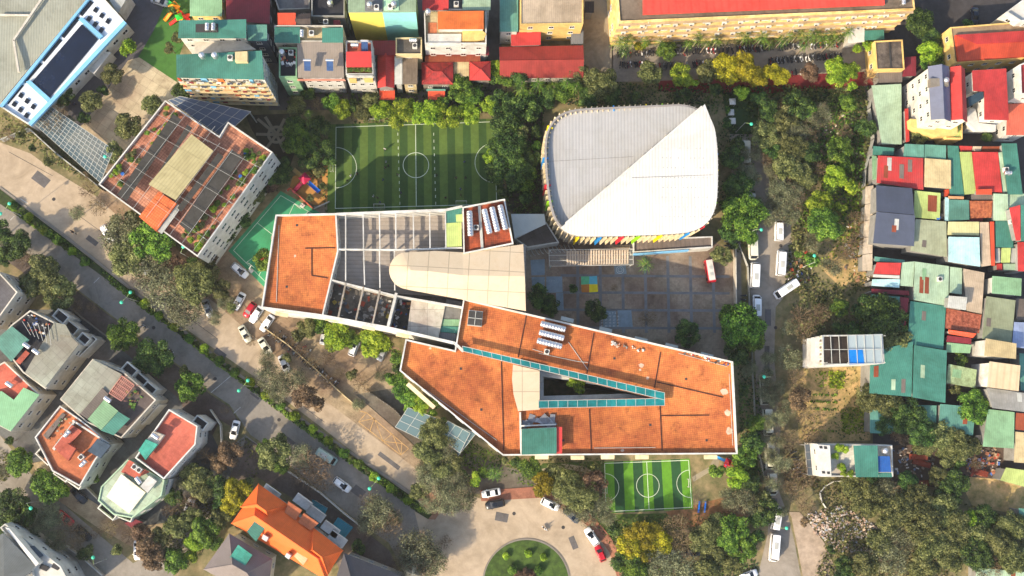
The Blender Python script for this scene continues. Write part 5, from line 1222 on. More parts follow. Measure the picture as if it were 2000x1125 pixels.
h_('low_shed','bright red roof tucked below the wide beige one',[(998,63),(1056,62),(1056,88),(998,90)],6,'grey',corr('red'),'shed'); h_('low_shed','large dull red gabled roof above the palms',[(975,92),(1139,89),(1139,152),(976,153)],5,'plaster',mat('corr_dullred',(150,54,46),.7,.12,.6,'corr',.4,stain=.3),'gable',rise=1.3)
h_('low_shed','dark sheet roof beside the concrete lane',[(1142,4),(1160,4),(1160,25),(1142,25)],5,'grey',corr('charcoal'),'shed',win=False); h_('low_shed','grey lean to between the red roofs and the lane',[(1115,58),(1139,57),(1139,86),(1115,86)],4.5,'grey',corr('grey2'),'shed',win=False)
r=h_('long_block','very long yellow stained block with a red ribbed roof and many air conditioners',[(1198,-110),(1770,-130),(1786,19),(1209,44)],15,mat('stained_yellow',(232,204,140),.85,.10,.5,col2=(196,156,84),stain=.42),mat('concrete_old2',(112,98,82),.9,.2,.6,stain=.45),'flat',ph=.4,sp=4.6,maxw=70,wd=1.5,extra=[('red_roof',[(1256,-110),(1725,-120),(1728,9),(1256,28)],.5,1.0,mat('corr_redrib',(212,72,58),.65,.1,.6,'corr',1.8,stain=.25))])
A,B_=W(1209,44,15),W(1786,19,15); d=B_-A; nz=Vector((d.y,-d.x,0)).normalized()
for t in(.1,.36,.62,.9):
    p=A+d*t+nz*.12; b=MB(); b.tube((p.x,p.y,.2),(p.x,p.y,14.8),.13,0,6); b.build('drain_pipe',flat('plaster'),r)
for k in range(4):
    p0=A+nz*.0;p1=B_+nz*.0; z=14.2-k*3.6; b=MB(); b.prism([p0.xy,p1.xy,(p1+nz*.6).xy,(p0+nz*.6).xy],z,z+.14,0,None,True); b.build('ledge',wallm('stone'),r)
h_('parking_tent','white sheet roof at the right end of the motorbike rows',[(1659,58),(1687,53),(1688,82),(1655,85)],4,'white',flat('white'),'shed','tent',win=False); h_('low_shed','bright green roof beside the white tent',[(1688,60),(1726,58),(1727,77),(1688,79)],4.2,'grey',corr('teal'),'shed',win=False)
h_('guard_house','small house with mottled grey roof and yellow side wall',[(1707,81),(1762,78),(1766,136),(1711,137)],6,'yellow',mat('mottled_roof',(98,88,78),.9,.3,.8,col2=(60,54,50),stain=.4),'flat',ph=.3,extra=[('roof_seam',[(1736,82),(1739,82),(1742,134),(1739,134)],0,.2,'dark')]); h_('low_shed','dark red low roof right of the mottled grey one',[(1768,112),(1789,110),(1789,148),(1762,150)],4,'grey',corr('darkred'),'shed',win=False)
h_('low_shed','grey asbestos roof below the mottled grey one',[(1714,140),(1760,139),(1762,161),(1716,162)],3.6,'grey',corr('brown'),'shed',win=False)
r=h_('long_house','house with a bright red hipped roof inside a stained concrete rim',[(1855,54),(2080,36),(2080,110),(1864,123)],8.5,'yellow',mat('concrete_rim',(140,118,92),.9,.2,.6,stain=.45),'flat',ph=.3,extra=[('red_roof',[(1866,68),(2080,55),(2080,105),(1872,119)],.3,1.0,corr('orangered')),('red_roof_slope',[(1866,68),(2080,55),(2080,78),(1908,86)],1.01,1.1,corr('red'))])
h_('arched_house','white house with an arched opening at the upper right corner',[(1962,26),(2010,-10),(2060,40),(1990,44)],11,'white',flat('white'),'flat')
h_('low_shed','long pale green roof of the low building beside the white villa',[(1701,168),(1759,165),(1761,282),(1722,282)],4,'grey',corr('palegreen',.6),'shed',win=False); h_('low_shed','thin red strip roof along the white villa',[(1765,214),(1772,213),(1776,276),(1769,278)],4.5,'grey',corr('red'),'shed',win=False)
r=h_('villa','white villa with slate grey roof and tall blank side wall',[(1812,130),(1853,130),(1857,238),(1818,234)],15,'white',mat('slate_tiles',(100,104,122),.7,.08,.6,'corr',.3,stain=.1),'gable',axis=1,sp=3,extra=[('roof_terrace',[(1817,153),(1852,153),(1853,168),(1817,168)],.0,1.4,'concrete'),('yellow_balcony',[(1778,232),(1870,240),(1870,262),(1830,266),(1780,248)],-12,-8,'yellow')])
h_('villa','long bright red gabled roof attached to the slate roofed villa',[(1855,131),(1884,135),(1889,239),(1857,235)],14.5,'white',corr('red'),'gable',axis=1)
h_('villa','red roofed villa with a curved white balcony and glass bay',[(1895,140),(1965,134),(1970,235),(1922,234),(1920,180),(1897,180)],13,'white',corr('red'),'shed',dz=[.8,.0,0,0,.5,.8],extra=[('curved_balcony',[(1892,212),(1905,212),(1912,240),(1945,244),(1945,256),(1905,256),(1890,240)],-4,-3,'white'),('glass_bay',[(1890,190),(1920,176),(1921,192),(1894,208)],-1,.4,mat('bay_glass',(60,80,90),.2,.1,1,'slab',1))])
h_('low_shed','salmon red roof at the right edge below the villas',[(1966,204),(2010,202),(2010,264),(1965,264)],7,'white',corr('salmon'),'shed'); h_('villa','white walled villa with small windows at the right edge',[(1988,128),(2060,100),(2060,190),(1990,186)],13,'white',corr('red'),'flat')
h_('low_shed','olive flat roofed annex with yellow balconies below the slate villa',[(1832,240),(1878,236),(1878,272),(1846,272)],5,'yellow',corr('lime'),'flat',ph=.5,win=False)
# ================= tin roof quarter on the right =================
def S(lab,px,h,c,k='shed',**kw):
    r=S0(lab,px,h,c,k,**kw); patch(r,px); return r
_pr=random.Random(11)
PATCH=[('rust',.4),('ltgrey',.4),('palegreen',.4),('green',.4),('brown',.4)]
def patch(r,px):
    ro=[c for c in r.children if c.name.startswith('roof')][0]; me=ro.data; off=parent_off(r); n=len(px)
    vs=[Vector(v.co)+off for v in me.vertices][n:2*n]; A=np.array([[v.x,v.y,1] for v in vs]); co=np.linalg.lstsq(A,np.array([v.z for v in vs]),rcond=None)[0]
    ar=abs(area([v.xy for v in vs])); 
    if ar<28 or n!=4: return
    a,b_,c_,d_=[v.xy for v in vs]
    for k in range(_pr.randint(1,4) if ar>70 else _pr.randint(0,1)):
        u=_pr.uniform(.08,.75); v=_pr.uniform(.05,.6); du=_pr.choice([1.0,1.1,2.2])/max(3,(b_-a).length); dv=min(.95-v,_pr.uniform(1.6,4)/max(3,(d_-a).length))
        q=[(a.lerp(b_,uu)).lerp(d_.lerp(c_,uu),vv) for uu,vv in((u,v),(u+du,v),(u+du,v+dv),(u,v+dv))]
        z=[co[0]*p.x+co[1]*p.y+co[2]+.012 for p in q]; m=MB(); m.prism(q,z,[t+.02+.017*k for t in z],0); o=m.build('patch_sheet',corr(*_pr.choice(PATCH)),r,ang_of(a,b_))
def S0(lab,px,h,c,k='shed',**kw):
    return house('tin_roof_house',lab,px,h,kw.pop('wall','grey'),corr(c,kw.pop('per',.4)) if isinstance(c,str) else c,k,win=kw.pop('win',False),group='tin roofed houses on the right',**kw)
S('big faded red tin roof at the left of the quarter',[(1713,305),(1801,310),(1803,371),(1712,357)],6,mat('corr_fadedred',(190,52,50),.6,.12,.3,'corr',.5,col2=(168,70,66),stain=.3))
S('square beige tin roof right of the faded red one',[(1806,309),(1857,313),(1857,369),(1805,365)],6.6,'beige'); S('narrow mossy green strip left of the faded red roof',[(1703,304),(1712,305),(1711,350),(1704,352)],5,'green')
S('left of two teal roofs at the top of the quarter',[(1765,282),(1803,284),(1804,308),(1764,307)],6.2,'teal2'); S('right of two teal roofs at the top of the quarter',[(1804,283),(1846,285),(1847,311),(1805,308)],6.0,'teal2')
S('long dark teal roof beside the lime one',[(1849,285),(1870,286),(1883,383),(1855,380)],5.6,'teal'); S('long lime green roof between teal and red',[(1874,297),(1897,297),(1906,378),(1884,380)],6.1,'lime'); S('long bright red roof with two dark stains',[(1898,297),(1949,297),(1957,376),(1906,372)],6.4,'red')
S('small red patchwork roof above the lime one',[(1871,286),(1897,287),(1897,296),(1876,296)],5.3,'red'); S('small beige patchwork roof above the bright red one',[(1898,287),(1915,287),(1915,295),(1898,295)],5.2,'tan'); S('small brown patchwork roof above the bright red one',[(1917,287),(1951,287),(1952,295),(1917,295)],5.1,'rust')
S('wide teal roof carrying a tank near the right edge',[(1954,281),(1984,281),(1997,380),(1968,380)],6.7,'teal'); S('thin pale strip roof left of the tank carrying teal roof',[(1948,299),(1955,298),(1966,376),(1958,376)],6.0,'palegreen')
S('red awning below the bright red roof',[(1906,370),(1937,369),(1937,380),(1906,380)],7.4,'orangered'); S('tiny scarlet roof corner under the dark teal roof',[(1843,371),(1853,369),(1854,382),(1843,385)],5.0,'orangered')
S('upper slate blue roof by the tin fence',[(1711,362),(1781,368),(1783,421),(1709,414)],7.6,mat('slate_tin',(76,82,98),.55,.06,.5,'corr',.3,stain=.1),dz=[0,0,.8,.8]); S('lower slate blue roof by the tin fence',[(1709,415),(1784,422),(1785,481),(1705,475)],7.7,mat('slate_tin',0),dz=[.8,.8,0,0])
S('yellow green roof right of the upper slate one',[(1784,373),(1835,378),(1835,429),(1785,425)],6,'lime'); S('large grey green roof right of the lower slate one',[(1788,428),(1848,433),(1849,502),(1778,490)],6.2,mat('corr_greysage',(158,162,132),.6,.1,.5,'corr',.4,stain=.25))
S('muted teal roof beside the rusty one',[(1853,390),(1892,391),(1893,429),(1853,432)],6.0,'teal2'); S('pale strip roof left of the muted teal one',[(1844,386),(1852,387),(1852,432),(1845,431)],5.8,'paleblue'); S('peach coloured strip above the muted teal roof',[(1852,383),(1882,384),(1882,389),(1852,388)],6.3,'peach')
S('rusty brown patched roof',[(1892,393),(1937,393),(1936,425),(1895,427)],5.6,mat('rusty_sheet',(176,104,66),.8,.25,1.6,'corr',.9,col2=(120,56,36),stain=.4)); S('grey brown strip above the rusty roof',[(1896,379),(1937,380),(1937,391),(1897,391)],5.4,'brown'); S('dark red strip below the rusty roof',[(1889,426),(1920,426),(1918,433),(1889,433)],5,'darkred')
S('pale sage roof right of the rusty one',[(1938,379),(1966,380),(1970,431),(1940,431)],6.3,'palegreen'); S('pale sage roof reaching the right edge',[(1967,380),(2012,378),(2012,399),(1969,410)],6.0,'palegreen')
S('scarlet slanting roof near the right edge',[(1969,407),(1990,401),(1993,470),(1984,470)],8.6,'red'); S('deep teal roof at the right edge',[(1991,401),(2014,402),(2014,471),(1994,471)],8.5,'teal')
S('cream green roof above the pale cyan one',[(1850,434),(1910,434),(1912,460),(1850,459)],6.1,mat('corr_creamgreen',(186,182,132),.6,.08,.5,'corr',.4,stain=.2)); S('flat pale cyan roof',[(1851,463),(1911,464),(1914,521),(1852,511)],7.0,'paleblue'); S('long beige roof strip with dark marks',[(1913,434),(1931,434),(1935,518),(1917,521)],6.2,'tan')
S('narrow scarlet strip roof',[(1933,433),(1941,433),(1943,519),(1936,519)],6.6,'orangered'); S('teal roof right of the scarlet strip',[(1944,432),(1977,432),(1979,484),(1945,483)],6.4,'teal'); S('bright lime patch roof below the teal one',[(1954,485),(1972,485),(1972,513),(1955,513)],5.5,'lime')
S('pale grey patch left of the lime patch',[(1944,485),(1953,485),(1953,513),(1945,513)],5.4,'ltgrey'); S('tiny red patch roof by the alley',[(1946,515),(1957,515),(1957,528),(1947,527)],5.0,'red'); S('pale green patch roof by the alley',[(1959,515),(1985,515),(1985,528),(1960,528)],5.1,'palegreen'); S('pale patch right of the lime patch',[(1974,485),(1985,485),(1985,513),(1974,513)],5.3,'ltgrey')
S('crimson roof at the right edge above the alley',[(1987,473),(2012,473),(2012,530),(1988,530)],6.8,'red'); S('white strip wall roof beside the scarlet slanting roof',[(1978,431),(1984,431),(1985,458),(1979,458)],7.5,'white')
S('dark green strip south of the alley',[(1708,501),(1767,508),(1767,514),(1708,510)],5,'teal2'); S('cherry red roof with a white edge south of the alley',[(1711,513),(1759,514),(1757,537),(1706,535)],5.8,'red',extra=[('white_edge',[(1706,536),(1757,538),(1757,544),(1706,541)],-.3,.1,flat('white'))])
S('pale mint roof right of the cherry red one',[(1760,513),(1785,511),(1783,560),(1758,558)],5.4,'palegreen'); S('large pale sage roof south of the alley',[(1787,511),(1853,520),(1852,598),(1784,586)],5.9,'palegreen'); S('pale blue roof below the cherry red one',[(1702,546),(1756,546),(1756,562),(1702,558)],5.2,'paleblue')
S('crimson strip below the pale blue roof',[(1702,564),(1775,568),(1776,577),(1702,572)],5.0,'darkred'); S('pale aqua roof right of the large sage one',[(1855,521),(1879,524),(1878,575),(1854,572)],5.6,'palegreen'); S('long grey beige roof next to the alley corner',[(1880,525),(1921,533),(1917,613),(1888,607)],6.0,'tan')
S('small raised pale hut roof above the rusty ribbed roof',[(1851,578),(1887,581),(1886,606),(1850,600)],8.2,'ltgrey'); S('rusty ribbed roof with broad brown bands',[(1848,602),(1917,615),(1912,651),(1845,641)],5.5,mat('rust_ribbed',(168,98,74),.8,.3,1.8,'corr',1.6,col2=(110,46,28),stain=.4))
S('long dull green roof by the raised hut',[(1924,579),(1981,587),(1975,668),(1918,662)],6.2,mat('corr_dullgreen',(140,146,116),.6,.1,.5,'corr',.4,stain=.25)); S('bright green roof with a white side wall',[(1938,539),(1995,544),(1994,578),(1937,573)],7,'green',wall='white')
S('teal roof half under the big tree',[(1700,575),(1756,580),(1750,640),(1700,634)],5.3,'teal2'); S('crimson strip beside the big tree',[(1758,580),(1775,582),(1768,640),(1753,640)],5.5,'darkred'); S('large teal roof right of the big tree',[(1778,588),(1847,598),(1842,682),(1772,672)],5.8,'teal')
S('red awning roof below the rusty bands',[(1850,644),(1905,652),(1900,660),(1853,652)],6.2,'orangered'); S('crimson and pale patched roof under the awning',[(1850,655),(1897,661),(1896,672),(1848,668)],5.2,'darkred'); S('pale green patched roof under the crimson one',[(1848,669),(1896,674),(1894,690),(1847,688)],5.0,'green')
S('left half of the biggest teal roof',[(1700,688),(1783,667),(1780,775),(1698,768)],6.5,'teal'); S('right half of the biggest teal roof',[(1785,674),(1849,685),(1846,787),(1782,776)],6.7,'teal')
S('mossy pale green roof right of the biggest teal one',[(1851,711),(1906,722),(1904,758),(1848,748)],5,mat('corr_moss',(150,170,128),.7,.15,1,'corr',.4,col2=(120,130,90),stain=.35)); S('beige roof with a white side wall near the right edge',[(1925,661),(1985,671),(1984,701),(1922,695)],9,'beige',wall='white')
S('cream roof with five dark seams',[(1931,706),(1991,714),(1989,764),(1928,756)],9,mat('seamed_cream',(206,184,150),.6,.06,.5,'corr',1.6,stain=.1),wall='white'); S('grey ribbed roof below the seamed cream one',[(1926,757),(2012,769),(2012,806),(1938,797)],7,'grey')
S('pale green roof with a grey band near the lower right',[(1929,799),(1981,805),(1980,876),(1919,872)],6,'green'); S('rust streaked roof at the right edge',[(1983,806),(2012,809),(2012,842),(1982,839)],5.5,'rust'); S('lavender tarpaulin roof at the right edge',[(1979,629),(2012,631),(2012,682),(1976,677)],6,'lav'); S('dark teal roof shaded by the round tree',[(1834,789),(1903,795),(1900,850),(1832,850)],5,'teal2')
S('long shaded green roof behind the yellow brown trees',[(1699,788),(1829,792),(1828,850),(1699,846)],4.6,'teal2'); S('beige patch at the lower right edge',[(1981,843),(2012,846),(2012,905),(1980,903)],5.2,'beige'); S('lime green roof above the bare earth',[(1963,913),(2012,920),(2012,954),(1953,938)],4.5,'lime')
S('grey green roof at the lower right corner',[(1905,1108),(2012,1118),(2012,1150),(1905,1140)],4,'palegreen'); S('teal roof corner at the lower right edge',[(1988,992),(2012,995),(2012,1035),(1990,1030)],4.5,'teal2'); S('dark roof strip over the alley',[(1984,583),(2012,585),(2012,626),(1984,624)],5,'brown'); S('dark teal roof at the right edge beside the beige one',[(1989,690),(2012,692),(2012,765),(1993,762)],4.6,'teal2')
S('teal roof at the top edge of the quarter',[(1704,286),(1745,290),(1745,303),(1704,303)],4.8,'teal'); S('pale sage roof right of the dark teal shaded one',[(1905,850),(1918,850),(1917,872),(1905,872)],4.2,'tan')
q=W(1834,424,6.5); b=MB(); b.lathe([(.55,0),(.62,.1),(.62,1.1),(.5,1.2)],n=16); o=b.build('blue_barrel',flat('blue'),off=(0,0,0)); o.location=(q.x,q.y,4.9); tag(o,'large blue plastic barrel at the corner of the yellow green roof','barrel')
b=MB(); q=W(1834,424,4); b.box(q,1.4,1.4,0,4.88); o=b.build('barrel_stand',M_CON,off=(0,0,0)); tag(o,'concrete stand under the large blue barrel','stand')
# tin fence made of pale sheets
def fence(pts,h,m,label,nm='fence',th=.06,post=3.0,cat='fence'):
    q=[W(x,y,h) for x,y in pts]; r=thing(nm,label,cat,(q[0].x,q[0].y,0)); b=MB(); 
    for a,c in zip(q,q[1:]): b.bar(a,c,th,.1,h)
    b.build('panel',m,r)
    for a,c in zip(q,q[1:]):
        n=max(1,int((c-a).length/post))
        for k in range(n+1):
            v=a.lerp(c,k/n); p=MB(); p.box(v,.16,.16,0,h+.12); p.build('post',flat('grey'),r)
    return r
for i,(a,c) in enumerate((((1690,365),(1704,363)),((1689,400),(1705,398)),((1687,432),(1704,430)),((1686,465),(1703,463)),((1684,498),(1702,496)),((1684,530),(1702,530)))):
    if i<5:
        nxt=[((1689,400),(1705,398)),((1687,432),(1704,430)),((1686,465),(1703,463)),((1684,498),(1702,496)),((1684,530),(1702,530))][i]
        S('pale corrugated lean to sheet number %s from the top beside the slate roofs'%ORD[i],[a,c,(nxt[1][0],nxt[1][1]-1),(nxt[0][0],nxt[0][1]-1)],3.2+.1*i,mat('pale_sheet',(188,172,150),.7,.1,1,'corr',1.2,stain=.3),dz=[.1,.5,.5,.1])
fence([(1706,175),(1700,210),(1708,270),(1700,300),(1692,330),(1690,362)],2.6,corr('ltgrey'),'bent pale tin fence along the overgrown plot')
fence([(1665,967),(1661,950),(1650,940),(1630,940),(1612,950),(1602,962),(1606,980),(1614,992)],1.1,wallm('white'),'ragged white sheeting fence curving round the garden bed at the rubbish heap','sheet_fence',.12,2.2)
# tall tube houses on the plot
r=h_('tube_house','tall narrow white house with a clear glazed roof and one blue sheet',[(1606,655),(1723,653),(1727,710),(1606,715)],13,'white',mat('dark_terrace',(58,48,42),.9,.25,1.5,'slab',.8,stain=.4),'flat',ph=.3,sp=2.4,wd=1.3,extra=[('frame_bar',[(1606,655),(1609,655),(1609,714),(1606,714)],2.2,2.5,'white')])
sub(r,'blue_sheet',[(1657,683),(1685,682),(1688,711),(1659,712)],15.6,mat('blue_sheet',(20,120,206),.5,.06,1.5)); sub(r,'clear_roof',[(1655,655),(1722,652),(1726,709),(1688,711),(1685,682),(1656,683)],15.55,glassmat('clear_roof_glass',(176,190,192),.2,.6))
b=MB()
for x in(1606,1622,1638,1655,1672,1688,1705,1721): b.bar(W(x,655,15.7),W(x+3,711,15.7),.12,15.62,15.76)
for y in(655,683,711): b.bar(W(1607,y,15.7),W(1724,y-1,15.7),.12,15.77,15.86)
for x in(1608,1655,1720):
    for y in(657,709): q=W(x,y,13); b.box(q,.15,.15,13,15.6)
b.build('roof_frame',flat('ltgrey'),r); b=MB()
A,B_=W(1606,655,13),W(1606,715,13); d=B_-A
for k in range(4):
    z=2.6+k*2.9; 
    b.prism([(A.x-1.1,A.y-.2),(B_.x-1.1,B_.y+.2),(B_.x,B_.y+.2),(A.x,A.y-.2)],z,z+.2,0,None,True)
b.build('balcony',WC,r)
for k in range(9):
    t_=(k+.5)/9; p_=A.lerp(B_,t_); b=MB(); b.box((p_.x-.06,p_.y),.12,.5 if k%2 else .25,1,12.6,0); b.build('facade_slat',flat('brown' if k%2 else 'beige'),r)
r=h_('tube_house','tall narrow house with white roof frame, planted terrace and green roof',[(1597,867),(1741,869),(1743,931),(1603,931)],9.5,'white',mat('terrace_pale',(200,192,174),.8,.1,1.2,'slab',.6,stain=.25),'flat',ph=.5,sp=2.6,extra=[('white_frame',[(1597,868),(1621,870),(1624,931),(1603,930)],.5,2.6,flat('white')),('roof_opening',[(1600,871),(1606,871),(1607,876),(1601,876)],2.6,2.63,'dark'),('roof_opening',[(1609,871),(1615,872),(1616,877),(1610,877)],2.6,2.63,'dark'),('roof_opening',[(1605,920),(1611,920),(1612,925),(1606,925)],2.6,2.63,'dark'),('roof_opening',[(1615,921),(1621,921),(1621,926),(1616,926)],2.6,2.63,'dark'),('teal_roof',[(1667,870),(1714,870),(1716,932),(1672,932)],2.4,2.55,corr('teal')),('blue_sheet',[(1715,891),(1738,891),(1741,922),(1716,922)],1.8,1.95,mat('blue_sheet2',(40,90,160),.5,.1,1,'corr',.4)),('teal_roof',[(1716,923),(1741,923),(1743,932),(1717,932)],1.6,1.72,corr('teal'))])
for i,(x,y) in enumerate(((1636,874),(1642,876),(1652,880),(1640,910),(1648,922),(1660,925),(1646,915),(1629,890))):
    q=W(x,y,10); rr=thing('potted_plant','','plant',(q.x,q.y,9.5),0,'potted plants on the tall house'); b=MB(); b.lathe([(.2,0),(.3,.4)],n=8); b.build('pot',flat('brown'),rr,off=(0,0,0)); o=bpy.data.objects.new('foliage',CR['small%d'%(i%4)]); sc.collection.objects.link(o); o.parent=rr; o.location=(0,0,.9); o.scale=(1.2,1.2,.8); o.material_slots[0].link='OBJECT'; o.material_slots[0].material=LM['y']; later(rr,x,y,'potted plant','on the planted terrace of the tall house')
glass_canopy('glass_canopy','dark glass canopy in front of the tall house with the white roof frame',[(1572,868),(1597,867),(1602,928),(1578,928)],4,(2,4),flat('grey'),par_m=glassmat('dark_canopy_glass',(70,80,90),.2,.8))
# ================= villas, lower left =================
PG=mat('pale_concrete_slabs',(150,148,132),.8,.05,.5,'slab',1.6,stain=.16)
def PE(nm,px,za,zb,m): return (nm,px,za,zb,m)
h_('villa','grey villa with a gridded glass roof and dark windows at the left edge',[(-60,580),(-2,530),(36,571),(-14,640),(-60,620)],9.8,'plaster',floorm('grey2',1.2),'flat',sp=2.6,wd=1.4,ph=.5)
r=h_('villa','villa with pale slab roof, dark gridded terrace and teal sheet roof',[(-2,668),(22,636),(60,606),(106,629),(155,674),(90,760),(46,728)],9.8,'plaster',floorm('charcoal',.9),'flat',ph=.4,sp=3.4,extra=[PE('slab_roof',[(107,628),(154,672),(88,757),(49,727)],.5,.8,PG),PE('teal_roof',[(-14,668),(23,637),(57,664),(22,706)],1.6,1.75,corr('teal2')),PE('red_patch',[(30,706),(50,684),(58,690),(39,712)],.5,.6,floorm('orangered')),PE('upper_slab',[(108,630),(128,634),(140,656),(116,654)],.9,1.2,PG)])
b=MB()
for k in range(6): b.bar(W(44+k*10,628-k*1+k*2,11.4),W(60+k*8,670-30+k*4+14,11.4),.08,11.4,11.5)
b.build('terrace_grid',flat('ltgrey'),r)
r=h_('villa','villa with pale slab roof, pink pergola and green and teal sheet roofs',[(118,780),(182,701),(242,726),(306,781),(238,856),(170,825)],9.8,'plaster',floorm('brown'),'flat',ph=.4,sp=3.2,extra=[PE('slab_roof',[(119,779),(182,702),(238,731),(212,770),(155,809)],.6,.9,PG),PE('grey_roof',[(156,809),(200,757),(212,770),(171,818)],1.2,1.3,corr('brown',.3)),PE('green_roof',[(171,819),(203,781),(231,803),(197,840)],1.8,1.95,corr('green')),PE('teal_roof',[(197,841),(231,804),(254,818),(222,850)],1.84,2.0,corr('teal'))])
b=MB(); A=(238,734);B_=(262,752);Cc=(237,783);D=(213,768)
for k in range(9):
    u=k/8; b.bar(W(A[0]+(B_[0]-A[0])*u,A[1]+(B_[1]-A[1])*u,12.2),W(D[0]+(Cc[0]-D[0])*u,D[1]+(Cc[1]-D[1])*u,12.2),.12,12.1,12.22)
for k in range(6):
    u=k/5; b.bar(W(A[0]+(D[0]-A[0])*u,A[1]+(D[1]-A[1])*u,12.3),W(B_[0]+(Cc[0]-B_[0])*u,B_[1]+(Cc[1]-B_[1])*u,12.3),.12,12.23,12.34)
for v in(A,B_,Cc,D): q=W(*v,14); b.box(q,.14,.14,9.8,12.1)
b.build('pergola',flat('pink'),r)
h_('villa','villa with a pale green roof and small orange terrace at the left edge',[(-60,735),(-5,715),(10,706),(78,770),(22,843),(-60,800)],9.8,'plaster',floorm('salmon'),'flat',ph=.4,sp=3,extra=[PE('green_roof',[(-30,772),(3,764),(27,781),(46,757),(77,771),(21,842),(-30,815)],.7,.9,mat('corr_mintgreen',(130,176,132),.6,.08,.5,'corr',.4,stain=.2))])
r=h_('villa','white terraced villa with several orange roof decks and a solar panel roof',[(119,792),(160,820),(194,847),(215,868),(190,896),(158,950),(104,920),(70,854)],9.8,'white',floorm('orange',.6),'flat',ph=.7,sp=3,extra=[PE('planter_bed',[(84,850),(122,806),(128,810),(92,858)],.0,.7,'brown'),PE('deck_wall',[(102,876),(144,822),(147,824),(106,880)],.05,1.2,'white'),PE('orange_deck',[(106,873),(140,830),(160,842),(118,888)],1.0,1.3,floorm('orangered',.6)),PE('stair_box',[(116,885),(131,866),(148,876),(133,900)],1.3,2.6,floorm('salmon',.6)),PE('solar_roof',[(171,881),(190,857),(216,870),(196,895)],1.0,1.8,mat('solar_panel_grey',(74,88,100),.3,.1,1,'slab',1.6)),PE('lower_deck',[(86,895),(102,878),(118,888),(101,912)],-3.2,-2.9,floorm('orange',.6)),PE('lower_deck',[(104,915),(120,898),(144,912),(126,934)],-2.2,-1.9,floorm('orange',.6)),PE('white_parapet',[(140,822),(143,820),(213,865),(211,868)],.7,1.0,'white')])
r=h_('villa','white villa with a large red tiled terrace and green glass stair roof',[(332,799),(388,832),(384,868),(322,936),(266,894)],9.8,'white',floorm('orangered',.6),'flat',ph=1.0,sp=3,extra=[PE('green_glass_roof',[(270,880),(285,858),(308,868),(284,898)],1.2,2.2,mat('green_glass_roof',(70,150,130),.3,.1,1,'slab',1.3)),PE('tank_box',[(287,858),(299,842),(320,850),(307,868)],.2,1.6,'plaster')])
r=h_('villa','rounded villa with a cream canvas top and small red terrace',[(250,897),(322,938),(316,968),(258,1012),(222,1005),(192,978),(198,950)],9.6,'palegreen',mat('pale_green_slab',(170,184,160),.8,.05,.5,'slab',1.4,stain=.12),'flat',ph=.3,sp=3,extra=[PE('cream_top',[(237,926),(284,962),(252,1003),(208,970)],.5,1.1,mat('canvas_cream',(232,226,198),.8,.03,.5)),PE('red_terrace',[(252,898),(292,922),(266,934),(236,922)],.4,.6,floorm('orangered',.6)),PE('white_box',[(291,929),(306,940),(288,963),(274,950)],.8,1.7,'white')])
h_('low_shed','dark red corner roof below the rounded villa',[(243,1022),(262,1013),(280,1020),(262,1034)],4,'grey',corr('darkred'),'shed',win=False)
h_('villa','villa with grey hipped roof and white curved balconies in the lower left corner',[(-60,1080),(10,1040),(70,1105),(10,1170),(-60,1150)],12,'white',mat('grey_tiles',(92,98,100),.7,.08,.6,'corr',.3),'shed',dz=[0,.9,0,0,0],extra=[PE('white_ledge',[(10,1030),(18,1032),(76,1100),(70,1106)],-2,.3,'white')])
h_('villa_wing','white stepped wing with solar panels beside the grey hipped villa',[(2,1030),(12,1022),(120,1105),(150,1160),(76,1160),(60,1100)],9,'white',flat('white'),'flat',ph=.6,extra=[PE('solar_panel',[(52,1068),(66,1066),(84,1085),(72,1093)],.8,1.2,mat('solar_panel_grey',0)),PE('roof_slot',[(80,1102),(96,1108),(90,1116),(76,1110)],.0,.5,'dark'),PE('roof_slot',[(104,1100),(118,1106),(112,1114),(100,1108)],.0,.5,'dark')])
TI=mat('clay_tiles_orange',(222,100,40),.7,.08,.5,'corr',.32,stain=.12)
r=h_('villa','large villa with bright orange tiled roofs and white balconies facing the avenue',[(505,948),(668,1075),(636,1132),(452,1022)],8.5,'white',TI,'hip',sp=3,wd=1.2,rise=4.2,over=.7,extra=[PE('tile_deck',[(563,979),(590,997),(577,1016),(556,1001)],.2,1.1,floorm('orange',.6)),PE('tile_deck',[(593,1002),(622,1022),(607,1036),(582,1020)],.2,1.1,floorm('orange',.6)),PE('teal_sheet',[(482,1038),(498,1017),(517,1032),(500,1058)],3.1,3.25,corr('teal')),PE('tan_sheet',[(574,1086),(588,1070),(606,1084),(592,1104)],2.6,2.75,corr('beige')),PE('chimney',[(514,1044),(524,1050),(520,1058),(511,1052)],.5,3.9,'white'),PE('chimney',[(560,1080),(568,1085),(564,1093),(556,1087)],.5,3.9,'white')])
for i,(x,y) in enumerate(((530,962),(592,980),(618,1003),(646,1033),(660,1052))):
    q=W(x,y,6); b=MB(); b.box(q,4.2,2.2,6.3,6.6,-.62); b.box(q+Vector((.6,.9,0)),4.0,.15,6.6,7.6,-.62); b.build('balcony',WC,r)
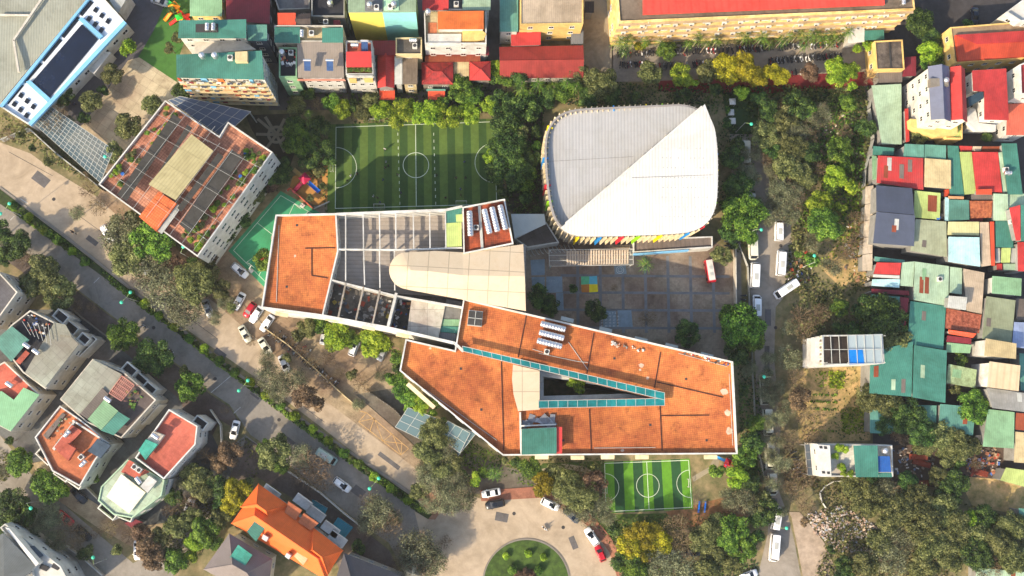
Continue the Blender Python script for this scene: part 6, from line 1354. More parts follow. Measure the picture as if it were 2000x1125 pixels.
def hipwing(root,px,z,rise,m):
    q=[Vector(v) for v in P(px,z)]; c=sum(q,Vector((0,0)))/4; b=MB()
    e=[(q[i]-q[(i+1)%4]).length for i in range(4)]; d=(q[1]-q[0]) if e[0]>e[1] else (q[2]-q[1]); k=max(0,(max(e)-min(e))/2); d=d.normalized()*k
    r1,r2=c-d,c+d
    Z=lambda v,zz:(v.x,v.y,zz)
    for i in range(4):
        a,b_=q[i],q[(i+1)%4]; na=r1 if (a-r1).length<(a-r2).length else r2; nb=r1 if (b_-r1).length<(b_-r2).length else r2
        pts=[Z(a,z),Z(b_,z),Z(nb,z+rise)]+([Z(na,z+rise)] if (na-nb).length>.05 else [])
        b.face(pts if area([p[:2] for p in pts])>0 else pts[::-1])
    b.build('cross_roof',m,root,ang_of(q[0],q[1]))
    for i in range(4):
        c_=MB(); a=q[i]; na=r1 if (a-r1).length<(a-r2).length else r2; c_.tube(Z(a,z),Z(na,z+rise),.13,0,6); c_.build('ridge_cap',m,root)
hipwing(r,[(505,945),(563,986),(532,1030),(470,990)],8.75,4.3,TI); hipwing(r,[(612,1030),(670,1075),(640,1122),(578,1078)],8.75,4.3,TI)
h_('pool_deck_shed','teal roofed pavilion beside the orange villa',[(610,975),(640,993),(622,1030),(600,1010)],3.2,'white',corr('cyan'),'shed',win=False); h_('pool_deck_shed','lower teal roof next to the avenue wall',[(660,1010),(690,1030),(668,1058),(640,1040)],3,'white',corr('cyan'),'shed',win=False)
h_('villa','villa with grey brown hipped roof and a green glass square',[(448,1042),(532,1092),(520,1180),(398,1112)],10,'plaster',mat('taupe_tiles',(122,112,108),.7,.08,.6,'corr',.3,stain=.1),'hip',rise=3.2,over=.8,extra=[PE('green_glass',[(465,1064),(493,1084),(475,1110),(449,1088)],2.4,2.6,mat('green_glass_roof',0))])
h_('villa','villa with a dark slate hipped roof at the lower edge',[(672,1080),(800,1130),(760,1200),(640,1180)],10,'plaster',mat('dark_slate_tiles',(72,70,74),.7,.08,.6,'corr',.3,stain=.1),'hip',rise=3.0,over=.8)
h_('tent_pavilion','small pale pyramid roof under the bare tree at the lower edge',[(785,1110),(810,1096),(825,1125),(800,1140)],4,'plaster',flat('cream'),'hip','pavilion',win=False,rise=2.2)
def frame(x,y,dx,dy,l,w_,z,name='balcony_frame',host=None,label=None):
    q=W(x,y,z); a=pdir(x,y,dx,dy,z); b=MB(); p=[(q.x+u*math.cos(a)-v*math.sin(a),q.y+u*math.sin(a)+v*math.cos(a)) for u,v in((-l/2,-w_/2),(l/2,-w_/2),(l/2,w_/2),(-l/2,w_/2))]
    b.ring(ccw(p),inset(ccw(p),.22),0,z,z-1.0); b.sheet(inset(ccw(p),.2),z-1.0,1); return b.build(name,[WC,flat('dark')],host)
VL={o['label'][:34]:o for o in sc.objects if o.get('label') and o.name.startswith('villa')}
def vh(t): return [o for o in sc.objects if o.get('label','').startswith(t)][0]
v1=vh('villa with pale slab roof, dark'); v2=vh('villa with pale slab roof, pink'); v3=vh('white terraced'); v4=vh('white villa with a large red'); v5=vh('rounded villa')
for h__,L_ in((v1,[(118,618,30,24,3.2,2.2,8),(137,640,30,24,3.4,2.2,7),(163,662,24,20,2.6,2,7.5),(168,676,-40,40,5.5,1.4,6)]),(v2,[(252,722,30,26,3.2,2.2,8),(273,742,30,26,3.2,2.2,7),(290,760,30,26,3,2.4,8),(290,806,-40,45,6,1.4,6)]),(v3,[(146,938,26,18,4,2.4,6.5),(122,925,26,18,3.5,2.4,7),(88,890,26,24,4,2.4,7)]),(v4,[(390,826,20,14,3.2,2.2,8.5),(376,850,-28,30,3,1.6,8),(350,905,-30,34,4,1.2,6)]),(v5,[(213,995,30,24,4.5,2.8,6.5),(243,1004,30,12,4,2.4,6),(322,950,-8,30,3.4,1.4,7)])):
    for a_ in L_: frame(*a_,host=h__)
# fences and walls
for pts,h,c,lab in (([(0,272),(55,250),(110,300),(200,370),(190,362)],2.2,'ltgrey','low wall and fence between avenue and lattice canopy'),([(562,921),(625,963),(668,1000),(706,1030)],1.8,'white','white garden wall of the orange villa along the avenue'),([(410,800),(430,830),(433,890)],1.8,'plaster','pale garden wall round the corner by the side street'),([(122,590),(165,625),(215,663)],1.4,'concrete','low wall by the pale slab villa'),([(96,865),(150,935),(190,975),(215,1010)],1.8,'plaster','garden wall in front of the terraced villa'),([(125,1065),(160,1090),(200,1125)],1.6,'white','white garden wall in the lower left'),([(515,640),(560,672),(610,715),(666,768),(704,800)],1.6,'beige','long low wall between school car park and avenue'),([(1437,470),(1440,700)],2.4,'plaster','straight wall between courtyard and side street'),([(612,408),(566,366),(560,372)],1.0,'salmon','low terracotta wall between play area and green court'),([(612,408),(643,393)],1.0,'plaster','short pale wall at the corner of the pitch')):
    fence(pts,h,wallm(c),lab,'garden_wall',.22,4.0,'wall')
fence([(715,762),(770,800),(800,835)],1.8,flat('concrete'),'row of railings at the school gate','railing',.05,.9)
fence([(1443,475),(1462,520),(1470,700),(1478,860),(1500,960)],1.6,corr('ltgrey'),'pale fence along the side street')
# ================= trees =================
TL={
'in the kindergarten yard':'247,93,17,y 220,147,22,o 178,198,22,o 205,85,13,d 202,178,12,d 125,190,20,d 110,176,14,g 165,232,13,d 345,75,13,o 334,95,13,o 355,182,19,d 336,20,9,d 340,12,8,g',
'beside the roof garden block':'297,205,20,o 252,248,27,o 218,298,20,o 105,230,28,b 85,215,16,b 130,245,18,s 350,205,12,o',
'along the upper edge of the avenue':'98,315,12,o 165,345,11,b 12,265,15,b 40,262,12,o 62,292,9,d 172,370,18,b 192,402,20,b 150,415,15,s 235,458,40,s 262,430,20,o 300,472,44,g 255,500,38,o 345,522,22,r 225,432,12,o 320,440,20,o 290,530,38,s 330,565,38,s 380,552,38,o 405,530,24,o 360,602,32,s 430,565,20,o 400,500,20,r 440,590,14,s 420,620,14,s 300,500,24,s 375,520,18,d 452,600,12,o',
'below the dark carriageway':'30,475,30,d 12,500,22,d 78,540,38,o 118,572,28,o 50,505,20,b 95,520,20,d 150,600,14,b 240,652,31,g 300,695,34,d 372,758,28,g 0,450,20,d 60,560,22,d 360,730,14,o 180,600,12,b 440,800,10,b',
'beside the football pitch on the left':'668,215,20,y 650,202,20,g 710,220,18,o 725,197,18,o 580,207,20,o 618,205,15,b 602,222,8,p 580,275,30,g 620,252,25,d 600,302,24,d 637,290,18,d 575,245,20,d 622,332,14,o 640,300,14,d 600,182,14,d 690,205,14,d',
'beside the green court':'520,345,22,d 545,340,22,d 497,380,22,o 512,362,18,d 470,430,20,d 447,462,14,d 520,510,22,g 425,470,13,d 555,325,18,d 530,365,16,r 607,385,8,o 645,315,13,d 632,365,9,o 462,405,16,d 436,440,14,d 505,335,14,d',
'on the far edge of the football pitch':'744,216,21,y 782,222,29,y 830,222,28,y 876,226,26,y 915,222,21,y 957,207,18,y 805,205,16,y 855,208,16,y 898,172,28,g 922,190,20,g 865,200,14,g 760,205,12,g 935,165,14,d',
'in the corner above the oval hall':'990,240,34,d 1000,285,32,d 1012,262,22,o 1008,285,9,f 1020,292,7,f 1003,296,7,f 970,290,22,d 1000,335,36,d 962,308,18,y 1020,210,28,d 985,200,26,d 1045,205,20,d 1010,150,22,d 988,155,20,g 972,135,18,y 960,150,14,d 1068,192,20,d 1100,182,20,g 1130,137,24,o 1172,160,32,o 1150,192,22,d 1195,185,20,d 1020,180,12,o 1040,225,16,d',
'left of the oval hall':'985,375,16,d 1025,350,24,g 1040,310,20,d 1030,385,14,d 1048,255,14,d 1048,410,8,d 965,340,20,d 1050,285,12,g',
'above the oval hall by the red path':'1270,145,25,o 1332,148,23,y 1357,165,11,y 1385,142,24,o 1418,135,28,Y 1455,130,32,Y 1478,152,22,Y 1450,182,16,y 1505,142,20,Y 1525,150,18,Y 1582,142,20,r 1633,143,30,y 1660,138,18,y 1660,167,13,y 1672,96,11,y 1696,90,13,y 1700,150,16,b 1340,180,14,d 1400,175,14,d 1302,98,20,g 1250,95,14,Y 1325,190,12,d 1240,190,14,d 1480,190,16,d',
'in the upper right corner':'1795,44,30,d 1818,75,20,d 1815,100,24,y 1828,118,18,g 1800,125,14,g 1793,265,18,o 1925,268,12,d 1806,258,14,g 1745,8,10,d 1890,45,12,d',
'right of the oval hall':'1459,330,16,s 1462,398,15,s 1456,300,14,s 1450,420,44,g 1440,365,30,d 1428,310,24,d 1425,455,22,d 1462,462,18,g 1422,240,12,d 1440,280,16,d 1408,500,19,o 1432,480,10,d 1416,400,12,d 1478,300,14,s 1480,395,14,s 1420,215,8,g',
'over the upper side street':'1500,215,24,d 1490,262,26,o 1535,235,26,o 1560,255,22,s 1525,265,22,o 1510,290,20,d 1550,295,30,o 1580,300,22,d 1535,325,28,o 1560,335,24,o 1510,330,18,s 1525,370,26,s 1550,380,22,s 1515,400,22,s 1575,350,20,o 1580,270,20,b 1500,310,18,b 1530,210,18,b 1545,400,18,b 1500,425,18,s 1470,350,16,s 1560,205,28,d 1540,420,22,s',
'on the overgrown plot':'1600,225,24,s 1640,290,24,g 1652,258,16,b 1632,345,24,y 1660,365,16,y 1600,400,26,y 1612,440,34,g 1590,470,18,s 1672,470,18,b 1672,430,18,b 1585,505,16,g 1625,520,20,s 1640,410,14,y 1690,250,20,d 1720,235,0,g 1620,365,16,g 1655,325,16,g 1560,500,10,g 1575,215,20,g 1655,200,18,g 1600,330,16,b 1655,490,16,b',
'around the glass roofed house':'1715,622,48,d 1745,660,34,o 1762,640,26,d 1680,645,26,d 1690,605,28,d 1565,620,24,b 1600,615,22,b 1575,650,22,b 1545,640,16,s 1540,700,22,s 1555,740,22,b 1560,780,24,r 1575,810,22,b 1640,600,20,g 1640,640,16,d 1545,860,20,b 1585,850,22,b 1535,800,18,s',
'around the biggest teal roof':'1898,795,34,g 1880,705,14,g 1865,760,12,o 1700,775,30,o 1735,790,26,o 1770,812,34,d 1800,845,30,d 1725,830,20,d 1835,850,28,o 1870,865,30,o 1805,870,22,o 1760,850,22,r 1815,690,0,d 1890,640,0,d 1870,690,10,g',
'in the big grove at the lower right':'1665,950,24,o 1690,975,34,o 1735,970,30,s 1745,1005,38,o 1790,985,36,o 1800,1025,40,o 1840,1000,36,o 1860,1035,36,o 1895,1020,22,y 1900,1045,28,o 1760,1045,32,s 1815,1065,36,o 1860,1080,32,o 1905,1080,34,d 1945,1055,34,o 1975,1025,30,o 1975,1085,32,o 1720,1060,26,o 1740,1095,32,s 1690,1100,26,o 1650,1105,18,d 1800,1105,28,o 1930,1110,26,b 1920,1010,24,d 1700,940,20,d 1850,960,26,d 1830,930,20,o 1870,940,24,d 1650,1130,20,d 1620,1075,10,d 1770,940,20,d',
'by the scrap yard':'1890,870,24,o 1905,905,14,b 1850,890,22,o 1870,900,16,d',
'at the bend of the side street':'1560,920,20,b 1558,965,22,b 1575,990,18,b 1530,1000,10,s 1500,1000,24,d 1482,1012,20,d 1495,975,16,o 1570,1020,10,r 1490,940,12,s 1540,950,14,b 1500,700,14,s 1497,735,16,s 1510,780,14,s 1495,768,15,s 1500,826,16,s 1504,890,15,s 1510,946,14,s 1520,860,16,s 1525,905,18,s 1520,820,16,s 1515,760,18,s',
'below the small bright pitch':'1250,1055,30,Y 1232,1070,26,Y 1270,1040,22,Y 1290,1060,22,Y 1255,1085,24,Y 1320,1030,26,b 1335,1065,26,b 1375,1050,30,o 1400,1025,22,o 1432,1040,34,g 1450,1065,26,g 1395,1085,24,o 1240,1115,30,g 1285,1110,30,s 1330,1110,30,s 1380,1115,28,o 1430,1100,22,o 1210,1095,18,d 1475,1050,16,d',
'right of the small bright pitch':'1400,925,17,g 1452,895,22,g 1468,865,22,d 1440,930,24,y 1462,945,20,d 1455,980,26,s 1425,975,20,s 1480,990,20,o 1475,825,18,g 1485,860,14,s 1430,1000,16,b',
'left of the small bright pitch':'1060,945,24,Y 1035,912,20,g 1085,930,22,o 1110,950,30,o 1140,970,32,o 1160,950,24,r 1105,980,22,s 1150,1000,24,s 1175,985,20,s 1135,925,16,b 1185,1010,16,s 1200,1030,14,d 1165,915,12,o',
'beside the upper orange roof':'1340,650,27,d 1165,607,21,d 1057,583,26,d 1075,600,20,d 1265,622,18,b 1262,515,14,p 1200,562,8,b 1120,562,10,d 1130,755,16,y 1118,748,10,y',
'at the right end of the school roof':'1450,640,44,g 1430,620,24,g 1470,665,24,g 1440,688,26,d 1480,640,18,g 1465,720,16,s 1455,760,14,d',
'in the school car park':'602,640,20,o 585,655,14,o 660,655,28,y 645,672,16,y 685,662,18,g 733,668,28,y 718,680,16,y 625,632,18,g 750,672,14,g 705,750,22,b 690,735,14,o 640,700,18,b 590,685,14,b 612,706,14,b 665,728,14,b 570,665,12,b 790,680,0,g 745,735,12,s 540,655,10,b 530,735,26,s 570,745,26,s 545,765,20,s 595,775,24,r 620,790,14,r 640,745,14,b 700,790,12,s 520,700,16,s 560,700,10,o 490,665,12,b',
'along the slanting front of the school':'775,695,14,g 768,738,17,g 785,760,18,g 800,778,18,g 822,792,18,y 805,800,14,g 850,790,12,g 870,830,14,d 880,845,12,d 780,718,12,d 840,808,12,g',
'at the school gate':'850,850,32,o 838,880,28,o 870,880,28,s 835,920,26,s 860,915,24,o 885,905,22,o 820,960,18,o 860,950,28,s 890,945,24,s 905,975,24,s 875,985,24,s 915,950,20,b 840,985,16,s 932,938,16,y 945,925,12,g 908,930,14,d 968,925,13,p 985,900,8,o 1010,905,12,d',
'near the orange villa':'535,890,28,o 520,875,18,g 548,908,18,g 605,915,36,b 625,935,24,b 590,890,22,s 740,1000,30,s 725,985,24,b 755,1025,28,b 720,1020,20,s 770,1010,16,s 815,1075,38,s 845,1100,30,s 790,1090,26,b 820,1110,30,b 700,1065,14,d 705,1075,10,g 870,1060,14,b 550,860,14,o',
'in the small park between the villas':'448,885,26,r 430,905,18,r 380,930,26,o 400,950,26,o 425,950,22,d 360,940,16,s 462,960,28,Y 450,985,20,Y 478,945,16,o 430,1012,20,o 400,1035,26,g 415,1055,20,g 380,1060,18,y 372,1082,16,y 345,1095,24,g 330,1085,18,d 290,1065,24,r 300,1090,24,r 275,1040,18,r 345,1028,24,o 330,1000,14,b 365,985,22,b 375,1010,20,o 322,945,14,s 340,970,18,d 400,890,16,b 480,1005,12,d 430,985,14,d 312,1050,18,o',
'in the villa streets':'98,950,32,g 80,935,18,g 125,960,16,g 40,905,26,g 35,885,14,y 28,985,30,d 50,1005,22,d 10,1000,22,d 22,1030,20,d 135,1040,26,b 95,1010,24,s 110,1055,20,s 150,1060,16,b 215,1030,18,b 250,1048,14,b 190,1040,12,b 70,1025,18,s 165,1085,14,d 60,1045,14,d 175,1075,12,o 230,1075,12,o 20,860,10,d 0,920,14,s 185,935,9,g',
}
for wh,s in TL.items():
    for e in s.split():
        x,y,r,t=e.split(',')
        if float(r)>0: tree(float(x),float(y),float(r),t,wh,14 if x in('1130','1118') and y in('755','748') else None)
PL_={
'between the red roofs and the oval hall':'1018,172,13 1035,182,10 1052,164,13 1082,170,14 1108,162,12 1126,168,12 985,60,0 1020,160,8',
'at the foot of the long yellow block':'1212,82,16 1228,78,17 1222,98,12 1262,80,11 1290,82,11 1365,72,14 1382,82,10 1402,76,12 1458,70,14 1444,62,10 1490,72,14 1528,78,12 1562,64,12 1578,72,14 1592,66,13 1606,72,14 1625,68,13 1640,72,12 1658,62,13 1572,88,10 1622,84,11 1545,70,10 1345,86,10 1505,84,10',
}
for wh,s in PL_.items():
    for e in s.split():
        x,y,r=e.split(',')
        if float(r)>0: palm(float(x),float(y),float(r),wh,R.uniform(5,8))
# ================= cars, vans, bikes, people, lamps =================
CARS=[(209,456,70,130,'suv','white','on the avenue below the roof garden block'),(283,518,10,60,'sedan','silver','under the big trees beside the avenue'),(468,528,110,90,'suv','white','by the green ball court'),
(365,575,80,90,'sedan','cream','under the big trees beside the avenue'),(405,602,60,150,'sedan','silver','at the corner of the school car park'),(466,588,-60,110,'sedan','white','in the row below the school corner'),
(487,605,-70,100,'hatch','red','in the row below the school corner'),(500,614,-70,100,'sedan','white','in the row below the school corner'),(521,631,-70,95,'sedan','white','in the row below the school corner'),
(478,652,60,110,'sedan','cream','on the pavement edge of the avenue'),(517,676,90,140,'sedan','cream','on the pavement edge of the avenue'),(555,711,60,140,'sedan','white','on the pavement edge of the avenue'),
(634,655,20,-90,'sedan','white','in the tree shaded car park behind the school'),(692,677,30,-80,'suv','white','in the tree shaded car park behind the school'),(748,688,40,-70,'sedan','silver','in the tree shaded car park behind the school'),
(458,840,-15,60,'sedan','white','at the mouth of the side street'),(668,947,110,80,'suv','white','driving on the avenue near the orange villa'),(959,963,-140,26,'sedan','white','at the turning circle'),(967,985,-140,30,'suv','black','at the turning circle'),
(1075,985,150,70,'suv','white','at the turning circle'),(1117,1007,100,90,'sedan','grey','at the turning circle'),(1156,1048,-80,-120,'suv','white','at the turning circle'),(1173,1081,-50,-120,'hatch','red','at the turning circle'),
(1302,1082,1,0,'sedan','silver','under the trees at the lower edge'),(1350,1079,1,0,'sedan','grey','under the trees at the lower edge'),(1463,1124,100,-40,'sedan','white','at the lower edge of the side street'),
(127,1013,130,110,'sedan','red','in the villa street'),(161,1042,120,110,'sedan','black','in the villa street'),(153,968,80,90,'sedan','black','beside the terraced villa'),(268,1075,0,1,'sedan','white','by the russet tree'),
(368,992,30,-90,'sedan','white','under the thin trees right of the cream villa'),(1905,30,0,1,'sedan','navy','in the upper right yard'),(312,2,60,20,'sedan','silver','at the top edge of the kindergarten yard'),
(1521,449,0,-1,'van','white','on the side street'),(1525,513,6,-100,'minibus','white','on the side street'),(1535,565,-60,40,'minibus','white','on the side street'),(1474,537,4,-100,'minibus','white','on the side street'),(1478,597,0,-1,'van','white','on the side street'),
(1512,1070,-8,100,'minibus','white','on the side street'),(1517,1012,10,-60,'van','white','on the side street'),(1470,482,4,100,'minibus','cream','along the wall of the side street'),(1459,350,2,100,'minibus','cream','along the wall of the side street'),(1456,302,2,100,'minibus','cream','along the wall of the side street'),
(1466,405,4,100,'minibus','cream','along the wall of the side street'),(1493,765,4,100,'minibus','cream','along the wall of the side street'),(1499,825,4,100,'minibus','cream','along the wall of the side street'),(1503,890,4,100,'minibus','cream','along the wall of the side street'),(1508,946,4,100,'van','cream','along the wall of the side street'),(638,892,90,60,'van','palegreen','driving on the avenue near the orange villa')]
for c in CARS: car(*c)
# red and white bus in the courtyard
def mk_bus():
    r=thing('school_bus','','bus'); b=MB(); loft(b,[(-3.4,[(.9,.35),(.95,2.5),(.8,2.62)]),(-3.3,[(1.05,.3),(1.1,2.55),(.95,2.7)]),(3.1,[(1.05,.3),(1.1,2.55),(.95,2.7)]),(3.4,[(.9,.35),(.95,2.3),(.8,2.5)])]); b.build('body',paint('red'),r)
    b=MB(); loft(b,[(-3.25,[(.9,2.7),(.85,2.76)]),(2.8,[(.9,2.7),(.85,2.76)])]); b.build('roof',flat('white'),r)
    b=MB(); 
    for y in(-1.11,1.11): b.box((0,y),5.6,.03,1.4,2.2)
    b.box((3.37,0),.1,1.6,1.3,2.2); b.build('windows',M_DARKGLASS,r)
    for x in(-.9,1.0): q=MB(); q.box((x,0),.9,.7,2.76,2.9); q.build('roof_hatch',flat('ltgrey'),r)
    for x in(-2.2,2.2):
        for y in(-1,1): q=MB(); q.tube((x,y*.8,.42),(x,y*1.12,.42),.42,0,14); q.build('wheel',M_TYRE,r)
    return r
c=W(1388,529,2); o=mk_bus(); o.location=(c.x,c.y,.03); o.rotation_euler=(0,0,pdir(1388,529,10,60)); o.scale=(.82,.86,.86); tag(o,'red bus with a white roof parked in the school courtyard','bus')
# motorbike rows
px_of=lambda a,b_,t:(a[0]+(b_[0]-a[0])*t,a[1]+(b_[1]-a[1])*t)
def row(a,b_,n,where,label,seed,jx=.25,z=.012,cols=('black','black','grey','silver','black','red','navy','white')):
    rg=random.Random(seed); A,B_=W(*a,.4),W(*b_,.4); d=(B_-A); an=math.atan2(d.y,d.x)+math.pi/2
    for i in range(n):
        if rg.random()<.06: continue
        q=A+d*((i+.5)/n); c=rg.choice(cols); 
        later(moto((q.x+rg.uniform(-jx,jx),q.y+rg.uniform(-jx,jx)),an+rg.uniform(-.2,.2)+(math.pi if rg.random()<.2 else 0),c,None,where,z),*px_of(a,b_,(i+.5)/n),c+' motorbike',label)
for a,b_,n,wh,lab,sd_ in (((1205,106),(1260,104),11,'far','left end, row by the yellow block',1),((1262,104),(1345,101),19,'far','left part, row by the yellow block',14),((1347,100),(1425,97),18,'far','middle, row by the yellow block',2),((1428,97),(1505,93),19,'far','right of middle, row by the yellow block',15),((1508,92),(1580,89),17,'far','right part, row by the yellow block',3),((1583,89),(1645,86),14,'far','right end, row by the yellow block',16),
 ((1208,127),(1262,124),12,'near','left end, row by the red path',4),((1286,130),(1345,126),15,'near','left part, row by the red path',5),((1350,125),(1400,122),12,'near','middle, row by the red path',17),((1500,119),(1570,114),18,'near','right part, row by the red path',6),((1573,114),(1645,108),18,'near','right end, row by the red path',18)):
    row(a,b_,n,'motorbikes in the %s row'%wh,lab,sd_)
row((1545,142),(1600,140),8,'motorbikes by the red path','beside the red path',9)
row((525,648),(595,702),17,'motorbikes along the car park wall','upper half of the car park wall',7); row((597,704),(662,755),17,'motorbikes along the car park wall','lower half of the car park wall',19); row((545,650),(615,695),12,'motorbikes along the car park wall','second rank at the car park wall',8,.5)
row((1452,570),(1458,630),6,'motorbikes by the courtyard wall','by the courtyard wall on the side street',10,.3)
row((1420,470),(1424,488),3,'motorbikes behind the courtyard','behind the courtyard tree',11)
row((1548,880),(1560,935),7,'motorbikes before the white house','before the white tall house',13,.3)
# riders
for i,(x,y,dx,dy,sh,lab) in enumerate([(281,636,-50,-40,'white','rider in white on a motorbike, upper one on the dark carriageway'),(333,684,-50,-40,'black','rider in black on a motorbike, lower one on the dark carriageway'),(1065,1033,40,30,'white','rider in white crossing the turning circle'),(858,1082,-20,30,'red','rider on a motorbike entering the turning circle'),(142,453,60,40,'black','rider in black on the sunlit carriageway'),(141,455,60,40,'black','')]):
    if not lab: continue
    q=W(x,y,.8); a=pdir(x,y,dx,dy); m=moto((q.x,q.y),a,'white' if i<3 else 'black','%s motorbike ridden by the person in %s, %s'%('white' if i<3 else 'black',sh,lab.split(', ')[-1] if ', ' in lab else lab.split(' ',3)[-1]),'ridden motorbikes',.02)
    person((q.x-math.cos(a)*.2,q.y-math.sin(a)*.2,.02),a,'ride',sh,lab,'motorbike riders')
PE=[(752,291,'run','white'),(754,316,'stand','white'),(752,327,'run','black'),(758,324,'walk','black'),(685,343,'run','white'),(678,353,'walk','black'),(698,339,'stand','black'),(748,351,'walk','blue'),(776,341,'run','black'),(783,376,'walk','blue'),(729,383,'run','white'),(737,386,'stand','black'),(742,395,'stand','blue'),(740,402,'stand','black'),(907,316,'walk','blue'),(853,342,'walk','black'),(891,347,'run','black'),(909,347,'walk','black'),(900,369,'run','blue'),(900,381,'stand','black'),(870,386,'stand','black'),(984,362,'stand','blue'),(984,375,'walk','black'),(995,367,'stand','white')]
for x,y,po,sh in PE:
    q=W(x,y,.9); o=person((q.x,q.y,.02),R.uniform(0,6.28),po,sh,'','children on the large pitch')
    later(o,x,y,'child in a %s shirt %s,'%(sh,{'run':'running','stand':'standing','walk':'walking'}[po]),'on the large striped pitch')
for x,y,sh,lab in((1540,545,'white','person in white walking on the side street by the vans'),(145,203,'blue','person in blue beside the blue framed school'),(1052,1118,'black','')):
    if lab: q=W(x,y,.9); person((q.x,q.y,.02),R.uniform(0,6),'walk',sh,lab)
# street lamps
def lamp(px,py,dx,dy,where,dbl=True):
    q=W(px,py,8.5); o=place('lamp%d'%dbl,lambda:mk_lamp(dbl),(q.x,q.y,.1),pdir(px,py,dx,dy,8.5),1,None,'street lamp','street lamps '+where); later(o,px,py,'%s lamp with teal globe'%('two armed' if dbl else 'one armed'),where)
for x,y in((11,408),(247,581),(476,753),(731,944)): lamp(x,y,24,-27,'in the long planted median')
for x,y,dx,dy in((1591,512,-2,-20),(1455,240,20,5),(1474,449,20,0),(1504,736,-10,0),(1523,1031,20,0)): lamp(x,y,dx,dy,'beside the right hand street',False)
for x,y,dx,dy in((353,494,5,-10),(218,311,-8,-3),(183,1102,0,-20),(52,983,5,5),(312,280,-8,-5)): lamp(x,y,dx,dy,'left of the school',False)
# round bushes in the median
for x,y in((25,402),(56,425),(84,449),(112,470),(141,491),(166,511),(255,574),(283,594),(310,617),(340,638),(370,660),(400,681),(429,705),(459,727),(488,747),(519,770),(547,792),(576,813),(611,836),(642,861),(671,884),(702,907),(732,931),(763,953),(796,977)):
    bush(x,y,R.uniform(7.8,9.8),R.choice('yyyg'),'in the long planted median')
for x,y in((355,650),(385,670),(415,694),(444,716),(503,760),(533,782),(592,826),(627,850),(655,872),(686,896),(717,920),(748,942),(780,966),(70,437),(98,460),(127,482)): bush(x,y,R.uniform(4,6),R.choice('gdo'),'between the round ones of the median','median_shrub')
for x,y,t in((989,1085,'y'),(1032,1082,'y'),(1062,1087,'y'),(1000,1112,'g'),(1050,1115,'g'),(1027,1120,'r'),(1015,1124,'r'),(1040,1122,'r')): bush(x,y,7 if t=='y' else 9,t,'on the round island')
# play equipment
def playset(px,py,sc_,label,cols,rz):
    c=W(px,py,1); r=thing('play_tower',label,'play tower',(c.x,c.y,.01),rz); r.scale=(sc_,)*3
    def bp(nm,m,fn): b=MB(); fn(b); b.build(nm,m,r,off=(0,0,0))
    ms=[mat('plastic_%d_%d_%d'%k,k,.4,.04,1,stain=.08,spec=.5) for k in cols]
    bp('platform',ms[0],lambda b:b.box((0,0),1.6,1.6,1.2,1.35)); 
    for x in(-.75,.75):
        for y in(-.75,.75): bp('post',ms[3%len(ms)],lambda b:b.tube((x,y,0),(x,y,2.6),.07,0,6))
    bp('tower_roof',ms[1],lambda b:b.lathe([(1.35,2.5),(.7,3.0),(.05,3.5)],n=4))
    def slide(b,a,d0,d1):
        ca,sa=math.cos(a),math.sin(a)
        T=lambda x,y,z:(x*ca-y*sa,x*sa+y*ca,z)
        for x0,x1,z0,z1 in((.8,1.2,1.35,1.3),(1.2,3.0,1.3,.35),(3.0,3.6,.35,.25)):
            b.face([T(x0,-.4,z0),T(x1,-.4,z1),T(x1,.4,z1),T(x0,.4,z0)]); 
            for y in(-.4,.4): b.face([T(x0,y,z0),T(x1,y,z1),T(x1,y,z1+.3),T(x0,y,z0+.3)]); b.face([T(x0,y*1.15,z0+.3),T(x0,y*1.15,z0),T(x1,y*1.15,z1),T(x1,y*1.15,z1+.3)])
    bp('slide',ms[2],lambda b:slide(b,-.7,0,0)); bp('slide',ms[3%len(ms)],lambda b:slide(b,.9+1.5,0,0)); bp('slide',ms[1],lambda b:slide(b,3.9,0,0))
playset(344,18,1.1,'yellow, red and green play tower with slides on the kindergarten turf',[(240,180,20),(240,150,20),(226,50,40),(30,180,60)],0)
playset(352,36,.85,'smaller play tower with red and green slides beside the yellow one',[(240,180,20),(40,190,60),(230,90,70),(226,50,40)],1.2)
playset(597,352,1.15,'red and blue play tower with a cream dome beside the green court',[(90,60,60),(196,40,80),(30,110,200),(220,190,120)],.0)
for x,lab in((1365,'left of the two blue seesaws beside the small pitch'),(1377,'right of the two blue seesaws beside the small pitch')):
    c=W(x,990,.4); r=thing('blue_seesaw',lab,'seesaw',(c.x,c.y,0),1.45); b=MB(); b.box((0,0),2.6,.35,.45,.55); b.build('plank',mat('plastic_blue',(20,110,210),.4,.04),r,off=(0,0,0))
    b=MB(); b.box((0,0),.4,.5,0,.45); b.build('pivot',flat('dark'),r,off=(0,0,0)); b=MB(); b.box((1.0,0),.1,.5,.55,.8); b.box((-1.0,0),.1,.5,.55,.8); b.build('handle',flat('grey'),r,off=(0,0,0))
c=W(1418,901,1); playset(1420,902,.8,'red roofed play house under the trees right of the small pitch',[(60,140,220),(210,20,50),(240,120,30),(40,150,220)],.3)
# white tents by the lawn right of the hall
for i,(x,y) in enumerate(((1431,198),(1428,219),(1431,236))):
    c=W(x,y,2.3); r=thing('white_shelter','','shelter',(c.x,c.y,0),.05,'white shelters'); b=MB(); b.lathe([(1.1,2.2),(.05,2.9)],n=4); b.V=[(v[0]*math.cos(.785)-v[1]*math.sin(.785),v[0]*math.sin(.785)+v[1]*math.cos(.785),v[2]) for v in b.V]; b.build('canopy',flat('white'),r,off=(0,0,0))
    for sx in(-.7,.7):
        for sy in(-.7,.7): q=MB(); q.tube((sx,sy,0),(sx,sy,2.25),.04,0,5); q.build('post',flat('grey'),r,off=(0,0,0))
    r['label']=['upper','middle','lower'][i]+' one of three small white shelters right of the oval hall'
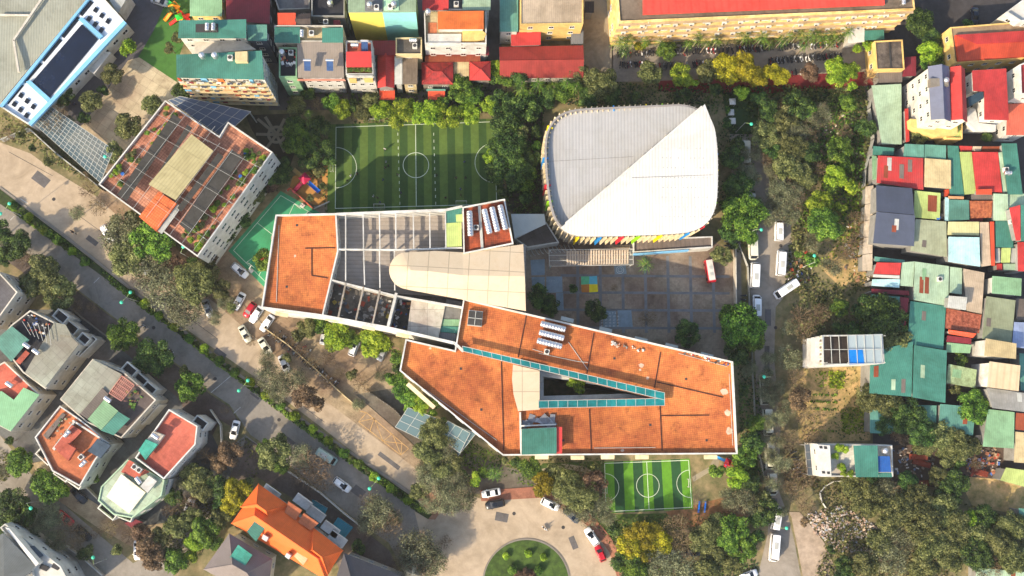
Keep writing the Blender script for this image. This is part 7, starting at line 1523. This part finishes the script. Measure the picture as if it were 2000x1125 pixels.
# clutter nobody could count
def clutter(px,name,label,n,seed,z=0.0,cols=((210,205,200),(90,90,92),(170,120,80),(60,90,150),(180,60,50),(220,215,200),(60,58,56)),s=(.2,.9)):
    p=P(px,z); rg=random.Random(seed); bs=MB(); xs=[q[0] for q in p];ys=[q[1] for q in p]; k=0; t=0
    while k<n and t<n*20:
        t+=1; x,y=rg.uniform(min(xs),max(xs)),rg.uniform(min(ys),max(ys)); ins=False; j=len(p)-1
        for i in range(len(p)):
            if (p[i][1]>y)!=(p[j][1]>y) and x<(p[j][0]-p[i][0])*(y-p[i][1])/(p[j][1]-p[i][1])+p[i][0]: ins=not ins
            j=i
        if not ins: continue
        k+=1; l=rg.uniform(*s); bs.box((x,y),l,l*rg.uniform(.3,.9),z,z+rg.uniform(.08,.5),rg.uniform(0,3.14),rg.randrange(len(cols)))
    o=bs.build(name,[mat('junk_%d_%d_%d'%c,c,.8,.15,2) for c in cols],off=(0,0,0)); tag(o,label,'clutter',None,'stuff'); return o
clutter([(650,550),(770,578),(756,636),(635,612)],'stored_junk','jumble of stored furniture and play things on the open service terrace',110,1,ZT+.02,s=(.25,1.3),cols=((180,176,168),(92,88,84),(120,84,62),(90,100,110),(140,66,50),(170,150,70),(84,80,76),(110,106,100),(150,146,140)))
clutter([(776,580),(802,585),(793,646),(764,640)],'stored_junk','boxes and green crates beside the white deck',34,2,ZT+.02)
clutter([(1575,1005),(1640,985),(1715,1030),(1705,1075),(1640,1080),(1590,1040)],'rubbish','heap of pale rubbish spilling beside the lower right road',900,3,.02,cols=((206,196,186),(180,168,156),(170,140,120),(150,156,160),(176,150,132),(130,116,104),(200,176,150)),s=(.12,.6))
clutter([(1740,875),(1790,870),(1830,900),(1800,930),(1745,925)],'scrap','scrap and white bags behind the green roofed tall house',90,4,.02,cols=((206,200,192),(120,116,110),(150,130,110),(100,120,150),(90,86,80))); clutter([(1885,885),(1950,870),(1955,925),(1890,930)],'scrap','rusty scrap and boards near the lime green roof',150,5,.02,cols=((170,110,80),(150,120,94),(80,110,170),(200,190,180),(176,80,60),(120,104,90),(186,160,130)))
clutter([(1600,205),(1690,210),(1690,300),(1640,340),(1600,300)],'scrap','scattered scraps and boards on the overgrown plot',120,6,.02,cols=((196,186,160),(150,120,90),(110,100,90)))
clutter([(1650,420),(1700,400),(1705,560),(1650,540)],'scrap','planks and rubbish by the tin fence',120,7,.02,cols=((190,130,90),(160,120,90),(110,100,90),(206,196,180)))
clutter([(1540,500),(1580,490),(1590,560),(1545,545)],'scrap','boards and baskets by the roadside beds',40,8,.02)
clutter([(545,98),(580,98),(580,128),(550,130)],'stored_junk','chairs and red boxes on the dark roof terrace',36,9,13.02)
clutter([(1335,682),(1425,706),(1421,716),(1335,692)],'stored_junk','small boxes and cloths along the far parapet of the orange roof',46,31,SH_+.01,s=(.2,.7)); clutter([(1195,667),(1260,682),(1258,688),(1195,673)],'stored_junk','white bags along the parapet of the orange roof',24,32,SH_+.01,s=(.2,.6),cols=((210,206,196),(180,176,170),(120,110,100)))
clutter([(1022,820),(1080,818),(1080,828),(1022,830)],'stored_junk','bundle of metal poles beside the green stair roof',16,33,SH_+.01,s=(.6,2.4),cols=((150,152,156),(120,122,128)))
clutter([(40,630),(60,612),(100,634),(82,664)],'stored_junk','pots and furniture on the dark gridded terrace',26,34,9.9,s=(.2,.7)); clutter([(84,845),(122,806),(150,830),(110,870)],'stored_junk','pots along the planter of the terraced villa',26,35,10.2,s=(.2,.6),cols=((70,90,50),(110,80,60),(150,140,120)))
clutter([(250,752),(282,772),(262,800),(236,785)],'stored_junk','planters on the brown terrace beside the pink pergola',22,36,9.9,s=(.2,.9),cols=((90,120,50),(120,150,50),(110,80,60)))
# road repairs and manholes
for x,y,dx,dy,l,w_ in((180,470,40,30,3,1.2),(330,590,40,30,5,1.4),(500,770,40,30,2.5,1.5),(560,860,40,30,4,1.6),(700,960,40,30,3,2),(760,900,40,30,6,1),(980,1010,10,2,3,2),(1120,1060,4,10,3,1.4),(1500,620,0,1,4,1.5),(1498,700,0,1,6,1.2),(1530,500,0,1,3,2),(1510,990,0,1,4,2),(80,350,40,30,4,2.4),(430,690,40,30,3,1.3)):
    c=W(x,y,.02); b=MB(); b.box(c,l,w_,.017,.024,pdir(x,y,dx,dy)); o=b.build('road_patch',mat('patch_asphalt',(98,94,92),.9,.1,1.5),off=(0,0,0)); o['kind']='structure'
for x,y in((105,389),(230,530),(420,740),(640,905),(1004,1003),(1100,1030),(1515,640),(1525,480),(300,640),(545,820)):
    c=W(x,y,.02); b=MB(); b.lathe([(.42,0),(.42,.012),(.36,.014)],n=14); o=b.build('manhole_cover',mat('cast_iron',(62,58,56),.7,.2,3),off=(0,0,0)); o.location=(c.x,c.y,.02); tag(o,None,'manhole cover','manhole covers'); later(o,x,y,'round iron manhole cover','in the road')
for x,y,dx,dy,l in((360,610,55,40,9),(395,640,55,40,9),(180,440,55,40,8),(60,320,55,30,12),(600,800,55,40,10)):
    c=W(x,y,.02); b=MB(); b.box(c,l,.1,.0175,.0235,pdir(x,y,dx,dy)); o=b.build('crack_seal',flat('dark'),off=(0,0,0)); o['kind']='structure'
# fallen brick stacks
for i,(x,y,dx,dy) in enumerate(((1794,893,30,2),(1800,905,28,8),(1796,944,30,-2),(1912,922,38,12))):
    c=W(x,y,.5); b=MB(); b.box((0,0),4.2,1.3,0,.9); b.box((.3,.1),3.2,1.0,.9,1.2); o=b.build('brick_stack',mat('brick_red',(150,72,52),.9,.2,2,'tile',.25),off=(0,0,0)); o.location=(c.x,c.y,.01); o.rotation_euler=(0,0,pdir(x,y,dx,dy)); tag(o,['upper red brick stack behind the tall green roof house','second red brick stack just below the upper one','long flat brick stack near the yard wall','rusty red stack near the lime green roof'][i],'brick stack','brick stacks')
# rooftop equipment: x,y,height,kind,angle,where
RT=[(918,437,zt+.3,'L',1.62,'on the tank house roof'),(951,433,zt+.3,'L',1.80,'on the tank house roof'),(966,429,zt+.3,'L',1.80,'on the tank house roof'),(982,425,zt+.3,'L',1.80,'on the tank house roof'),
(1080,638,SH_,'L',-.24,'on the upper orange roof'),(1077,655,SH_,'L',-.24,'on the upper orange roof'),(1073,671,SH_,'L',-.24,'on the upper orange roof'),(1068,687,SH_,'C',-.2,'on the upper orange roof'),(930,444,zt+.3,'C',0,'on the tank house roof'),
(405,53,18.4,'T',1.57,'on the upper teal block'),(417,53,18.4,'T',1.57,'on the upper teal block'),(395,109,21.2,'V',0,'on the apartment block'),(420,109,21.2,'V',0,'on the apartment block'),(449,112,21.2,'C',0,'on the apartment block'),
(590,66,14.4,'T',1.57,'on the house with two teal roofs'),(608,64,14.4,'C',0,'on the house with two teal roofs'),(722,10,18.4,'V',0,'on the yellow and cyan house'),(769,9,18.4,'V',0,'on the yellow and cyan house'),(735,13,18.4,'C',0,'on the yellow and cyan house'),(762,12,18.4,'C',0,'on the yellow and cyan house'),
(600,128,15.4,'S',0,'on the brown roof'),(644,128,15.4,'S',0,'on the brown roof'),(551,103,13.1,'V',0,'on the dark roof terrace'),(568,102,13.1,'C',0,'on the dark roof terrace'),(693,88,14.1,'T',0,'on the narrow house with a red awning'),(712,90,14.1,'S',0,'on the narrow house with a red awning'),
(807,79,10.1,'T',0,'on the grey concrete roof'),(810,89,10.1,'C',0,'on the grey concrete roof'),(836,24,14.1,'V',0,'on the curved balcony house'),(891,7,14.1,'C',0,'on the curved balcony house'),(883,92,9,'T',.6,'between the red roofs'),(645,7,12.1,'V',0,'on the dark flat roof at the top edge'),(636,42,12.1,'C',0,'on the dark flat roof at the top edge'),
(1846,158,15,'V',0,'between the grey and red villa roofs'),(1764,3,15.1,'T',1.57,'on the end of the long yellow block'),(1968,338,6.8,'T',0,'on the teal tin roof at the right edge'),(1966,331,6.8,'C',0,'on the teal tin roof at the right edge'),
(53,675,10.4,'T',-.6,'between the teal and pale roofs'),(71,687,10.4,'T',-.6,'between the teal and pale roofs'),(19,751,9.9,'T',-.6,'on the pale green roof at the left edge'),(211,780,11,'T',-.6,'beside the pink pergola'),(132,847,10.9,'T',.8,'on the terraced villa'),(163,905,10,'T',.8,'on the terraced villa'),(158,893,10,'C',.8,'on the terraced villa'),
(304,852,11.4,'T',-.6,'on the red terrace villa'),(271,938,10,'T',-.9,'on the cream topped villa'),(262,912,10.2,'C',-.6,'on the cream topped villa'),(271,918,10.2,'C',-.6,'on the cream topped villa'),(1727,880,10.2,'V',0,'on the narrow white house with a green roof'),
(1836,545,5.5,'C',0,'on the pale tin roofs'),(1977,433,7,'C',0,'on the tin roofs at the right edge')]
NM={'L':('long ribbed steel water tank','water tank'),'C':('white condenser box','air conditioner'),'T':('lying steel water tank','water tank'),'V':('upright steel water tank','water tank'),'S':('blue solar water heater','solar heater')}
MK={'L':mk_longtank,'C':mk_condenser,'T':mk_tank,'V':mk_tankv,'S':mk_solar}
for x,y,z,k,a,wh in RT:
    q=W(x,y,z+1); o=place('rt'+k,MK[k],(q.x,q.y,z),a,1,None,NM[k][1],NM[k][0]+'s '+wh); later(o,x,y,NM[k][0],wh)
# skylight box on the orange roof
c=W(928,622,SH_+.5); b=MB(); b.box((0,0),3.2,3.4,0,.9,0,0); b.box((-.8,0),1.45,3.1,.9,1.0,0,1); b.box((.8,0),1.45,3.1,.9,1.0,0,1); b.box((0,0),.14,3.4,.9,1.1,0,0); b.box((0,0),3.2,.14,.9,1.1,0,0)
o=b.build('roof_skylight',[flat('ltgrey'),mat('skylight_dark',(72,70,66),.3,.1)],off=(0,0,0)); o.location=(c.x,c.y,SH_+.01); o.rotation_euler=(0,0,-.1); tag(o,'grey framed skylight box near the west corner of the upper orange roof','skylight')
# wall mounted air conditioners on the long yellow block and the apartment block
def acs(a,b_,n,z,wh,seed,drop=0,skip=.15):
    rg=random.Random(seed); A,B_=W(*a,z),W(*b_,z); d=B_-A; an=math.atan2(d.y,d.x)
    for i in range(n):
        if rg.random()<skip: continue
        q=A+d*((i+.5)/n)+Vector((math.sin(an),-math.cos(an),0))*.35; o=place('ac',mk_ac,(q.x,q.y,z-drop),an,1.25,None,'air conditioner','air conditioners '+wh); later(o,q.x,-z+drop,'air conditioner',wh)
BA,BB=(1209,44),(1786,19)
for k,z in enumerate((12.2,8.6,5.0)): acs(BA,BB,18,15.0,'on the %s floor of the long yellow block'%['top','middle','lower'][k],20+k,15-z)
for k,z in enumerate((17.5,14.2,10.9,7.6)): acs((355,153),(512,156),8,20.0,'on the striped apartment front, %s storey'%['top','second','third','fourth'][k],40+k,20-z)
# thin warm air between the drone and the ground
b=MB(); b.prism([(-430,-430),(430,-430),(430,430),(-430,430)],-1,H+4,0,None,True); o=b.build('haze',None,off=(0,0,0)) if False else None
me=b.mesh('haze',mat('haze_air',(255,255,255))); me.materials.clear(); hm=bpy.data.materials.new('haze_volume'); hm.use_nodes=True; t=hm.node_tree; t.nodes.clear()
v=t.nodes.new('ShaderNodeVolumePrincipled'); v.inputs['Color'].default_value=(.93,.92,.90,1); v.inputs['Density'].default_value=.00009; v.inputs['Anisotropy'].default_value=.2
oo=t.nodes.new('ShaderNodeOutputMaterial'); t.links.new(v.outputs[0],oo.inputs['Volume']); me.materials.append(hm)
o=bpy.data.objects.new('haze',me); sc.collection.objects.link(o); o['kind']='stuff'
finish_labels()
bpy.context.view_layer.update()
